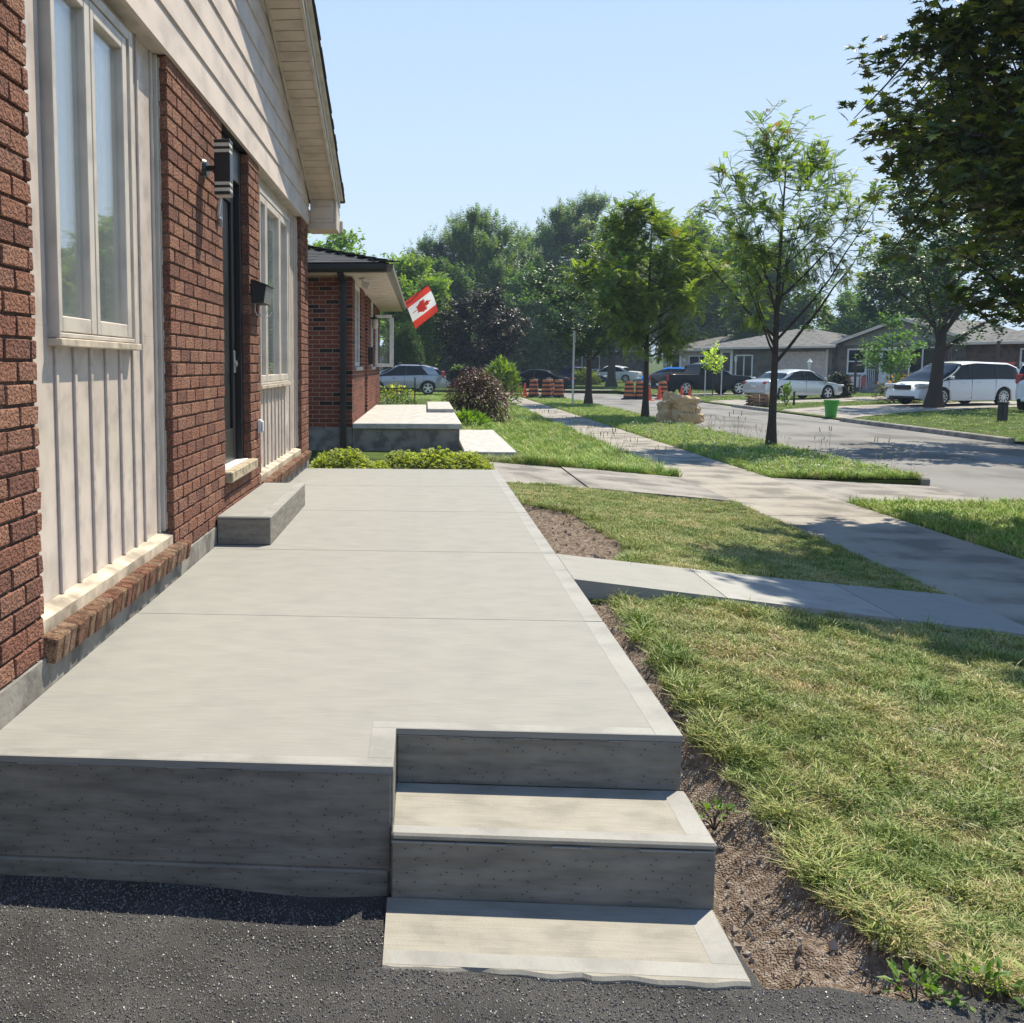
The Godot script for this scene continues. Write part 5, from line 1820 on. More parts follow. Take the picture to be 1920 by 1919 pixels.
	bush("round_shrub", "yellow green mounded shrub by the far stout trunk", "", Vector3(12.9, far_h(13, -84), -85.5), Vector3(1.4, 1.3, 1.2), 420, "clump1", [0.3, 0.5], [Color(0.20, 0.26, 0.05), Color(0.26, 0.30, 0.06)], 78, M.leaf, {})
	bush("hedge", "dark clipped hedge beside the grey gable house steps", "", Vector3(20.9, far_h(21, -53.5), -54.0), Vector3(0.7, 1.15, 0.7), 500, "clump0", [0.2, 0.34], [Color(0.02, 0.035, 0.014)], 79, M.leaf_dark, {rough = 0.06})
	bush("flower_shrub", "leafy bed with pink flowers in front of the minivan", "", Vector3(21.1, far_h(21.5, -46.5), -46.4), Vector3(1.6, 1.15, 0.8), 900, "simple", [0.16, 0.30], [Color(0.05, 0.085, 0.03), Color(0.07, 0.11, 0.035), Color(0.36, 0.18, 0.15), Color(0.06, 0.095, 0.03)], 80, M.leaf, {cat = "plant"})
	bush("grass_tuft", "single tall bright weed with a stake on the far lawn", "", Vector3(15.2, far_h(15.2, -45.0), -44.6), Vector3(0.22, 0.85, 0.22), 90, "simple", [0.16, 0.3], [Color(0.16, 0.25, 0.06)], 81, M.leaf, {cat = "plant", stems = 6, hang = -0.6})
	var st := MB.new()
	st.box(Vector3(0, 0.3, 0), Vector3(0.07, 0.62, 0.07), 0.01)
	single("wooden_stake", st, M.bark, "short dark wooden stake beside the tall weed", "stake", "", Vector3(15.48, far_h(15.5, -44.6), -44.5))
	# a few broad weeds by the driveway corner
	for i in 3:
		bush("weed", ["broad leaved weed at the driveway edge, left of the two", "larger broad leaved weed at the driveway corner", "small weed in the soil strip beside the top step"][i], "weeds by the steps", [Vector3(1.26, -0.01, -2.56), Vector3(1.40, 0.0, -2.55), Vector3(1.0, 0.05, -3.45)][i], [Vector3(0.07, 0.05, 0.06), Vector3(0.10, 0.09, 0.07), Vector3(0.06, 0.04, 0.05)][i], [60, 75, 40][i], "simple", [0.02, 0.045], [Color(0.15, 0.26, 0.05), Color(0.11, 0.20, 0.04)], 82 + i, M.leaf, {cat = "plant", stems = 5, stem_r = 0.003, hang = 0.1})


# ------------------------------------------------------------------ grass
func tuft(blades: int, spread: float, h: float, w: float, bend: float, sd: int) -> ArrayMesh:
	var g := RandomNumberGenerator.new()
	g.seed = sd
	var m := MB.new()
	for i in blades:
		var a := g.randf() * TAU
		var p := Vector3(cos(g.randf() * TAU), 0, sin(g.randf() * TAU)) * spread * sqrt(g.randf())
		var d := Vector3(cos(a), 0, sin(a))
		var s := Vector3(-d.z, 0, d.x) * w * g.randf_range(0.6, 1.2) * 0.5
		var hh := h * g.randf_range(0.45, 1.15)
		var b := bend * g.randf_range(0.2, 1.4) * hh
		var p1 := p + Vector3.UP * hh * 0.55 + d * b * 0.35
		var p2 := p + Vector3.UP * hh * (1.0 - 0.25 * bend) + d * b
		m.quad(p - s, p + s, p1 + s * 0.8, p1 - s * 0.8, d * -1.0 + Vector3.UP)
		m.tri(p1 - s * 0.8, p1 + s * 0.8, p2, d * -1.0 + Vector3.UP)
	return m.mesh()


func scatter_grass(called: String, label: String, mesh: Mesh, n: int, place: Callable, cols: Array, patch: float, dry: Color, smin: float, smax: float) -> void:
	var xf := []
	var cc := PackedColorArray()
	var nz := FastNoiseLite.new()
	nz.seed = 12
	nz.frequency = 0.5
	nz.fractal_octaves = 4
	for i in n:
		var p = place.call()
		if p == null:
			continue
		var s := rng.randf_range(smin, smax)
		var k := clampf(nz.get_noise_2d(p.x * 2.0, p.z * 2.0) * 1.7 + 0.5, 0.0, 1.0)
		var clump := nz.get_noise_2d(p.x * 9.0 + 40.0, p.z * 9.0)
		if clump < -0.42 and rng.randf() < 0.75:      # thin spots
			continue
		s *= 1.0 + 0.9 * clump
		var b := Basis(Vector3.UP, rng.randf() * TAU) * Basis(Vector3.RIGHT, rng.randf_range(-0.25, 0.25))
		xf.append(Transform3D(b.scaled(Vector3(s, s * (1.0 - 0.3 * k * patch), s)), p))
		var c := pick_col(cols)
		if rng.randf() < patch * (0.15 + 0.85 * k):
			c = c.lerp(dry * rng.randf_range(0.7, 1.2), rng.randf_range(0.5, 1.0))
		var sort := 1.0 + 0.55 * nz.get_noise_2d(p.x * 5.0 - 90.0, p.z * 5.0 + 30.0)      # kinds of grass growing in patches
		cc.append(Color(c.r * sort, c.g * (0.5 + 0.5 * sort), c.b * sort))
	var o := many(numbered(called), mesh, M.blade, xf, cc, self)
	o.set_meta("label", label)
	o.set_meta("category", "grass")
	o.set_meta("kind", "stuff")


func build_grass() -> void:
	rng.seed = 4711
	var green := [Color(0.22, 0.275, 0.07), Color(0.17, 0.235, 0.055), Color(0.27, 0.315, 0.09), Color(0.31, 0.335, 0.11), Color(0.12, 0.185, 0.045)]
	var fresh := [Color(0.23, 0.34, 0.065), Color(0.19, 0.29, 0.06), Color(0.29, 0.41, 0.085), Color(0.34, 0.42, 0.11)]
	var straw := Color(0.50, 0.43, 0.23)
	var near := tuft(11, 0.026, 0.046, 0.0028, 1.1, 1)
	var lawn_place := func():
		var z := -2.52 - 9.75 * pow(rng.randf(), 1.45)
		var x := rng.randf_range(0.84, WALK_L - 0.005)
		if x > 0.5 - z * 0.63:
			return null
		var e := x - grass_edge(z)
		if e < -0.02 or (e < 0.04 and rng.randf() < 0.3):
			return null
		var w := walk_z(x)
		if z < w.x + 0.015 and z > w.y - 0.012:
			return null
		return Vector3(x, lawn_h(x, z) - 0.004, z)
	scatter_grass("lawn_grass", "short dry patchy grass of the front lawn", near, 76000, lawn_place, green, 0.58, straw, 0.75, 1.35)
	# longer, greener fringe along the cut edge of the lawn
	var long := tuft(12, 0.03, 0.075, 0.004, 1.0, 2)
	var fringe := func():
		var z := -2.52 - 7.4 * pow(rng.randf(), 1.3)
		if z < -5.72 and z > -6.6:
			return null
		if hill.get_noise_2d(z * 260.0, 40.0) < rng.randf_range(-0.25, 0.2):
			return null
		var x := grass_edge(z) + rng.randf_range(0.0, 0.10)
		return Vector3(x, lawn_h(x, z) - 0.01, z)
	scatter_grass("edge_grass", "longer green grass along the bare soil strip", long, 1300, fringe, green, 0.2, straw, 0.7, 1.3)
	var fr2 := func():
		var x := rng.randf_range(0.95, WALK_L)
		var w := walk_z(x)
		var far := rng.randf() < 0.6
		return Vector3(x, lawn_h(x, -6.0) - 0.02, (w.y - rng.randf_range(0.01, 0.05)) if far else (w.x + rng.randf_range(0.015, 0.05)))
	scatter_grass("edge_grass", "grass growing along both sides of the garden walk", long, 900, fr2, green, 0.4, straw, 0.4, 0.75)
	scatter_grass("lawn_tufts", "longer green tufts scattered over the front lawn", long, 3800, lawn_place, [Color(0.17, 0.25, 0.06), Color(0.13, 0.20, 0.05), Color(0.24, 0.31, 0.08)], 0.15, straw, 0.55, 1.0)
	# clippings lying on the lawn
	var dead := tuft(5, 0.04, 0.02, 0.006, 3.0, 3)
	scatter_grass("grass_clippings", "pale dead clippings lying on the front lawn", dead, 6500, lawn_place, [Color(0.38, 0.34, 0.22), Color(0.30, 0.25, 0.14), Color(0.45, 0.42, 0.33)], 0.0, straw, 0.7, 1.5)
	scatter_grass("dry_leaves", "few dry brown leaves fallen on the front lawn", leafmesh.maple, 90, lawn_place, [Color(0.30, 0.20, 0.10), Color(0.42, 0.36, 0.26), Color(0.20, 0.13, 0.08)], 0.0, straw, 0.03, 0.055)
	# neighbour's lawn: longer and greener, with seed heads
	var tall := tuft(11, 0.06, 0.15, 0.008, 0.7, 4)
	scatter_grass("lawn_grass", "long bright green grass of the neighbour's lawn", tall, 15000, func():
		var z := -15.0 - 30.0 * pow(rng.randf(), 1.6)
		var x := rng.randf_range(0.3, WALK_L - 0.02)
		if z > -21.3 and x < 1.46:
			return null
		return Vector3(x, lawn_h(x, z) - 0.01, z), fresh, 0.16, straw, 0.6, 1.25)
	scatter_grass("lawn_grass", "strip of grass between the sedum and the neighbour's low slab", tall, 700, func():
		return Vector3(rng.randf_range(0.62, 1.9), 0.17, rng.randf_range(-14.95, -15.6)), green, 0.1, straw, 0.5, 1.0)
	# boulevard
	var med := tuft(11, 0.05, 0.10, 0.007, 0.8, 5)
	scatter_grass("boulevard_grass", "green grass of the boulevard strip along the road", med, 15000, func():
		var z := -15.15 - 35.0 * pow(rng.randf(), 1.5)
		return Vector3(rng.randf_range(WALK_R + 0.02, ROAD_L - 0.12), 0.0, z), fresh, 0.2, straw, 0.7, 1.25)
	scatter_grass("boulevard_grass", "green grass of the boulevard strip nearest the viewer", med, 5200, func():
		return Vector3(rng.randf_range(WALK_R + 0.02, ROAD_L - 0.12), 0.0, rng.randf_range(-7.6, -12.4)), fresh, 0.2, straw, 0.6, 1.1)
	# thin seed stalks
	var stalk := MB.new()
	for i in 3:
		var d := Vector3(cos(i * 2.1), 0, sin(i * 2.1))
		stalk.tube(PackedVector3Array([d * 0.01, d * 0.03 + Vector3.UP * 0.2, d * 0.08 + Vector3.UP * 0.38]), PackedFloat32Array([0.0016, 0.0014, 0.0008]), 3, false)
		stalk.box(d * 0.08 + Vector3.UP * 0.37, Vector3(0.006, 0.06, 0.006))
	scatter_grass("seed_stalks", "thin seed stalks standing above the boulevard grass", stalk.mesh(), 80, func():
		var z := -15.3 - 14.0 * rng.randf()
		var x := rng.randf_range(ROAD_L - 0.5, ROAD_L - 0.13) if rng.randf() < 0.5 else rng.randf_range(2.9, WALK_L)
		return Vector3(x, lawn_h(x, z) if x < 4.0 else 0.0, z), [Color(0.16, 0.19, 0.07)], 0.3, straw, 0.7, 1.2)
	# clover flowers in the boulevard
	var fl := MB.new()
	fl.lathe([Vector2(0, 0.012), Vector2(0.009, 0.008), Vector2(0.011, 0), Vector2(0.006, -0.008), Vector2(0, -0.009)], 6, Vector3(0, 0.09, 0))
	fl.bar(Vector3.ZERO, Vector3(0, 0.083, 0), 0.0015, 0.0015)
	scatter_grass("clover_flowers", "white clover flowers dotted in the boulevard grass", fl.mesh(), 420, func():
		var z := -15.3 - 14.0 * pow(rng.randf(), 1.3)
		return Vector3(rng.randf_range(WALK_R + 0.1, ROAD_L - 0.2), 0.0, z), [Color(0.55, 0.52, 0.42)], 0.0, straw, 0.8, 1.5)
	# far lawns
	var big := tuft(12, 0.16, 0.10, 0.022, 0.8, 6)
	scatter_grass("far_grass", "mown lawns across the road", big, 16000, func():
		var z := -14.0 - 80.0 * rng.randf()
		var x := rng.randf_range(13.15, 30.0)
		if far_drive(x, z):
			return null
		return Vector3(x, far_h(x, z) - 0.01, z), fresh, 0.1, straw, 0.5, 0.9)
	scatter_grass("far_grass", "mown lawns at the bend of the road", big, 7000, func():
		var z := -46.0 - 12.0 * rng.randf()
		return Vector3(rng.randf_range(-1.0, WALK_L), lawn_h(2.0, z), z), fresh, 0.1, straw, 0.6, 1.0)


# ------------------------------------------------------------------ the neighbouring brick house
func build_neighbour() -> void:
	rng.seed = 3131
	M.taupe = tri_tex(mat(lin(0.20, 0.18, 0.16), 0.6), T.cloud, Vector3(1, 1, 1))
	var base := Vector3(-5.5, 0.15, -22.2)
	var h := thing("brick_bungalow", "neighbour's red brick bungalow with black gutter and dark shingle roof", "house", base)
	var off := -base
	var zs := -17.0
	var xf := -1.2
	var m := MB.new()
	m.span(Vector3(-10.0, -0.1, -27.4), Vector3(xf + 0.004, 0.59, zs + 0.004), 0.003)
	part("foundation", m, M.foundation, h, off)
	m = MB.new()
	m.span(Vector3(-10.0, 0.59, -27.4), Vector3(xf - 0.09, 3.06, zs - 0.006))
	var piers := [[-17.0, -17.62], [-19.4, -20.6], [-21.5, -22.9], [-24.4, -27.4]]
	for q in piers:
		m.span(Vector3(xf - 0.09, 0.59, q[1] + 0.004), Vector3(xf - 0.006, 3.06, q[0] - 0.006))
	for q in [[-17.6, -19.4], [-22.9, -24.4]]:
		m.span(Vector3(xf - 0.09, 0.59, q[1]), Vector3(xf - 0.006, 1.52, q[0]))
	var w := part("wall", m, M.mortar_light, h, off)
	# bricks joined by tone (each about eight pixels high in the picture)
	var lists := []
	for c in M.nbricks:
		lists.append([MB.new(), c])
	var ch := 2.46 / 34.0
	var pick := func():
		return 3 if rng.randf() < 0.12 else rng.randi() % 3
	for c in 34:
		var y := 0.59 + (c + 0.5) * ch
		var x := xf - (0.11 if c % 2 else 0.0)
		if c % 2:
			lists[pick.call()][0].box(Vector3(xf - 0.05, y, zs - 0.04), Vector3(0.1, ch - 0.011, 0.09), 0.002)
		while x > -9.9:
			lists[pick.call()][0].box(Vector3(x - 0.106, y, zs - 0.045), Vector3(0.211, ch - 0.011, 0.09), 0.002)
			x -= 0.222
		for q in piers:
			for b in bond(xf, 0.09, q[0] - (0.0 if q[0] < -17.5 else 0.09), q[1], 0.59, c, ch, 0.222, 0.011, 0.0):
				lists[pick.call()][0].box(b[0], Vector3(0.09, ch - 0.011, b[1]), 0.002)
		if y < 1.5:
			for q in [[-17.62, -19.4], [-22.9, -24.4]]:
				for b in bond(xf, 0.09, q[0], q[1], 0.59, c, ch, 0.222, 0.011, 0.0):
					lists[pick.call()][0].box(b[0], Vector3(0.09, ch - 0.011, b[1]), 0.002)
	part_multi("bricks", multi_mesh(lists), w).set_meta("kind", "stuff")
	# windows of the front wall: white frames, glass, stone sills
	for q in [[-17.62, -19.4], [-22.9, -24.4]]:
		m = MB.new()
		m.span(Vector3(xf - 0.085, 1.60, q[0] - 0.07), Vector3(xf - 0.03, 3.05, q[0] - 0.002), 0.004)
		m.span(Vector3(xf - 0.085, 1.60, q[1] + 0.002), Vector3(xf - 0.03, 3.05, q[1] + 0.07), 0.004)
		m.span(Vector3(xf - 0.085, 1.60, q[1] + 0.071), Vector3(xf - 0.031, 1.67, q[0] - 0.071), 0.004)
		m.span(Vector3(xf - 0.085, 2.98, q[1] + 0.071), Vector3(xf - 0.031, 3.05, q[0] - 0.071), 0.004)
		m.span(Vector3(xf - 0.085, 1.671, (q[0] + q[1]) * 0.5 - 0.03), Vector3(xf - 0.033, 2.979, (q[0] + q[1]) * 0.5 + 0.03), 0.004)
		var win := part("window", m, M.white, h, off)
		m = MB.new()
		m.quad(Vector3(xf - 0.062, 1.66, q[0] - 0.06), Vector3(xf - 0.062, 1.66, q[1] + 0.06), Vector3(xf - 0.062, 2.99, q[1] + 0.06), Vector3(xf - 0.062, 2.99, q[0] - 0.06), Vector3.RIGHT)
		part("pane", m, M.car_glass, win)
		m = MB.new()
		m.span(Vector3(xf - 0.09, 1.525, q[1] - 0.02), Vector3(xf + 0.035, 1.595, q[0] + 0.02), 0.008)
		part("sill", m, M.white_concrete, win)
	# front door
	m = MB.new()
	m.span(Vector3(xf - 0.10, 0.70, -21.48), Vector3(xf - 0.07, 2.9, -20.62), 0.004)
	var dr := part("door", m, M.white, h, off)
	m = MB.new()
	m.span(Vector3(xf - 0.07, 1.55, -21.25), Vector3(xf - 0.062, 2.7, -20.85))
	part("pane", m, M.car_glass, dr)
	# open casement sash seen through: frame standing out from the wall
	m = MB.new()
	var zc := -23.4
	var xa := -1.13
	var xb := -0.755
	var y0 := 1.585
	var y1 := 2.755
	m.span(Vector3(xa, y0, zc - 0.04), Vector3(xa + 0.055, y1, zc), 0.006)
	m.span(Vector3(xb - 0.055, y0, zc - 0.04), Vector3(xb, y1, zc), 0.006)
	m.span(Vector3(xa + 0.056, y0, zc - 0.039), Vector3(xb - 0.056, y0 + 0.07, zc - 0.001), 0.006)
	m.span(Vector3(xa + 0.056, y1 - 0.07, zc - 0.039), Vector3(xb - 0.056, y1, zc - 0.001), 0.006)
	m.span(Vector3(xb + 0.002, y0 - 0.01, zc - 0.06), Vector3(xb + 0.04, y1 - 0.06, zc - 0.02), 0.006)
	var oc := part("open_sash", m, M.white, h, off)
	m = MB.new()
	m.quad(Vector3(xa + 0.05, y0 + 0.06, zc - 0.02), Vector3(xb - 0.05, y0 + 0.06, zc - 0.02), Vector3(xb - 0.05, y1 - 0.06, zc - 0.02), Vector3(xa + 0.05, y1 - 0.06, zc - 0.02), Vector3.BACK)
	part("pane", m, M.glass, oc)
	# eaves: soffit, fascia, gutters
	var ex := -0.62
	var ez := -16.42
	m = MB.new()
	m.span(Vector3(-10.4, 3.065, -27.9), Vector3(ex, 3.085, ez), 0.002)
	var sf := part("soffit", m, M.soffit, h, off)
	for i in 5:
		m = MB.new()
		m.lathe_hard([Vector2(0, 0), Vector2(0.05, 0), Vector2(0.062, 0.004), Vector2(0.062, 0.01)], 16, Vector3(-0.92, 3.0545, -17.7 - 2.0 * i))
		part("pot_light", m, M.white, sf)
	m = MB.new()
	m.prism(PackedVector2Array([Vector2(0, 0), Vector2(0.07, 0), Vector2(0.11, 0.05), Vector2(0.115, 0.13), Vector2(0, 0.13)]), Vector3(-10.4, 3.075, ez), Vector3.BACK, Vector3.UP, Vector3(9.78, 0, 0))
	part("gutter", m, M.black, h, off)
	m = MB.new()
	m.prism(PackedVector2Array([Vector2(0, 0), Vector2(0.06, 0), Vector2(0.10, 0.05), Vector2(0.105, 0.13), Vector2(0, 0.13)]), Vector3(ex, 3.075, -27.9), Vector3.RIGHT, Vector3.UP, Vector3(0, 0, 11.48))
	var gt := part("gutter", m, M.taupe, h, off)
	m = MB.new()
	m.span(Vector3(-1.40, 0.12, zs + 0.006), Vector3(-1.295, 3.0, zs + 0.085), 0.012)
	m.bar(Vector3(-1.348, 2.98, zs + 0.05), Vector3(-1.348, 3.10, ez + 0.04), 0.10, 0.08)
	part("downspout", m, M.black, h, off)
	# roof: hip with slopes of 0.28
	var pitch := 0.28
	var rx := ex + 0.04
	var rz := ez + 0.05
	var cor := Vector3(rx, 3.215, rz)
	var run := 4.9
	var a := cor + Vector3(-run, pitch * run, -run)
	var b := Vector3(rx - run, cor.y + pitch * run, -27.9 + run)
	var c2 := Vector3(rx, 3.215, -27.95)
	var l0 := Vector3(rx - 2 * run, 3.215, rz)
	var l1 := Vector3(rx - 2 * run, 3.215, -27.95)
	m = MB.new()
	m.tri(cor, l0, a, Vector3.UP)
	m.quad(cor, a, b, c2, Vector3.UP)
	m.quad(l0, l1, b, a, Vector3.UP)
	m.tri(l1, c2, b, Vector3.UP)
	var rf := part("roof", m, M.shingle[2], h, off)
	# shingles of the slope that faces the patio, one by one where they show
	var shm := MB.new()
	shm.box(Vector3(0, 0, 0), Vector3(0.296, 0.010, 0.20), 0.002)
	var shmesh := shm.mesh()
	var n := 0
	for row in 22:
		var s := row * 0.138
		var x := rx - s - 0.16 - (0.15 if row % 2 else 0.0)
		while x > -4.4 + row * 0.02 and n < 300:
			var o := part("shingle", shmesh, M.shingle[rng.randi() % 3], rf)
			o.position = Vector3(x, cor.y + pitch * (s + 0.08) + 0.012 + rng.randf_range(0, 0.003), rz - s - 0.08)
			o.rotation.x = atan(pitch) - 0.035
			x -= 0.30
			n += 1
	# hip caps
	for i in 22:
		var t := i * 0.19
		var o := part("hip_cap", shmesh, M.shingle[2], rf)
		o.position = cor + Vector3(-t, pitch * t + 0.026, -t)
		o.rotation = Vector3(0, PI / 4, 0)
	for i in 1:
		pass

	# flood lamp and lantern
	var fl := thing("flood_light", "white spotlight under the neighbour's eave at the house corner", "lamp", Vector3(-1.06, 3.06, -17.35))
	m = MB.new()
	m.lathe_hard([Vector2(0, 0.0), Vector2(0.05, 0.0), Vector2(0.05, -0.02), Vector2(0, -0.02)], 16)
	m.bar(Vector3(0, -0.02, 0), Vector3(0.02, -0.075, 0.0), 0.02, 0.02)
	part("mount", m, M.white, fl)
	m = MB.new()
	m.lathe_hard([Vector2(0, 0), Vector2(0.04, 0), Vector2(0.058, 0.12), Vector2(0.05, 0.125), Vector2(0, 0.115)], 18, Vector3(0.0, -0.09, 0.02), Basis(Vector3.BACK, -1.9) )
	part("head", m, M.white, fl)
	var ln := thing("porch_lantern", "frosted wall lantern beside the neighbour's front door", "lamp", Vector3(xf, 2.42, -22.4))
	m = MB.new()
	m.lathe_hard([Vector2(0, 0.26), Vector2(0.03, 0.24), Vector2(0.085, 0.2), Vector2(0.085, 0.19), Vector2(0.06, 0.19)], 14, Vector3(0.11, 0, 0))
	m.bar(Vector3(0, 0.2, 0), Vector3(0.10, 0.24, 0), 0.03, 0.03)
	part("cap", m, M.black, ln)
	m = MB.new()
	m.lathe_hard([Vector2(0.06, 0.189), Vector2(0.072, 0.08), Vector2(0.05, 0.0), Vector2(0, -0.01)], 14, Vector3(0.11, 0, 0))
	part("shade", m, M.cream, ln)
	m = MB.new()
	m.span(Vector3(0, 0.14, -0.14), Vector3(0.10, 0.5, 0.14), 0.01)
	single("letter_box", m, M.black_matte, "dark letter box on the neighbour's wall below the lantern", "mailbox", "", Vector3(xf + 0.002, 1.5, -21.9))

	# porch and low slab
	var p := thing("neighbour_porch", "pale concrete porch with a thick top slab along the neighbour's front wall", "porch", Vector3(-0.3, 0.15, -21.0))
	m = MB.new()
	m.span(Vector3(xf + 0.006 + 0.3, -0.2, -4.3), Vector3(0.575 + 0.3, 0.418, 4.02), 0.006)
	part("base", m, M.foundation, p)
	m = MB.new()
	m.span(Vector3(xf + 0.008 + 0.3, 0.42, -4.35), Vector3(0.61 + 0.3, 0.51, 4.06), 0.008)
	part("top_slab", m, M.white_concrete, p)
	m = MB.new()
	m.span(Vector3(0.06 + 0.3, 0.511, -4.34), Vector3(0.59 + 0.3, 0.585, -0.05), 0.006)
	part("raised_slab", m, M.white_concrete, p)
	m = MB.new()
	m.span(Vector3(0.62, -0.06, -2.8), Vector3(1.42, 0.10, 2.75), 0.008)
	single("entrance_slab", m, M.white_concrete, "low pale concrete slab on the lawn beside the neighbour's porch", "slab", "", Vector3(0, 0.19, -18.6))
	# black garden railing
	var r := thing("garden_railing", "thin black metal railing in front of the neighbour's flowers", "railing", Vector3(-0.75, 0.10, -31.0))
	for i in 6:
		m = MB.new()
		var big := i == 5
		m.bar(Vector3(-0.6 + i * 0.21, 0, 0), Vector3(-0.6 + i * 0.21, 1.15 if big else 0.9, 0), 0.035 if big else 0.016, 0.035 if big else 0.016)
		part("post" if big else "baluster", m, M.black_matte, r)
	for y in [0.12, 0.84]:
		m = MB.new()
		m.bar(Vector3(-0.62, y, 0.012), Vector3(0.45, y, 0.012), 0.02, 0.03)
		part("rail", m, M.black_matte, r)

	# flag on a pole that leans out from the gutter
	var f := thing("flag", "red and white maple leaf flag on a pole leaning from the neighbour's gutter", "flag", Vector3(-0.60, 3.16, -26.6))
	m = MB.new()
	m.tube(PackedVector3Array([Vector3(0, 0, 0), Vector3(0.66, 0.52, 0.0)]), PackedFloat32Array([0.014, 0.011]), 8)
	part("pole", m, M.black_matte, f)
	build_flag(f, Vector3(0.075, 0.075, 0.02), Vector3(0.57, 0.43, 0.0), Vector3(0.27, -0.68, 0.10))


func build_flag(f: Node3D, o: Vector3, hoist: Vector3, fly: Vector3) -> void:
	var nu := 16
	var nv := 24
	var at := func(u: float, v: float, lift: float):       # u along the hoist, v along the fly
		var wave := Vector3(0, 0, 1) * (0.05 * sin(v * 5.0 + u * 1.7) * v + 0.02 * sin(u * 6.0 + v * 3.0)) + Vector3(0.03, 0.02, 0) * sin(v * 3.1) * u
		return o + hoist * u + fly * v + wave + Vector3(0, 0, lift)
	for band in [["red_band", 0.0, 0.25, Color(0.78, 0.07, 0.04)], ["white_field", 0.25, 0.75, Color(0.85, 0.84, 0.82)], ["red_band", 0.75, 1.0, Color(0.78, 0.07, 0.04)]]:
		var m := MB.new()
		m.use_col = true
		m.tint = band[3]
		var k := int(nv * (band[2] - band[1]))
		for i in nu:
			for j in k:
				var u0 := float(i) / nu
				var u1 := float(i + 1) / nu
				var v0: float = lerpf(band[1], band[2], float(j) / k)
				var v1: float = lerpf(band[1], band[2], float(j + 1) / k)
				m.quad(at.call(u0, v0, 0.0), at.call(u1, v0, 0.0), at.call(u1, v1, 0.0), at.call(u0, v1, 0.0), Vector3.BACK)
		part(band[0], m, M.flagc, f)
	# eleven-pointed leaf, printed on the white field
	var half := [Vector2(0.0, 0.50), Vector2(0.10, 0.32), Vector2(0.20, 0.37), Vector2(0.16, 0.12), Vector2(0.30, 0.25), Vector2(0.34, 0.17), Vector2(0.48, 0.20), Vector2(0.43, 0.06), Vector2(0.50, 0.02), Vector2(0.27, -0.20), Vector2(0.30, -0.28), Vector2(0.03, -0.24), Vector2(0.03, -0.50)]
	var poly := PackedVector2Array()
	for p in half:
		poly.append(p)
	for i in range(half.size() - 1, 0, -1):
		poly.append(Vector2(-half[i].x, half[i].y))
	var lf := MB.new()
	lf.use_col = true
	lf.tint = Color(0.78, 0.07, 0.04)
	var t := Geometry2D.triangulate_polygon(poly)
	for i in t.size() / 3:
		var q := []
		for k in 3:
			var p: Vector2 = poly[t[i * 3 + k]] * 0.80
			q.append(at.call(0.5 + p.y * 0.95, 0.5 + p.x * 0.5, 0.004))
		lf.tri(q[0], q[1], q[2], Vector3.BACK)
	part("leaf_emblem", lf, M.flagc, f)


# ------------------------------------------------------------------ across the road
var drives := []


func far_drive(x: float, z: float) -> bool:
	for d in drives:
		if Geometry2D.is_point_in_polygon(Vector2(x, z), d):
			return true
	return false


func ribbon(a: Array, b: Array, lift: float, steps: int) -> MB:      # sheet between two polylines, laid on the far lots
	var m := MB.new()
	m.grid(6, steps, func(i, j):
		var t: float = float(j) / steps * (a.size() - 1)
		var k := mini(int(t), a.size() - 2)
		var p: Vector2 = a[k].lerp(a[k + 1], t - k)
		var q: Vector2 = b[k].lerp(b[k + 1], t - k)
		var s: Vector2 = p.lerp(q, i / 6.0)
		var y := far_h(s.x, s.y) + lift
		return Vector3(s.x, lerpf(-0.118, y, smooth(12.95, 13.7, s.x)), s.y))
	return m


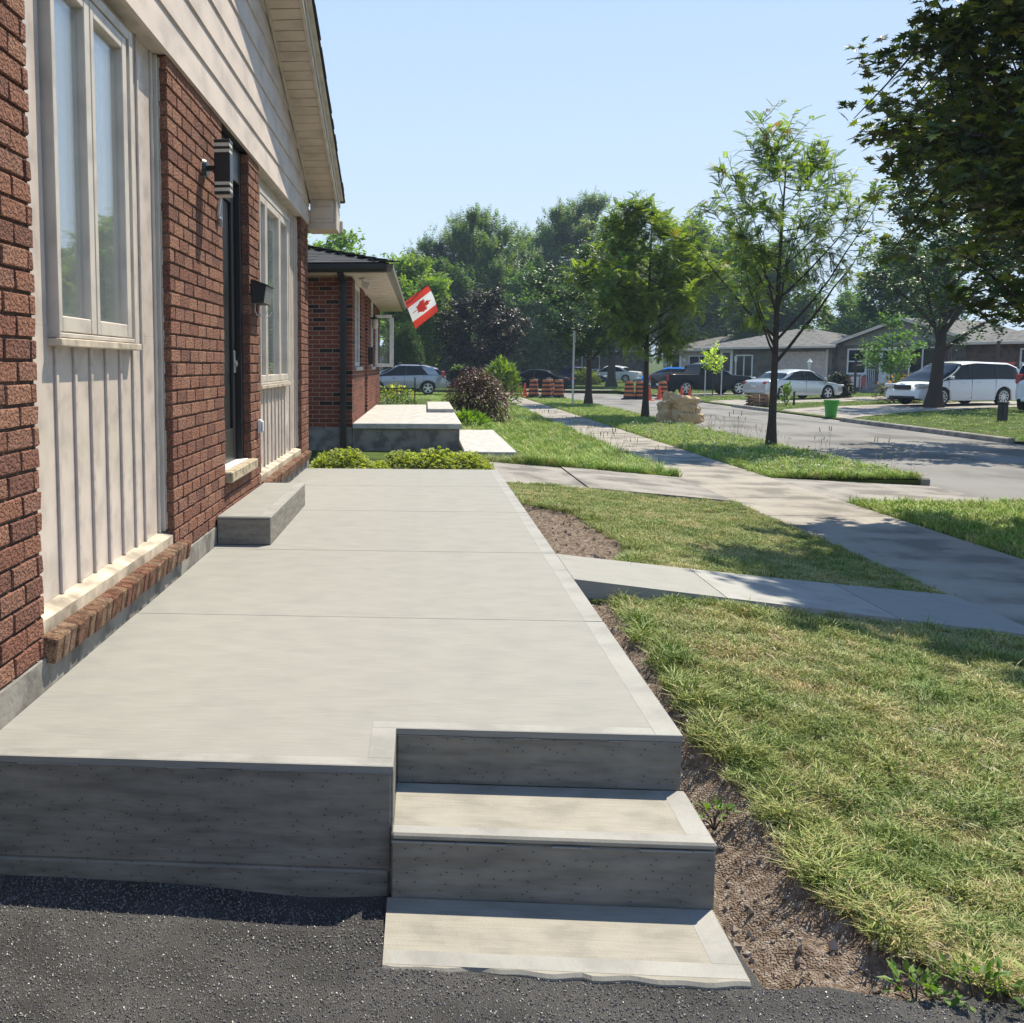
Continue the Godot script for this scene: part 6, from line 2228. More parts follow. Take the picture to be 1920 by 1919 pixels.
func build_far_side() -> void:
	rng.seed = 909
	var g := MB.new()
	g.grid(60, 80, func(i, j):
		var x: float = 13.09 + 70.0 * pow(i / 60.0, 1.5)
		var z: float = 12.0 - 150.0 * j / 80.0
		return Vector3(x, far_h(x, z), z))
	struct("lawn", g, M.turf)
	g = MB.new()
	g.grid(40, 30, func(i, j):
		var x: float = -50.0 + 63.05 * i / 40.0
		var z: float = -71.2 - 70.0 * j / 30.0
		return Vector3(x, far_h(13.2, z) + 0.0, z))
	struct("lawn", g, M.turf)
	g = MB.new()
	g.span(Vector3(-40.0, -0.2, -73.6), Vector3(13.0, -0.035, -72.1), 0.01)
	struct("pavement", g, M.sidewalk)
	g = MB.new()
	g.span(Vector3(-40.0, -0.2, -71.4), Vector3(1.0, 0.0, -70.95), 0.02)
	struct("kerb", g, M.kerb)
	# driveways
	var dd := [
		[[Vector2(12.98, -33.2), Vector2(17.0, -38.0), Vector2(22.0, -41.2), Vector2(34.0, -45.0)], [Vector2(12.98, -39.6), Vector2(16.0, -43.0), Vector2(21.0, -46.0), Vector2(34.0, -50.0)]],
		[[Vector2(12.98, -44.6), Vector2(16.0, -47.4), Vector2(27.0, -52.0)], [Vector2(12.98, -49.6), Vector2(15.4, -52.0), Vector2(26.0, -56.2)]],
		[[Vector2(12.98, -57.6), Vector2(18.0, -59.6), Vector2(27.0, -63.0)], [Vector2(12.98, -62.0), Vector2(17.4, -63.6), Vector2(26.0, -67.0)]],
		[[Vector2(12.98, -20.3), Vector2(24.0, -22.5), Vector2(40.0, -25.0)], [Vector2(12.98, -23.8), Vector2(24.0, -26.0), Vector2(40.0, -28.5)]]]
	for q in dd:
		var poly := PackedVector2Array(q[0])
		var back: Array = q[1].duplicate()
		back.reverse()
		for p in back:
			poly.append(p)
		drives.append(poly)
		struct("driveway", ribbon(q[0], q[1], 0.02, 24), M.sidewalk if q[0][0].y < -30.0 else M.road)

	# houses
	var brick_grey := second(tri_tex(mat(lin(0.16, 0.145, 0.125), 0.95), T.grain, Vector3(1, 1, 1)), T.blotch, Vector3(0.4, 0.4, 0.4))
	var vinyl := tri_tex(mat(lin(0.50, 0.42, 0.38), 0.8), T.mottle, Vector3(0.5, 0.5, 0.5))
	var grey_siding := tri_tex(mat(lin(0.22, 0.23, 0.22), 0.8), T.mottle, Vector3(0.5, 0.5, 0.5))
	var brown := tri_tex(mat(lin(0.12, 0.085, 0.07), 0.9), T.blotch, Vector3(0.5, 0.5, 0.5))
	var roof_grey := second(tri_tex(mat(lin(0.165, 0.16, 0.155), 0.95), T.grain, Vector3(1, 1, 1)), T.blotch, Vector3(0.5, 0.5, 0.5))
	var turn := atan2(-0.80, 0.60)         # fronts turned towards the bend of the road
	# front axis: local +z is the street front, local x runs along the front
	var a := far_house("bungalow", "taupe bungalow with grey hip roof and white window behind the pickup", Vector3(22.2, 0.12, -69.5), turn, 9.4, 8.0, 2.75, "hip", brick_grey, roof_grey)
	house_window(a, -1.55, 0.75, 1.35, 1.5, 2)
	house_door(a, -2.95, 0.85, true)
	garage_door(a, 2.55, 3.6, 2.35, vinyl)
	var b := far_house("gable_house", "grey brick house with a front gable and white door across the road", Vector3(27.9, 0.12, -62.6), turn, 8.4, 8.5, 2.75, "gable", brick_grey, roof_grey, grey_siding)
	house_window(b, -2.85, 1.0, 1.25, 1.55, 1)
	house_door(b, -0.95, 0.85, false)
	house_window(b, 1.5, 1.0, 2.4, 1.6, 3)
	front_steps(b, -0.95)
	bunting(b, -2.85)
	bunting(b, 0.75)
	var c := far_house("bungalow", "brown bungalow with a dark wooden deck behind the minivan", Vector3(32.8, 0.15, -54.5), turn, 11.0, 8.5, 2.75, "hip", brown, roof_grey)
	house_window(c, -2.0, 1.0, 1.5, 1.4, 2)
	house_window(c, 2.2, 1.0, 2.0, 1.4, 2)
	deck(c)
	var d := far_house("bungalow", "pale grey house half hidden behind the purple tree", Vector3(0.4, far_h(13.2, -92.0), -93.0), 0.15, 10.0, 8.0, 2.7, "gable", vinyl, roof_grey, vinyl)
	house_window(d, 1.0, 0.9, 1.0, 1.5, 1)
	house_window(d, 2.9, 0.9, 1.0, 1.5, 1)
	house_door(d, 4.2, 0.9, false)
	var e := far_house("bungalow", "low brick house behind the dark blue sedan at the bend", Vector3(15.5, far_h(13.2, -106.0), -106.0), -0.1, 13.0, 8.0, 2.8, "hip", brick_grey, roof_grey)
	house_window(e, -3.6, 0.9, 1.8, 1.4, 2)
	house_window(e, 1.2, 0.9, 1.8, 1.4, 2)
	house_door(e, -0.9, 0.9, false)
	var f := far_house("bungalow", "pinkish house with a pale garage behind the bright blue car", Vector3(26.0, far_h(22.0, -90.0), -91.0), turn * 0.5, 11.0, 8.0, 2.8, "hip", vinyl, roof_grey)
	house_window(f, -2.4, 0.9, 1.8, 1.4, 2)
	house_door(f, -4.4, 0.9, true)
	garage_door(f, 2.0, 3.2, 2.3, M.white)


func far_house(called: String, label: String, at: Vector3, turn: float, w: float, d: float, eave: float, roof: String, wall_m: Material, roof_m: Material, gable_m: Material = null) -> Node3D:
	var h := thing(called, label, "house", at, turn)
	var m := MB.new()
	m.span(Vector3(-w * 0.5, -0.4, -d), Vector3(w * 0.5, eave, 0))
	part("wall", m, wall_m, h)
	m = MB.new()
	var o := 0.5
	if roof == "hip":
		var run := d * 0.5 + o
		var rise := run * 0.27
		var p := [Vector3(-w * 0.5 - o, eave, o), Vector3(w * 0.5 + o, eave, o), Vector3(w * 0.5 + o, eave, -d - o), Vector3(-w * 0.5 - o, eave, -d - o)]
		var ra := Vector3(-w * 0.5 - o + run, eave + rise, -d * 0.5)
		var rb := Vector3(w * 0.5 + o - run, eave + rise, -d * 0.5)
		if rb.x < ra.x:
			rb = Vector3(0, ra.y, ra.z)
			ra = rb
		m.quad(p[0], p[1], rb, ra, Vector3(0, 1, 1))
		m.quad(p[2], p[3], ra, rb, Vector3(0, 1, -1))
		m.tri(p[1], p[2], rb, Vector3(1, 1, 0))
		m.tri(p[3], p[0], ra, Vector3(-1, 1, 0))
		m.quad(p[0] - Vector3(0, 0.001, 0), p[1] - Vector3(0, 0.001, 0), p[2] - Vector3(0, 0.001, 0), p[3] - Vector3(0, 0.001, 0), Vector3.DOWN)
	else:
		var rise := (w * 0.5 + o) * 0.33
		for s in [-1.0, 1.0]:
			m.quad(Vector3(s * (w * 0.5 + o), eave - 0.02, o), Vector3(0, eave + rise, o), Vector3(0, eave + rise, -d - o), Vector3(s * (w * 0.5 + o), eave - 0.02, -d - o), Vector3(s, 2, 0))
			m.quad(Vector3(s * (w * 0.5 + o), eave - 0.15, o), Vector3(0, eave + rise - 0.13, o), Vector3(0, eave + rise - 0.13, -d - o), Vector3(s * (w * 0.5 + o), eave - 0.15, -d - o), Vector3(-s, -2, 0))
		var gb := MB.new()
		var ny := 6
		for i in ny:
			var y0 := rise * i / ny
			var y1 := rise * (i + 1.0) / ny
			var hw0 := (w * 0.5) * (1.0 - y0 / rise)
			var hw1 := (w * 0.5) * (1.0 - y1 / rise)
			gb.quad(Vector3(-hw0, eave + y0, 0.05), Vector3(hw0, eave + y0, 0.05), Vector3(hw1, eave + y1, 0.03), Vector3(-hw1, eave + y1, 0.03), Vector3.BACK)
			gb.quad(Vector3(-hw0, eave + y0, 0.05), Vector3(hw0, eave + y0, 0.05), Vector3(hw0, eave + y0, 0.02), Vector3(-hw0, eave + y0, 0.02), Vector3.DOWN)
		part("gable", gb, gable_m if gable_m else wall_m, h)
	part("roof", m, roof_m, h)
	m = MB.new()
	if roof == "hip":
		m.span(Vector3(-w * 0.5 - o - 0.04, eave - 0.14, o), Vector3(w * 0.5 + o + 0.04, eave + 0.01, o + 0.1), 0.01)
		m.span(Vector3(-w * 0.5 - o - 0.1, eave - 0.14, -d - o), Vector3(-w * 0.5 - o, eave + 0.01, o), 0.01)
	else:
		m.bar(Vector3(-w * 0.5 - o, eave - 0.07, o + 0.02), Vector3(0, eave + (w * 0.5 + o) * 0.33 - 0.06, o + 0.02), 0.03, 0.17)
		m.bar(Vector3(w * 0.5 + o, eave - 0.07, o + 0.02), Vector3(0, eave + (w * 0.5 + o) * 0.33 - 0.06, o + 0.02), 0.03, 0.17)
	part("gutter", m, M.fascia, h)
	return h


func house_window(h: Node3D, x: float, y: float, w: float, hh: float, lights: int) -> void:
	var m := MB.new()
	var f := 0.09
	m.span(Vector3(x - w * 0.5, y, -0.06), Vector3(x - w * 0.5 + f, y + hh, 0.05), 0.005)
	m.span(Vector3(x + w * 0.5 - f, y, -0.06), Vector3(x + w * 0.5, y + hh, 0.05), 0.005)
	m.span(Vector3(x - w * 0.5 + f, y, -0.06), Vector3(x + w * 0.5 - f, y + f, 0.049), 0.005)
	m.span(Vector3(x - w * 0.5 + f, y + hh - f, -0.06), Vector3(x + w * 0.5 - f, y + hh, 0.049), 0.005)
	for i in range(1, lights):
		var xx := x - w * 0.5 + w * i / lights
		m.span(Vector3(xx - 0.04, y + f, -0.06), Vector3(xx + 0.04, y + hh - f, 0.048), 0.005)
	if lights == 1:
		m.span(Vector3(x - w * 0.5 + f, y + hh * 0.5 - 0.035, -0.06), Vector3(x + w * 0.5 - f, y + hh * 0.5 + 0.035, 0.048), 0.005)
	var o := part("window", m, M.white, h)
	m = MB.new()
	m.span(Vector3(x - w * 0.5 + 0.03, y + 0.03, -0.05), Vector3(x + w * 0.5 - 0.03, y + hh - 0.03, 0.015))
	part("pane", m, M.car_glass, o)
	m = MB.new()
	m.span(Vector3(x - w * 0.5 - 0.06, y - 0.08, -0.05), Vector3(x + w * 0.5 + 0.06, y - 0.002, 0.1), 0.01)
	part("sill", m, M.white_concrete, o)


func house_door(h: Node3D, x: float, y0: float, glass_top: bool) -> void:
	var m := MB.new()
	var y := 0.45
	m.span(Vector3(x - 0.5, y, -0.05), Vector3(x - 0.4, y + 2.15, 0.05), 0.005)
	m.span(Vector3(x + 0.4, y, -0.05), Vector3(x + 0.5, y + 2.15, 0.05), 0.005)
	m.span(Vector3(x - 0.4, y + 2.05, -0.05), Vector3(x + 0.4, y + 2.15, 0.049), 0.005)
	m.span(Vector3(x - 0.4, y, -0.05), Vector3(x + 0.4, y + 0.7, 0.03), 0.005)
	m.span(Vector3(x - 0.4, y + 0.7, -0.05), Vector3(x - 0.3, y + 2.05, 0.03), 0.005)
	m.span(Vector3(x + 0.3, y + 0.7, -0.05), Vector3(x + 0.4, y + 2.05, 0.03), 0.005)
	m.span(Vector3(x - 0.3, y + 1.95, -0.05), Vector3(x + 0.3, y + 2.05, 0.029), 0.005)
	var d := part("door", m, M.white, h)
	m = MB.new()
	m.span(Vector3(x - 0.31, y + 0.69, -0.05), Vector3(x + 0.31, y + 1.96, 0.01))
	part("pane", m, M.car_glass, d)
	m = MB.new()
	m.span(Vector3(x + 0.62, y + 1.35, 0.0), Vector3(x + 0.85, y + 1.7, 0.02), 0.004)
	part("number_plate", m, M.white, h)
	m = MB.new()
	m.span(Vector3(x - 1.1, y + 1.0, 0.0), Vector3(x - 0.72, y + 1.22, 0.14), 0.02)
	part("letter_box", m, M.white, h)


func garage_door(h: Node3D, x: float, w: float, hh: float, mt: Material) -> void:
	var m := MB.new()
	var n := 9
	for i in n:
		var y0 := 0.05 + hh * i / n
		var y1 := 0.05 + hh * (i + 1) / n
		m.quad(Vector3(x - w * 0.5, y0, 0.045), Vector3(x + w * 0.5, y0, 0.045), Vector3(x + w * 0.5, y1, 0.025), Vector3(x - w * 0.5, y1, 0.025), Vector3.BACK)
		m.quad(Vector3(x - w * 0.5, y0, 0.045), Vector3(x + w * 0.5, y0, 0.045), Vector3(x + w * 0.5, y0, 0.0), Vector3(x - w * 0.5, y0, 0.0), Vector3.DOWN)
	m.quad(Vector3(x - w * 0.5, 0.05 + hh, 0.025), Vector3(x + w * 0.5, 0.05 + hh, 0.025), Vector3(x + w * 0.5, 0.05 + hh, 0.0), Vector3(x - w * 0.5, 0.05 + hh, 0.0), Vector3.UP)
	var d := part("garage_door", m, mt, h)
	m = MB.new()
	m.span(Vector3(x - w * 0.5 - 0.12, 0, -0.02), Vector3(x - w * 0.5 - 0.002, hh + 0.17, 0.06), 0.005)
	m.span(Vector3(x + w * 0.5 + 0.002, 0, -0.02), Vector3(x + w * 0.5 + 0.12, hh + 0.17, 0.06), 0.005)
	part("frame", m, M.fascia, d)


func front_steps(h: Node3D, x: float) -> void:
	var m := MB.new()
	for i in 3:
		m.span(Vector3(x - 0.75, -0.4, 0.0), Vector3(x + 0.75, 0.43 - 0.16 * i, 0.9 + 0.3 * i - 0.001 * i), 0.01)
	var s := part("front_steps", m, M.old_concrete, h)
	for sx in [-0.72, 0.72]:
		m = MB.new()
		m.bar(Vector3(x + sx, 1.3, 0.1), Vector3(x + sx, 1.3, 0.9), 0.04, 0.04)
		m.bar(Vector3(x + sx, 1.3, 0.9), Vector3(x + sx, 0.8, 1.55), 0.04, 0.04)
		for z in [0.1, 0.3, 0.5, 0.7, 0.9, 1.5]:
			m.bar(Vector3(x + sx, 0.1, z), Vector3(x + sx, 1.3 if z < 1.0 else 0.84, z), 0.025, 0.025)
		part("handrail", m, M.white, s)


func bunting(h: Node3D, x: float) -> void:
	# fan of red and white cloth below the window
	var m := MB.new()
	m.use_col = true
	for k in 3:
		m.tint = Color(0.42, 0.10, 0.08) if k != 1 else Color(0.6, 0.58, 0.56)
		m.span(Vector3(x - 0.75 + 0.5 * k, 0.2, 0.06 + 0.02 * k), Vector3(x - 0.27 + 0.5 * k, 0.86, 0.09 + 0.02 * k), 0.005)
	part("bunting", m, M.paint, h)


func deck(h: Node3D) -> void:
	var m := MB.new()
	m.span(Vector3(-5.2, 0.35, 0.05), Vector3(2.0, 0.5, 2.6), 0.01)
	var wood := tri_tex(mat(lin(0.10, 0.062, 0.045), 0.9), T.streak, Vector3(2, 0.5, 2))
	var d := part("deck", m, wood, h)
	for i in 36:
		m = MB.new()
		m.span(Vector3(-5.2 + i * 0.2, 0.5, 2.5), Vector3(-5.13 + i * 0.2, 1.35, 2.56), 0.005)
		part("baluster", m, wood, d)
	m = MB.new()
	m.span(Vector3(-5.25, 1.352, 2.46), Vector3(2.0, 1.42, 2.6), 0.01)
	part("rail", m, wood, d)
	for x in [-5.1, -2.7, -0.3, 1.9]:
		m = MB.new()
		m.span(Vector3(x - 0.07, -0.4, 2.4), Vector3(x + 0.07, 2.75, 2.5), 0.01)
		part("post", m, wood, d)
	m = MB.new()
	m.use_col = true
	for i in 5:
		m.tint = Color(0.55, 0.10, 0.08) if i % 2 == 0 else Color(0.65, 0.6, 0.58)
		m.prism(PackedVector2Array([Vector2(-0.5, 0), Vector2(0.5, 0), Vector2(0.3, -0.22), Vector2(-0.3, -0.22)]), Vector3(-4.4 + i * 1.1, 1.66, 2.61), Vector3.RIGHT, Vector3.UP, Vector3(0, 0, 0.02))
	part("bunting", m, M.paint, d)


# ------------------------------------------------------------------ vehicles
func lerp_list(l: Array, u: float) -> float:
	for i in l.size() - 1:
		if u <= l[i + 1][0]:
			var t: float = (u - l[i][0]) / maxf(1e-4, l[i + 1][0] - l[i][0])
			t = t * t * (3.0 - 2.0 * t) * 0.35 + t * 0.65
			return lerpf(l[i][1], l[i + 1][1], t)
	return l[l.size() - 1][1]


# local axes: front towards -x... the car points along +x, width along z, ground at y = 0
# d: len, wid, top (height of the lower body along u), roof (greenhouse outline along u), wheels [u rear, u front], wr, belt
func vehicle(called: String, label: String, category: String, at: Vector3, turn: float, col: Color, d: Dictionary) -> Node3D:
	var car := thing(called, label, category, at, turn, d.get("group", ""))
	var L: float = d.len
	var W: float = d.wid * 0.5
	var paint := mat(col, 0.16, 0.3)
	paint.clearcoat_enabled = col.get_luminance() > 0.3
	paint.clearcoat = 0.3
	paint.clearcoat_roughness = 0.06
	paint.metallic = d.get("metal", 0.0)
	var wr: float = d.wr
	var sill := 0.20 + (0.12 if d.get("high", false) else 0.0)
	var n := 72
	# half width along the length: rounded in plan at both ends
	var plan := func(u: float):
		var e := minf(u, L - u)
		return W * (1.0 - 0.16 * pow(clampf(1.0 - e / 0.55, 0.0, 1.0), 2.0))
	var rings := []
	for i in n + 1:
		var u := L * i / n
		var top := lerp_list(d.top, u)
		var hw: float = plan.call(u)
		var low := sill + 0.10 * pow(clampf(1.0 - minf(u, L - u) / 0.45, 0.0, 1.0), 2.0)
		for c in d.wheels:
			var q: float = wr * 1.16
			if absf(u - c) < q:
				low = maxf(low, wr + sqrt(q * q - (u - c) * (u - c)))
		low = minf(low, top - 0.10)
		var mid := minf(maxf(low + 0.02, 0.62 * top), top - 0.07)
		var x := u - L * 0.5
		var prof := [Vector2(hw * 0.955, low), Vector2(hw * 0.985, low + 0.03), Vector2(hw, (low + mid) * 0.5), Vector2(hw * 1.0, mid), Vector2(hw * 0.985, top - 0.05), Vector2(hw * 0.93, top - 0.012), Vector2(hw * 0.80, top + 0.008), Vector2(hw * 0.4, top + 0.026), Vector2(0, top + 0.032)]
		var ring := PackedVector3Array()
		for p in prof:
			ring.append(Vector3(x, p.y, p.x))
		for k in range(prof.size() - 2, -1, -1):
			ring.append(Vector3(x, prof[k].y, -prof[k].x))
		rings.append(ring)
	var body := MB.new()
	loft(body, rings)
	# blunt ends
	for e in [0, n]:
		var r: PackedVector3Array = rings[e]
		var cc := Vector3(r[0].x + (-0.03 if e == 0 else 0.03), (r[0].y + r[8].y) * 0.5, 0)
		for k in r.size() - 1:
			body.tri(cc, r[k], r[k + 1], Vector3(-1 if e == 0 else 1, 0, 0))
		body.tri(cc, r[0], r[r.size() - 1], Vector3(-1 if e == 0 else 1, 0, 0))
	var b := part("body", body, paint, car)
	# dark underside and wheel housings
	var un := MB.new()
	un.span(Vector3(-L * 0.5 + 0.25, sill + 0.02, -W * 0.88), Vector3(L * 0.5 - 0.25, minf(0.62, lerp_list(d.top, L * 0.5) - 0.12), W * 0.88), 0.05)
	part("underbody", un, M.dark, car)
	# greenhouse
	var roof: Array = d.roof
	var u0: float = roof[0][0]
	var u1: float = roof[roof.size() - 1][0]
	var gr := []
	var rr := []
	var ng := 40
	for i in ng + 1:
		var u := lerpf(u0, u1, float(i) / ng)
		var y := lerp_list(roof, u)
		var base := lerp_list(d.top, u) - 0.01
		y = maxf(y, base + 0.004)
		var hw: float = plan.call(u) * 0.955
		var rise := (y - base)
		var tw: float = hw - 0.26 * rise / 0.55 * d.get("tumble", 0.55)
		var x := u - L * 0.5
		var prof := [Vector2(hw, base), Vector2(lerpf(hw, tw, 0.5) + 0.012 * rise, base + rise * 0.5), Vector2(tw, y - 0.07 * minf(1.0, rise * 3.0)), Vector2(tw - 0.06, y - 0.012), Vector2(tw * 0.5, y + 0.012), Vector2(0, y + 0.02)]
		var ring := PackedVector3Array()
		for p in prof:
			ring.append(Vector3(x, p.y, p.x))
		for k in range(prof.size() - 2, -1, -1):
			ring.append(Vector3(x, prof[k].y, -prof[k].x))
		gr.append(ring)
	var gh := MB.new()
	loft(gh, gr)
	part("glass", gh, M.car_glass, car)
	# painted roof panel and pillars lie just proud of the glass
	var rf := MB.new()
	var rp := []
	for i in ng + 1:
		var u := lerpf(u0, u1, float(i) / ng)
		if u < d.roof_span[0] or u > d.roof_span[1]:
			continue
		var ring: PackedVector3Array = gr[i]
		var sub := PackedVector3Array()
		for k in range(2, ring.size() - 2):
			sub.append(ring[k] + Vector3(0, 0.012, 0.012 * signf(ring[k].z)))
		rp.append(sub)
	loft(rf, rp)
	part("roof", rf, paint, car)
	for pl in d.pillars:           # each: [u at the belt, u at the roof, width, paint?]
		for s in [0, 1]:
			var pm := MB.new()
			var prev := []
			for q in 6:
				var t := q / 5.0
				var ua: float = lerpf(pl[0], pl[1], t)
				var fi := clampf((ua - u0) / (u1 - u0) * ng, 0.0, ng)
				var k := mini(int(fi), ng - 1)
				var ra: PackedVector3Array = gr[k]
				var rb: PackedVector3Array = gr[k + 1]
				var seg := t * 2.0
				var ka := mini(int(seg), 1)
				var pa := ra[ka].lerp(ra[ka + 1], seg - ka)
				var pb := rb[ka].lerp(rb[ka + 1], seg - ka)
				var p := pa.lerp(pb, fi - k)
				p.z += 0.010
				if s == 1:
					p.z = -p.z
				var cur := [p + Vector3(-pl[2] * 0.5, 0, 0), p + Vector3(pl[2] * 0.5, 0, 0)]
				if prev.size():
					pm.quad(prev[0], prev[1], cur[1], cur[0], Vector3(0, 0, 1 if s == 0 else -1))
					for w in 2:
						var back := Vector3(0, 0, -0.03 if s == 0 else 0.03)
						pm.quad(prev[w], cur[w], cur[w] + back, prev[w] + back, Vector3(-1 if w == 0 else 1, 0, 0))
				prev = cur
			part("pillar", pm, paint if pl[3] else M.black_matte, car)
	# wheels
	for c in d.wheels:
		for s in [-1.0, 1.0]:
			var wp := Node3D.new()
			wp.name = "wheel"
			car.add_child(wp, true)
			wp.position = Vector3(c - L * 0.5, wr, s * (W * 0.985 - 0.11))
			var bs := Basis(Vector3.RIGHT, PI / 2 * s)
			var ty := MB.new()
			ty.lathe([Vector2(wr * 0.64, 0.10), Vector2(wr * 0.70, 0.113), Vector2(wr * 0.92, 0.11), Vector2(wr, 0.085), Vector2(wr, -0.085), Vector2(wr * 0.92, -0.11), Vector2(wr * 0.66, -0.1)], 28, Vector3.ZERO, bs)
			part("tyre", ty, M.tyre, wp)
			var rm := MB.new()
			rm.lathe([Vector2(wr * 0.69, 0.104), Vector2(wr * 0.63, 0.108), Vector2(wr * 0.60, 0.07), Vector2(wr * 0.5, 0.02), Vector2(0, 0.02)], 28, Vector3.ZERO, bs)
			part("rim", rm, M.rim_dark, wp)
			var sp := MB.new()
			var ns: int = d.get("spokes", 5)
			for k in ns:
				var an := TAU * k / ns + 0.3
				var dirn := Vector3(cos(an), 0, sin(an))
				sp.bar(bs * (dirn * 0.03 + Vector3.UP * 0.088), bs * (dirn * wr * 0.66 + Vector3.UP * 0.098), wr * (0.9 / ns + 0.05), 0.02, bs * Vector3.UP, 0.004)
			sp.lathe([Vector2(wr * 0.72, 0.100), Vector2(wr * 0.69, 0.112), Vector2(wr * 0.63, 0.109)], 28, Vector3.ZERO, bs)
			sp.lathe_hard([Vector2(wr * 0.2, 0.08), Vector2(wr * 0.18, 0.104), Vector2(0, 0.108)], 14, Vector3.ZERO, bs)
			part("spokes", sp, M.alloy, wp)
	# lights, bumper trim, plate, mirrors, handles, door gaps
	var xf := L * 0.5
	for s in [-1.0, 1.0]:
		var m := MB.new()
		var hl: Array = d.head          # y, height, length back along the side
		m.box(Vector3(xf - hl[2] * 0.42, hl[0], s * W * 0.80), Vector3(hl[2], hl[1], W * 0.36), 0.04, Basis(Vector3.UP, s * 0.42))
		part("headlight", m, M.lens, car)
		m = MB.new()
		var tl: Array = d.tail
		m.box(Vector3(-xf + tl[2] * 0.40 + tl[4], tl[0], s * W * tl[3]), Vector3(tl[2], tl[1], W * 0.24), 0.03, Basis(Vector3.UP, -s * 0.34))
		part("tail_light", m, M.tail, car)
		m = MB.new()
		var mu: float = d.mirror
		var my := lerp_list(d.top, mu) + 0.09
		m.box(Vector3(mu - xf, my, s * (W + 0.07)), Vector3(0.11, 0.13, 0.17), 0.035)
		m.bar(Vector3(mu - xf, my - 0.04, s * (W * 0.93)), Vector3(mu - xf, my - 0.03, s * (W + 0.03)), 0.04, 0.04)
		part("mirror", m, paint, car)
		for du in d.handles:
			m = MB.new()
			m.box(Vector3(du - xf, lerp_list(d.top, du) - 0.14, s * (W * 1.0)), Vector3(0.20, 0.03, 0.05), 0.012)
			part("handle", m, M.alloy if d.get("bright", false) else paint, car)
		m = MB.new()
		for du in d.gaps:
			m.box(Vector3(du - xf, (lerp_list(d.top, du) + sill) * 0.5 + 0.02, s * (W * 0.999 - 0.006)), Vector3(0.012, lerp_list(d.top, du) - sill - 0.14, 0.016))
		part("door_gap", m, M.dark, car)
	var m2 := MB.new()
	m2.box(Vector3(xf + 0.0, d.grille[0], 0), Vector3(0.10, d.grille[1], W * d.grille[2]), 0.03)
	part("grille", m2, M.black, car)
	m2 = MB.new()
	m2.box(Vector3(xf - 0.02, 0.34, 0), Vector3(0.14, 0.09, W * 1.3), 0.03)
	part("lower_grille", m2, M.black_matte, car)
	m2 = MB.new()
	m2.box(Vector3(-xf - 0.035, d.plate, 0), Vector3(0.03, 0.12, 0.31), 0.005)
	part("licence_plate", m2, M.white, car)
	m2 = MB.new()
	m2.box(Vector3(-xf + 0.03, 0.38, 0), Vector3(0.14, 0.12, W * 1.45), 0.03)
	part("rear_bumper", m2, M.black_matte if d.get("dark_bumper", false) else paint, car)
	return car


func loft(m: MB, rings: Array) -> void:
	if rings.size() < 2:
		return
	var k: int = rings[0].size()
	var start := m.v.size()
	for i in rings.size():
		for j in k:
			var p: Vector3 = rings[i][j]
			var du: Vector3 = rings[mini(i + 1, rings.size() - 1)][j] - rings[maxi(i - 1, 0)][j]
			var dv: Vector3 = rings[i][mini(j + 1, k - 1)] - rings[i][maxi(j - 1, 0)]
			var nn := du.cross(dv)
			nn = nn.normalized() if nn.length_squared() > 1e-14 else Vector3.UP
			var o := Vector3(0, p.y - 0.5, p.z)
			if nn.dot(o) < 0.0:
				nn = -nn
			m.vert(p, nn)
	for i in rings.size() - 1:
		for j in k - 1:
			var a := start + i * k + j
			m.face(a, a + k, a + k + 1)
			m.face(a, a + k + 1, a + 1)


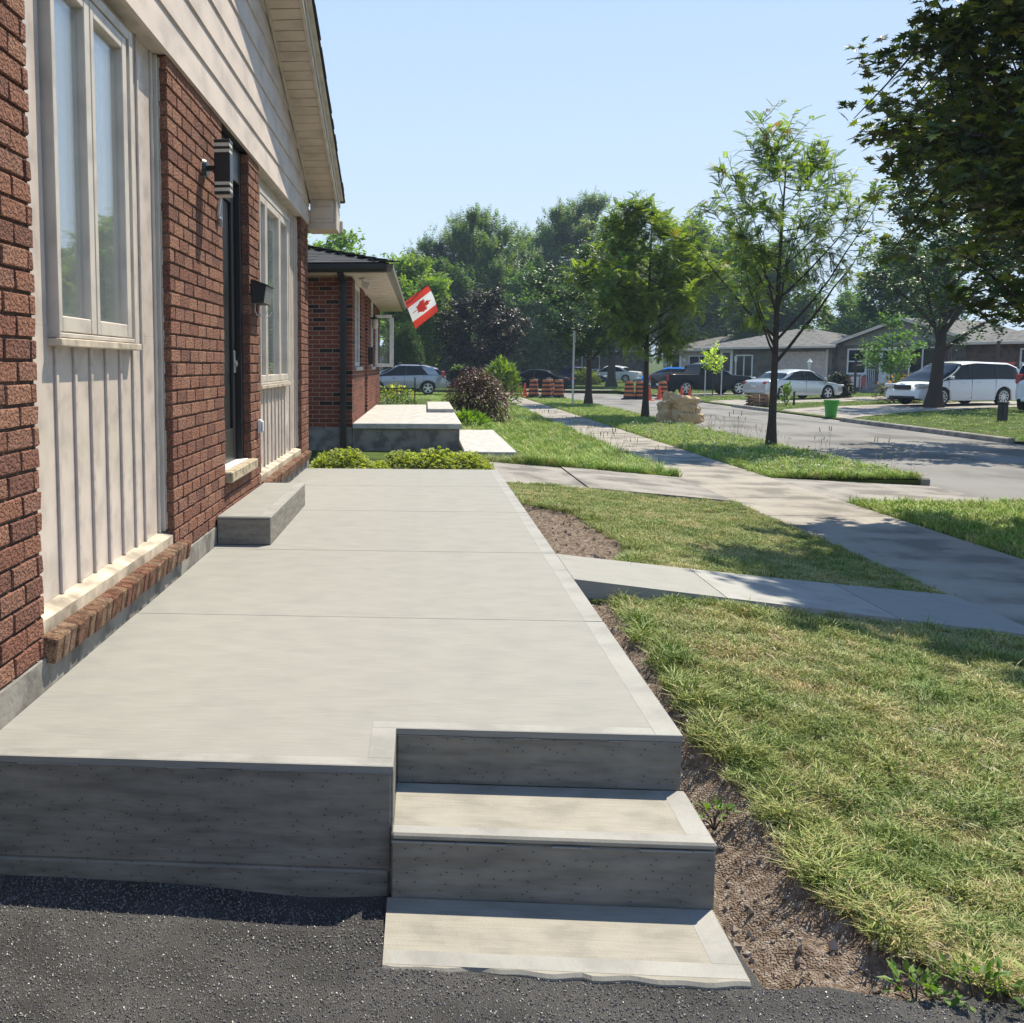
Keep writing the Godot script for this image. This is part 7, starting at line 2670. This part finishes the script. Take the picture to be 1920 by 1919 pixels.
func build_vehicles() -> void:
	rng.seed = 555
	M.tyre = mat(lin(0.012, 0.012, 0.012), 0.85)
	M.rim_dark = mat(lin(0.03, 0.03, 0.03), 0.5)
	M.alloy = mat(lin(0.62, 0.62, 0.63), 0.3)
	M.alloy.metallic = 0.6
	M.lens = mat(lin(0.55, 0.55, 0.55), 0.12, 0.7)
	M.tail = mat(lin(0.34, 0.012, 0.012), 0.2, 0.6)
	var sedan := {len = 4.75, wid = 1.82, wr = 0.33, wheels = [0.98, 3.72],
		top = [[0.0, 0.82], [0.12, 0.93], [0.75, 0.99], [2.2, 0.95], [3.35, 0.92], [4.2, 0.80], [4.6, 0.67], [4.75, 0.58]],
		roof = [[0.72, 0.98], [1.45, 1.36], [2.1, 1.45], [2.7, 1.43], [3.2, 1.22], [3.75, 0.90]], roof_span = [1.25, 3.02],
		pillars = [[0.78, 1.55, 0.22, true], [2.32, 2.28, 0.08, false], [3.66, 2.95, 0.07, true]],
		head = [0.66, 0.13, 0.42], tail = [0.82, 0.13, 0.34, 0.76, 0.0], mirror = 3.42, handles = [2.0, 2.95], gaps = [1.35, 2.34, 3.5], grille = [0.56, 0.12, 0.9], plate = 0.66, bright = true}
	var sil := vehicle("sedan", "pale silver sedan parked on the drive behind the near locust trunk", "car", Vector3(18.15, far_h(18.1, -52.0) + 0.02, -52.4), deg_to_rad(24), lin(0.50, 0.54, 0.55), sedan.merged({metal = 0.35}))
	vehicle("sedan", "dark navy blue sedan parked nose right at the bend", "car", Vector3(12.35, far_h(13.2, -86.0) + 0.0, -86.0), deg_to_rad(8), lin(0.008, 0.022, 0.085), sedan)
	vehicle("sedan", "black sedan half hidden behind the hydrangea shrub", "car", Vector3(7.4, -0.05, -69.0), deg_to_rad(155), lin(0.01, 0.01, 0.013), sedan)
	vehicle("sedan", "dark sedan under the purple tree behind the crossover", "car", Vector3(3.0, 0.0, -76.0), deg_to_rad(180), lin(0.012, 0.012, 0.015), sedan)
	vehicle("sedan", "white car mostly hidden behind the stout far trunk", "car", Vector3(16.5, far_h(16.5, -92.0) + 0.0, -92.0), deg_to_rad(150), lin(0.6, 0.6, 0.6), sedan)
	var hatch := {len = 4.3, wid = 1.80, wr = 0.33, wheels = [0.82, 3.40],
		top = [[0.0, 0.86], [0.2, 0.98], [1.5, 0.97], [3.1, 0.94], [3.9, 0.80], [4.2, 0.68], [4.3, 0.58]],
		roof = [[0.10, 0.98], [0.45, 1.36], [1.2, 1.47], [2.2, 1.47], [2.75, 1.26], [3.4, 0.93]], roof_span = [0.42, 2.5],
		pillars = [[0.30, 0.55, 0.34, true], [1.95, 1.9, 0.08, false], [3.3, 2.5, 0.07, true]],
		head = [0.68, 0.14, 0.42], tail = [0.90, 0.2, 0.26, 0.78, 0.02], mirror = 3.08, handles = [1.6, 2.6], gaps = [1.0, 1.98, 3.15], grille = [0.56, 0.13, 0.9], plate = 0.72}
	vehicle("hatchback", "bright blue hatchback parked behind the black pickup", "car", Vector3(17.7, far_h(17.7, -77.0) + 0.0, -77.0), deg_to_rad(170), lin(0.012, 0.17, 0.62), hatch)
	var cross := {len = 4.42, wid = 1.84, wr = 0.35, wheels = [0.90, 3.55], high = true,
		top = [[0.0, 0.95], [0.15, 1.05], [1.2, 1.04], [3.2, 1.0], [4.0, 0.90], [4.3, 0.74], [4.42, 0.62]],
		roof = [[0.05, 1.04], [0.42, 1.36], [1.2, 1.54], [2.3, 1.56], [2.95, 1.34], [3.75, 0.98]], roof_span = [0.35, 2.65],
		pillars = [[0.62, 0.95, 0.55, true], [2.05, 2.0, 0.08, false], [3.65, 2.65, 0.07, true]],
		head = [0.78, 0.12, 0.42], tail = [1.04, 0.36, 0.16, 0.80, 0.10], mirror = 3.35, handles = [1.55, 2.65], gaps = [1.12, 2.10, 3.3], grille = [0.66, 0.12, 0.9], plate = 0.72}
	var x1 := vehicle("crossover", "grey crossover parked past the neighbour's house", "car", Vector3(-1.15, lawn_h(0.5, -54.0) + 0.02, -53.6), deg_to_rad(180), lin(0.30, 0.315, 0.345), cross.merged({metal = 0.4}))
	var ra := MB.new()
	for s in [-0.62, 0.62]:
		ra.bar(Vector3(-1.2, 1.56, s), Vector3(0.35, 1.6, s), 0.04, 0.04)
		ra.box(Vector3(-0.95, 1.6, s), Vector3(0.16, 0.08, 0.1), 0.02)
		ra.box(Vector3(0.15, 1.62, s), Vector3(0.16, 0.08, 0.1), 0.02)
	part("roof_rack", ra, M.black_matte, x1)
	vehicle("crossover", "black sport utility car far back beside the slim tree", "car", Vector3(11.6, far_h(13.2, -108.0), -108.0), deg_to_rad(170), lin(0.012, 0.012, 0.014), cross)
	var van := {len = 5.15, wid = 2.0, wr = 0.35, wheels = [1.05, 4.13],
		top = [[0.0, 0.92], [0.10, 1.06], [1.4, 1.08], [3.6, 1.06], [4.3, 0.98], [4.85, 0.82], [5.05, 0.70], [5.15, 0.58]],
		roof = [[0.03, 1.05], [0.22, 1.52], [0.8, 1.70], [2.4, 1.75], [3.1, 1.68], [3.7, 1.38], [4.45, 0.98]], roof_span = [0.20, 3.2],
		pillars = [[0.18, 0.30, 0.20, true], [1.42, 1.42, 0.12, false], [2.75, 2.72, 0.12, false], [4.30, 3.22, 0.08, true]],
		head = [0.80, 0.17, 0.5], tail = [1.12, 0.34, 0.14, 0.82, 0.05], mirror = 3.78, handles = [2.35, 3.1], gaps = [1.5, 2.7, 3.85], grille = [0.74, 0.18, 0.85], plate = 0.86, tumble = 0.42, spokes = 10}
	vehicle("minivan", "white minivan parked broadside behind the thick maple trunk", "car", Vector3(21.6, far_h(21.6, -44.3) + 0.02, -43.9), deg_to_rad(180 + 20), lin(0.72, 0.73, 0.74), van)
	var suv := van.merged({len = 4.7, wheels = [0.95, 3.72], high = true, dark_bumper = false,
		top = [[0.0, 0.98], [0.10, 1.12], [1.4, 1.12], [3.3, 1.08], [4.0, 1.02], [4.5, 0.86], [4.7, 0.62]],
		roof = [[0.03, 1.12], [0.30, 1.60], [0.8, 1.74], [2.3, 1.76], [2.8, 1.62], [3.5, 1.08]], roof_span = [0.25, 2.7], pillars = [[0.2, 0.38, 0.22, true], [1.3, 1.3, 0.12, true], [2.4, 2.36, 0.1, true], [3.4, 2.65, 0.08, true]], mirror = 3.2, handles = [1.7, 2.7], gaps = [1.3, 2.42, 3.3], plate = 0.98}, true)
	vehicle("sport_utility", "white utility wagon at the right edge, seen from behind", "car", Vector3(22.9, far_h(22.9, -38.2) + 0.02, -38.9), deg_to_rad(48), lin(0.70, 0.71, 0.72), suv)

	# black pickup
	var pick := {len = 5.6, wid = 1.98, wr = 0.40, wheels = [1.20, 4.55], high = true, dark_bumper = true,
		top = [[0.0, 1.10], [0.05, 1.20], [2.0, 1.20], [3.7, 1.16], [4.3, 1.14], [5.2, 1.08], [5.5, 0.95], [5.6, 0.70]],
		roof = [[2.05, 1.19], [2.22, 1.72], [2.7, 1.84], [3.1, 1.82], [3.45, 1.60], [4.05, 1.16]], roof_span = [2.15, 3.25],
		pillars = [[2.14, 2.30, 0.26, true], [3.95, 3.22, 0.09, true]],
		head = [0.92, 0.2, 0.32], tail = [0.98, 0.36, 0.12, 0.90, 0.0], mirror = 3.72, handles = [2.75], gaps = [2.0, 2.55, 3.75], grille = [0.86, 0.26, 1.0], plate = 0.6, spokes = 6}
	var pk := vehicle("pickup_truck", "black pickup truck parked behind the orange drums", "truck", Vector3(16.0, far_h(16.0, -60.4) + 0.02, -60.9), deg_to_rad(17), lin(0.008, 0.010, 0.014), pick)
	var bed := MB.new()
	bed.span(Vector3(-2.72, 1.235, -0.86), Vector3(-0.85, 1.245, 0.86))
	part("bed_cover", bed, M.black_matte, pk)


# ------------------------------------------------------------------ things along the street
func drum() -> Node3D:
	var d := thing("traffic_drum", "", "traffic drum", Vector3.ZERO, 0.0, "orange and black drums at the road works")
	var m := MB.new()
	m.lathe_hard([Vector2(0.0, 0.07), Vector2(0.36, 0.07), Vector2(0.38, 0.045), Vector2(0.38, 0.0), Vector2(0, 0.0)], 20)
	part("rubber_base", m, M.tyre, d)
	var y := 0.07
	for i in 8:
		var h := 0.105
		var r0 := 0.275 - 0.010 * i
		var r1 := r0 - 0.008
		m = MB.new()
		m.lathe_hard([Vector2(r0, y), Vector2(r1, y + h)], 20)
		part("orange_band" if i % 2 else "black_band", m, M.orange if i % 2 else M.black_matte, d)
		y += h
	m = MB.new()
	m.lathe_hard([Vector2(0.197, y), Vector2(0.17, y + 0.03), Vector2(0, y + 0.035)], 20)
	m.box(Vector3(0, y + 0.06, 0), Vector3(0.16, 0.07, 0.03), 0.01)
	part("lid", m, M.black_matte, d)
	return d


func cone() -> Node3D:
	var c := thing("traffic_cone", "", "traffic cone", Vector3.ZERO, 0.0, "orange cones at the road works")
	var m := MB.new()
	m.box(Vector3(0, 0.02, 0), Vector3(0.36, 0.04, 0.36), 0.012)
	part("base", m, M.cone, c)
	m = MB.new()
	m.lathe([Vector2(0.15, 0.04), Vector2(0.13, 0.06), Vector2(0.035, 0.69), Vector2(0.03, 0.71), Vector2(0, 0.71)], 18)
	part("body", m, M.cone, c)
	return c


func paper_bag(called: String, label: String, at: Vector3, s: Vector3, turn: float, sd: int, mt: Material) -> void:
	# rumpled, slumped kraft paper bag
	var n := FastNoiseLite.new()
	n.seed = sd
	n.frequency = 1.6
	n.fractal_type = FastNoiseLite.FRACTAL_RIDGED
	n.fractal_octaves = 3
	var m := MB.new()
	var nu := 34
	var nv := 20
	var pts := []
	for j in nv + 1:
		var t := -PI / 2 + PI * j / nv
		for i in nu + 1:
			var a := TAU * i / nu
			var ca := cos(a)
			var sa := sin(a)
			var p := Vector3(signf(ca) * pow(absf(ca), 0.45), 0, signf(sa) * pow(absf(sa), 0.55)) * pow(maxf(0.0, cos(t)), 0.38)
			p.y = signf(sin(t)) * pow(absf(sin(t)), 0.55)
			var dd := p.normalized()
			var r := 1.0 + 0.26 * n.get_noise_3dv(p * 0.42 + Vector3(sd, 0, 0)) + 0.07 * n.get_noise_3dv(p * 1.1)
			var q := p * r
			q.y *= 0.92 - 0.22 * q.x           # slump towards the open end
			pts.append(Vector3(q.x * s.x * 0.5, (q.y + 0.86) * s.y * 0.5, q.z * s.z * 0.5))
	for j in nv + 1:
		for i in nu + 1:
			var w := nu + 1
			var dx: Vector3 = pts[j * w + (i + 1 if i < nu else 1)] - pts[j * w + (i - 1 if i > 0 else nu - 1)]
			var dy: Vector3 = pts[mini(j + 1, nv) * w + i] - pts[maxi(j - 1, 0) * w + i]
			var nn := dx.cross(dy)
			nn = nn.normalized() if nn.length_squared() > 1e-12 else Vector3.UP
			var p: Vector3 = pts[j * w + i]
			if nn.dot(p - Vector3(0, s.y * 0.42, 0)) < 0.0:
				nn = -nn
			m.vert(p, nn)
	for j in nv:
		for i in nu:
			var a := j * (nu + 1) + i
			m.face(a, a + nu + 1, a + nu + 2)
			m.face(a, a + nu + 2, a + 1)
	var b := thing(called, label, "bag", at, turn, "paper yard waste bags stacked at the kerb")
	part("body", m, mt, b)
	var f := MB.new()                # folded mouth
	f.box(Vector3(s.x * 0.50, s.y * 0.34, 0), Vector3(0.10, s.y * 0.10, s.z * 0.72), 0.012, Basis(Vector3.BACK, 0.5))
	part("folded_top", f, mt, b)


func build_street_things() -> void:
	rng.seed = 777
	M.orange = tri_tex(mat(lin(0.62, 0.16, 0.045), 0.6), T.mottle, Vector3(2, 2, 2))
	M.cone = tri_tex(mat(lin(0.80, 0.085, 0.03), 0.55), T.mottle, Vector3(2, 2, 2))
	M.kraft = tri_tex(mat(lin(0.55, 0.37, 0.20), 0.85), T.cloud, Vector3(1.5, 1.5, 1.5))
	# road works
	var dl := [["orange and black drum, leftmost of the far group by the hydrangea", 5.57, -53.4, 0], ["orange and black drum, front one of the close pair at the kerb", 6.13, -52.6, 0], ["orange and black drum, behind in the close pair at the kerb", 6.5, -54.6, 0], ["orange and black drum nearest the sign post, rightmost of the far group", 6.65, -51.9, 0], ["orange and black drum, left of the two in mid road", 10.31, -53.0, 0], ["orange and black drum hugging the locust trunk, right of the two in mid road", 10.87, -53.05, 0], ["orange and black drum right behind the paper bags", 12.2, -54.0, 0]]
	var d0: Node3D = null
	for q in dl:
		var y := -0.12 if q[1] > 7.2 else 0.0
		if q[1] > 7.2:
			y = -0.12 + 0.05 * sin(PI * (q[1] - 7.2) / 5.75)
		elif q[2] < 0.0:
			y = 0.01
		var at := Vector3(q[1], y, q[2])
		if d0 == null:
			d0 = drum()
			d0.position = at
			d0.set_meta("label", q[0])
		else:
			copy_of(d0, q[0], at, rng.randf() * TAU, "traffic_drum")
	var cl := [["orange cone beside the leftmost drum", 5.13, -53.5], ["orange cone right of the locust trunk in mid road", 10.9, -51.0], ["orange cone just left of the drum behind the bags", 11.9, -53.4], ["orange cone behind the bags, left of the last two", 12.75, -52.3], ["orange cone behind the bags, rightmost of all", 12.9, -51.3]]
	var c0: Node3D = null
	for q in cl:
		var y: float = 0.01 if q[1] < 7.2 else -0.12 + 0.05 * sin(PI * (q[1] - 7.2) / 5.75)
		var at := Vector3(q[1], y, q[2])
		if c0 == null:
			c0 = cone()
			c0.position = at
			c0.set_meta("label", q[0])
		else:
			copy_of(c0, q[0], at, rng.randf() * 1.5, "traffic_cone")
	# orange snow fence left of the cones
	var sf := thing("snow_fence", "low orange plastic fence beside the hydrangea", "fence", Vector3(4.55, 0.005, -53.6))
	var m := MB.new()
	for i in 9:
		m.bar(Vector3(-0.45 + i * 0.1, 0.05, 0.02 * sin(i)), Vector3(-0.45 + i * 0.1, 0.62, 0.02 * sin(i)), 0.03, 0.01)
	for k in 4:
		m.bar(Vector3(-0.5, 0.12 + 0.15 * k, 0.012), Vector3(0.4, 0.12 + 0.15 * k, 0.012), 0.012, 0.05)
	part("mesh", m, M.cone, sf)
	for x in [-0.5, 0.42]:
		m = MB.new()
		m.bar(Vector3(x, -0.05, -0.02), Vector3(x, 0.8, -0.02), 0.04, 0.04)
		part("post", m, M.bark, sf)
	# metal sign post, its plate hidden in the leaves
	var sp := thing("sign_post", "thin grey metal sign post on the boulevard", "sign", Vector3(5.86, 0.0, -41.4))
	m = MB.new()
	m.span(Vector3(-0.035, -0.1, -0.03), Vector3(0.035, 3.0, 0.03), 0.006)
	part("post", m, M.steel, sp)
	m = MB.new()
	m.box(Vector3(0.045, 2.75, 0), Vector3(0.006, 0.45, 0.30), 0.002)
	part("plate", m, M.steel, sp)
	# arrow board leaning by the kerb beyond the works
	var wb := thing("folded_sign", "dark folded road sign standing at the bend by the kerb", "sign", Vector3(7.9, -0.09, -62.5), 0.5)
	m = MB.new()
	m.prism(PackedVector2Array([Vector2(-0.45, 0), Vector2(0.35, 0), Vector2(0.55, 1.05)]), Vector3.ZERO, Vector3.RIGHT, Vector3.UP, Vector3(0, 0, 0.05))
	part("panel", m, M.black_matte, wb)

	# yard waste bags
	var bl := [["bottom paper bag of the right stack at the kerb, lying flat", Vector3(7.02, 0.0, -29.5), Vector3(0.98, 0.42, 0.62), 0.05], ["middle paper bag of the right stack", Vector3(6.98, 0.33, -29.55), Vector3(0.84, 0.36, 0.56), -0.12], ["top paper bag of the right stack", Vector3(6.93, 0.62, -29.6), Vector3(0.88, 0.36, 0.55), 0.10], ["lower paper bag leaning against the locust trunk", Vector3(6.42, 0.0, -29.8), Vector3(0.52, 0.46, 0.62), 1.45], ["upper paper bag behind the locust trunk", Vector3(6.46, 0.38, -29.9), Vector3(0.50, 0.40, 0.6), 1.7], ["small crumpled paper bag on top at the back", Vector3(6.55, 0.72, -30.1), Vector3(0.36, 0.36, 0.36), 0.8]]
	for i in bl.size():
		var q: Array = bl[i]
		paper_bag("paper_bag", q[0], Vector3(7.1, 0, -29.3) + (q[1] - Vector3(6.8, 0, -29.7)) * 0.8 + Vector3(0, 0.02, 0), q[2] * 0.8, q[3], 7 + i * 3, M.kraft)
	# bundle of cut branches at the far kerb
	var sb := thing("branch_bundle", "tied bundle of cut branches at the far kerb in front of the silver sedan", "branches", Vector3(13.75, far_h(13.75, -43.6), -43.4), 0.25)
	m = MB.new()
	var bark2 := mat(lin(0.17, 0.105, 0.07), 0.95)
	for i in 90:
		var y := rng.randf_range(0.04, 0.46)
		var z := rng.randf_range(-0.28, 0.28)
		var l := rng.randf_range(0.35, 0.55)
		var tilt := rng.randf_range(-0.16, 0.16)
		var r := rng.randf_range(0.008, 0.022)
		m.tube(PackedVector3Array([Vector3(-l, y - tilt * 0.5, z), Vector3(0, y + rng.randf_range(-0.03, 0.03), z * 0.85), Vector3(l, y + tilt, z + tilt)]), PackedFloat32Array([r, r, r * 0.6]), 5)
	part("sticks", m, bark2, sb).set_meta("kind", "stuff")
	m = MB.new()
	for x in [-0.2, 0.22]:
		m.tube(PackedVector3Array([Vector3(x, 0.02, -0.3), Vector3(x, 0.5, -0.24), Vector3(x, 0.52, 0.24), Vector3(x, 0.02, 0.3), Vector3(x, 0.02, -0.3)]), PackedFloat32Array([0.012, 0.012, 0.012, 0.012, 0.012]), 5)
	part("twine", m, M.kraft, sb)
	# green bin
	var gb := thing("green_bin", "bright green round plastic bin at the far kerb", "bin", Vector3(13.3, far_h(13.3, -34.8), -34.8))
	m = MB.new()
	m.lathe_hard([Vector2(0, 0.0), Vector2(0.165, 0.0), Vector2(0.215, 0.50), Vector2(0.235, 0.505), Vector2(0.237, 0.56), Vector2(0.22, 0.565), Vector2(0.205, 0.5), Vector2(0.16, 0.03), Vector2(0, 0.03)], 26)
	part("body", m, mat(lin(0.05, 0.30, 0.03), 0.45), gb)
	m = MB.new()
	m.bar(Vector3(0.22, 0.44, -0.06), Vector3(0.22, 0.44, 0.06), 0.05, 0.03)
	m.bar(Vector3(-0.22, 0.44, -0.06), Vector3(-0.22, 0.44, 0.06), 0.05, 0.03)
	part("handle", m, mat(lin(0.04, 0.25, 0.03), 0.45), gb)
	# dark utility pedestal
	var ub := thing("utility_pedestal", "dark utility pedestal standing on the shaded far lawn", "utility box", Vector3(17.3, far_h(17.3, -32.4), -32.2), 0.3)
	m = MB.new()
	m.box(Vector3(0, 0.26, 0), Vector3(0.22, 0.56, 0.22), 0.03)
	part("body", m, M.black_matte, ub)
	m = MB.new()
	m.box(Vector3(0, 0.56, 0), Vector3(0.25, 0.06, 0.25), 0.02)
	part("cap", m, M.black_matte, ub)
	# stakes of the sapling
	for s in [-0.45, 0.45]:
		m = MB.new()
		m.span(Vector3(-0.025, -0.05, -0.025), Vector3(0.025, 1.45, 0.025), 0.005)
		single("tree_stake", m, M.white, "pale stake on the %s of the bright sapling" % ("left" if s < 0 else "right"), "stake", "stakes of the sapling", Vector3(16.2 + s, far_h(16.2, -59.4), -59.4))
	# lamp post and bird house in front of the garage
	var lp := thing("lamp_post", "white ornamental lamp post in front of the taupe garage", "lamp", Vector3(22.0, far_h(22.0, -60.0), -61.0))
	m = MB.new()
	m.lathe_hard([Vector2(0.1, 0), Vector2(0.1, 0.15), Vector2(0.045, 0.25), Vector2(0.04, 1.45), Vector2(0.07, 1.5), Vector2(0, 1.5)], 12)
	part("post", m, M.white, lp)
	m = MB.new()
	m.lathe_hard([Vector2(0.07, 1.5), Vector2(0.12, 1.8), Vector2(0.16, 1.82), Vector2(0.03, 2.0), Vector2(0, 2.08)], 8)
	part("lantern", m, M.white, lp)
	var bh := thing("mail_post", "dark post with a small box in front of the taupe garage", "post", Vector3(24.0, far_h(24.0, -60.0), -59.6))
	m = MB.new()
	m.span(Vector3(-0.05, -0.1, -0.05), Vector3(0.05, 2.0, 0.05), 0.01)
	part("post", m, M.bark, bh)
	m = MB.new()
	m.box(Vector3(0.1, 1.5, 0), Vector3(0.4, 0.3, 0.2), 0.03)
	part("box", m, M.black_matte, bh)
	# lawn signs with the flag
	for q in [[22.0, -48.6, 0.50, 0.62, "larger white lawn sign printed with the maple leaf flag"], [21.25, -49.0, 0.30, 0.42, "smaller white lawn sign left of the flag sign"]]:
		var ls := thing("lawn_sign", q[4], "sign", Vector3(q[0], far_h(q[0], q[1]), q[1]), -0.35)
		var w: float = q[2]
		m = MB.new()
		m.box(Vector3(0, q[3], 0), Vector3(w * 1.15, w, 0.012), 0.003)
		part("board", m, M.white, ls)
		m = MB.new()
		m.use_col = true
		m.tint = Color(0.45, 0.03, 0.03)
		if w > 0.4:
			m.box(Vector3(-w * 0.36, q[3], 0.008), Vector3(w * 0.22, w * 0.6, 0.006))
			m.box(Vector3(w * 0.36, q[3], 0.008), Vector3(w * 0.22, w * 0.6, 0.006))
			var half := [Vector2(0.0, 0.50), Vector2(0.10, 0.32), Vector2(0.20, 0.37), Vector2(0.16, 0.12), Vector2(0.34, 0.17), Vector2(0.48, 0.20), Vector2(0.50, 0.02), Vector2(0.27, -0.20), Vector2(0.03, -0.24), Vector2(0.03, -0.50)]
			var poly := PackedVector2Array()
			for p in half:
				poly.append(p * 0.22)
			for i in range(half.size() - 1, 0, -1):
				poly.append(Vector2(-half[i].x, half[i].y) * 0.22)
			m.prism(poly, Vector3(0, q[3], 0.007), Vector3.RIGHT, Vector3.UP, Vector3(0, 0, 0.004))
		else:
			m.tint = Color(0.05, 0.05, 0.08)
			m.box(Vector3(0, q[3], 0.008), Vector3(w * 0.4, w * 0.45, 0.006), 0.002)
		part("print", m, M.paint, ls)
		m = MB.new()
		m.bar(Vector3(-w * 0.4, -0.05, -0.01), Vector3(-w * 0.4, q[3], -0.01), 0.012, 0.012)
		m.bar(Vector3(w * 0.4, -0.05, -0.01), Vector3(w * 0.4, q[3], -0.01), 0.012, 0.012)
		part("wire_leg", m, M.steel, ls)
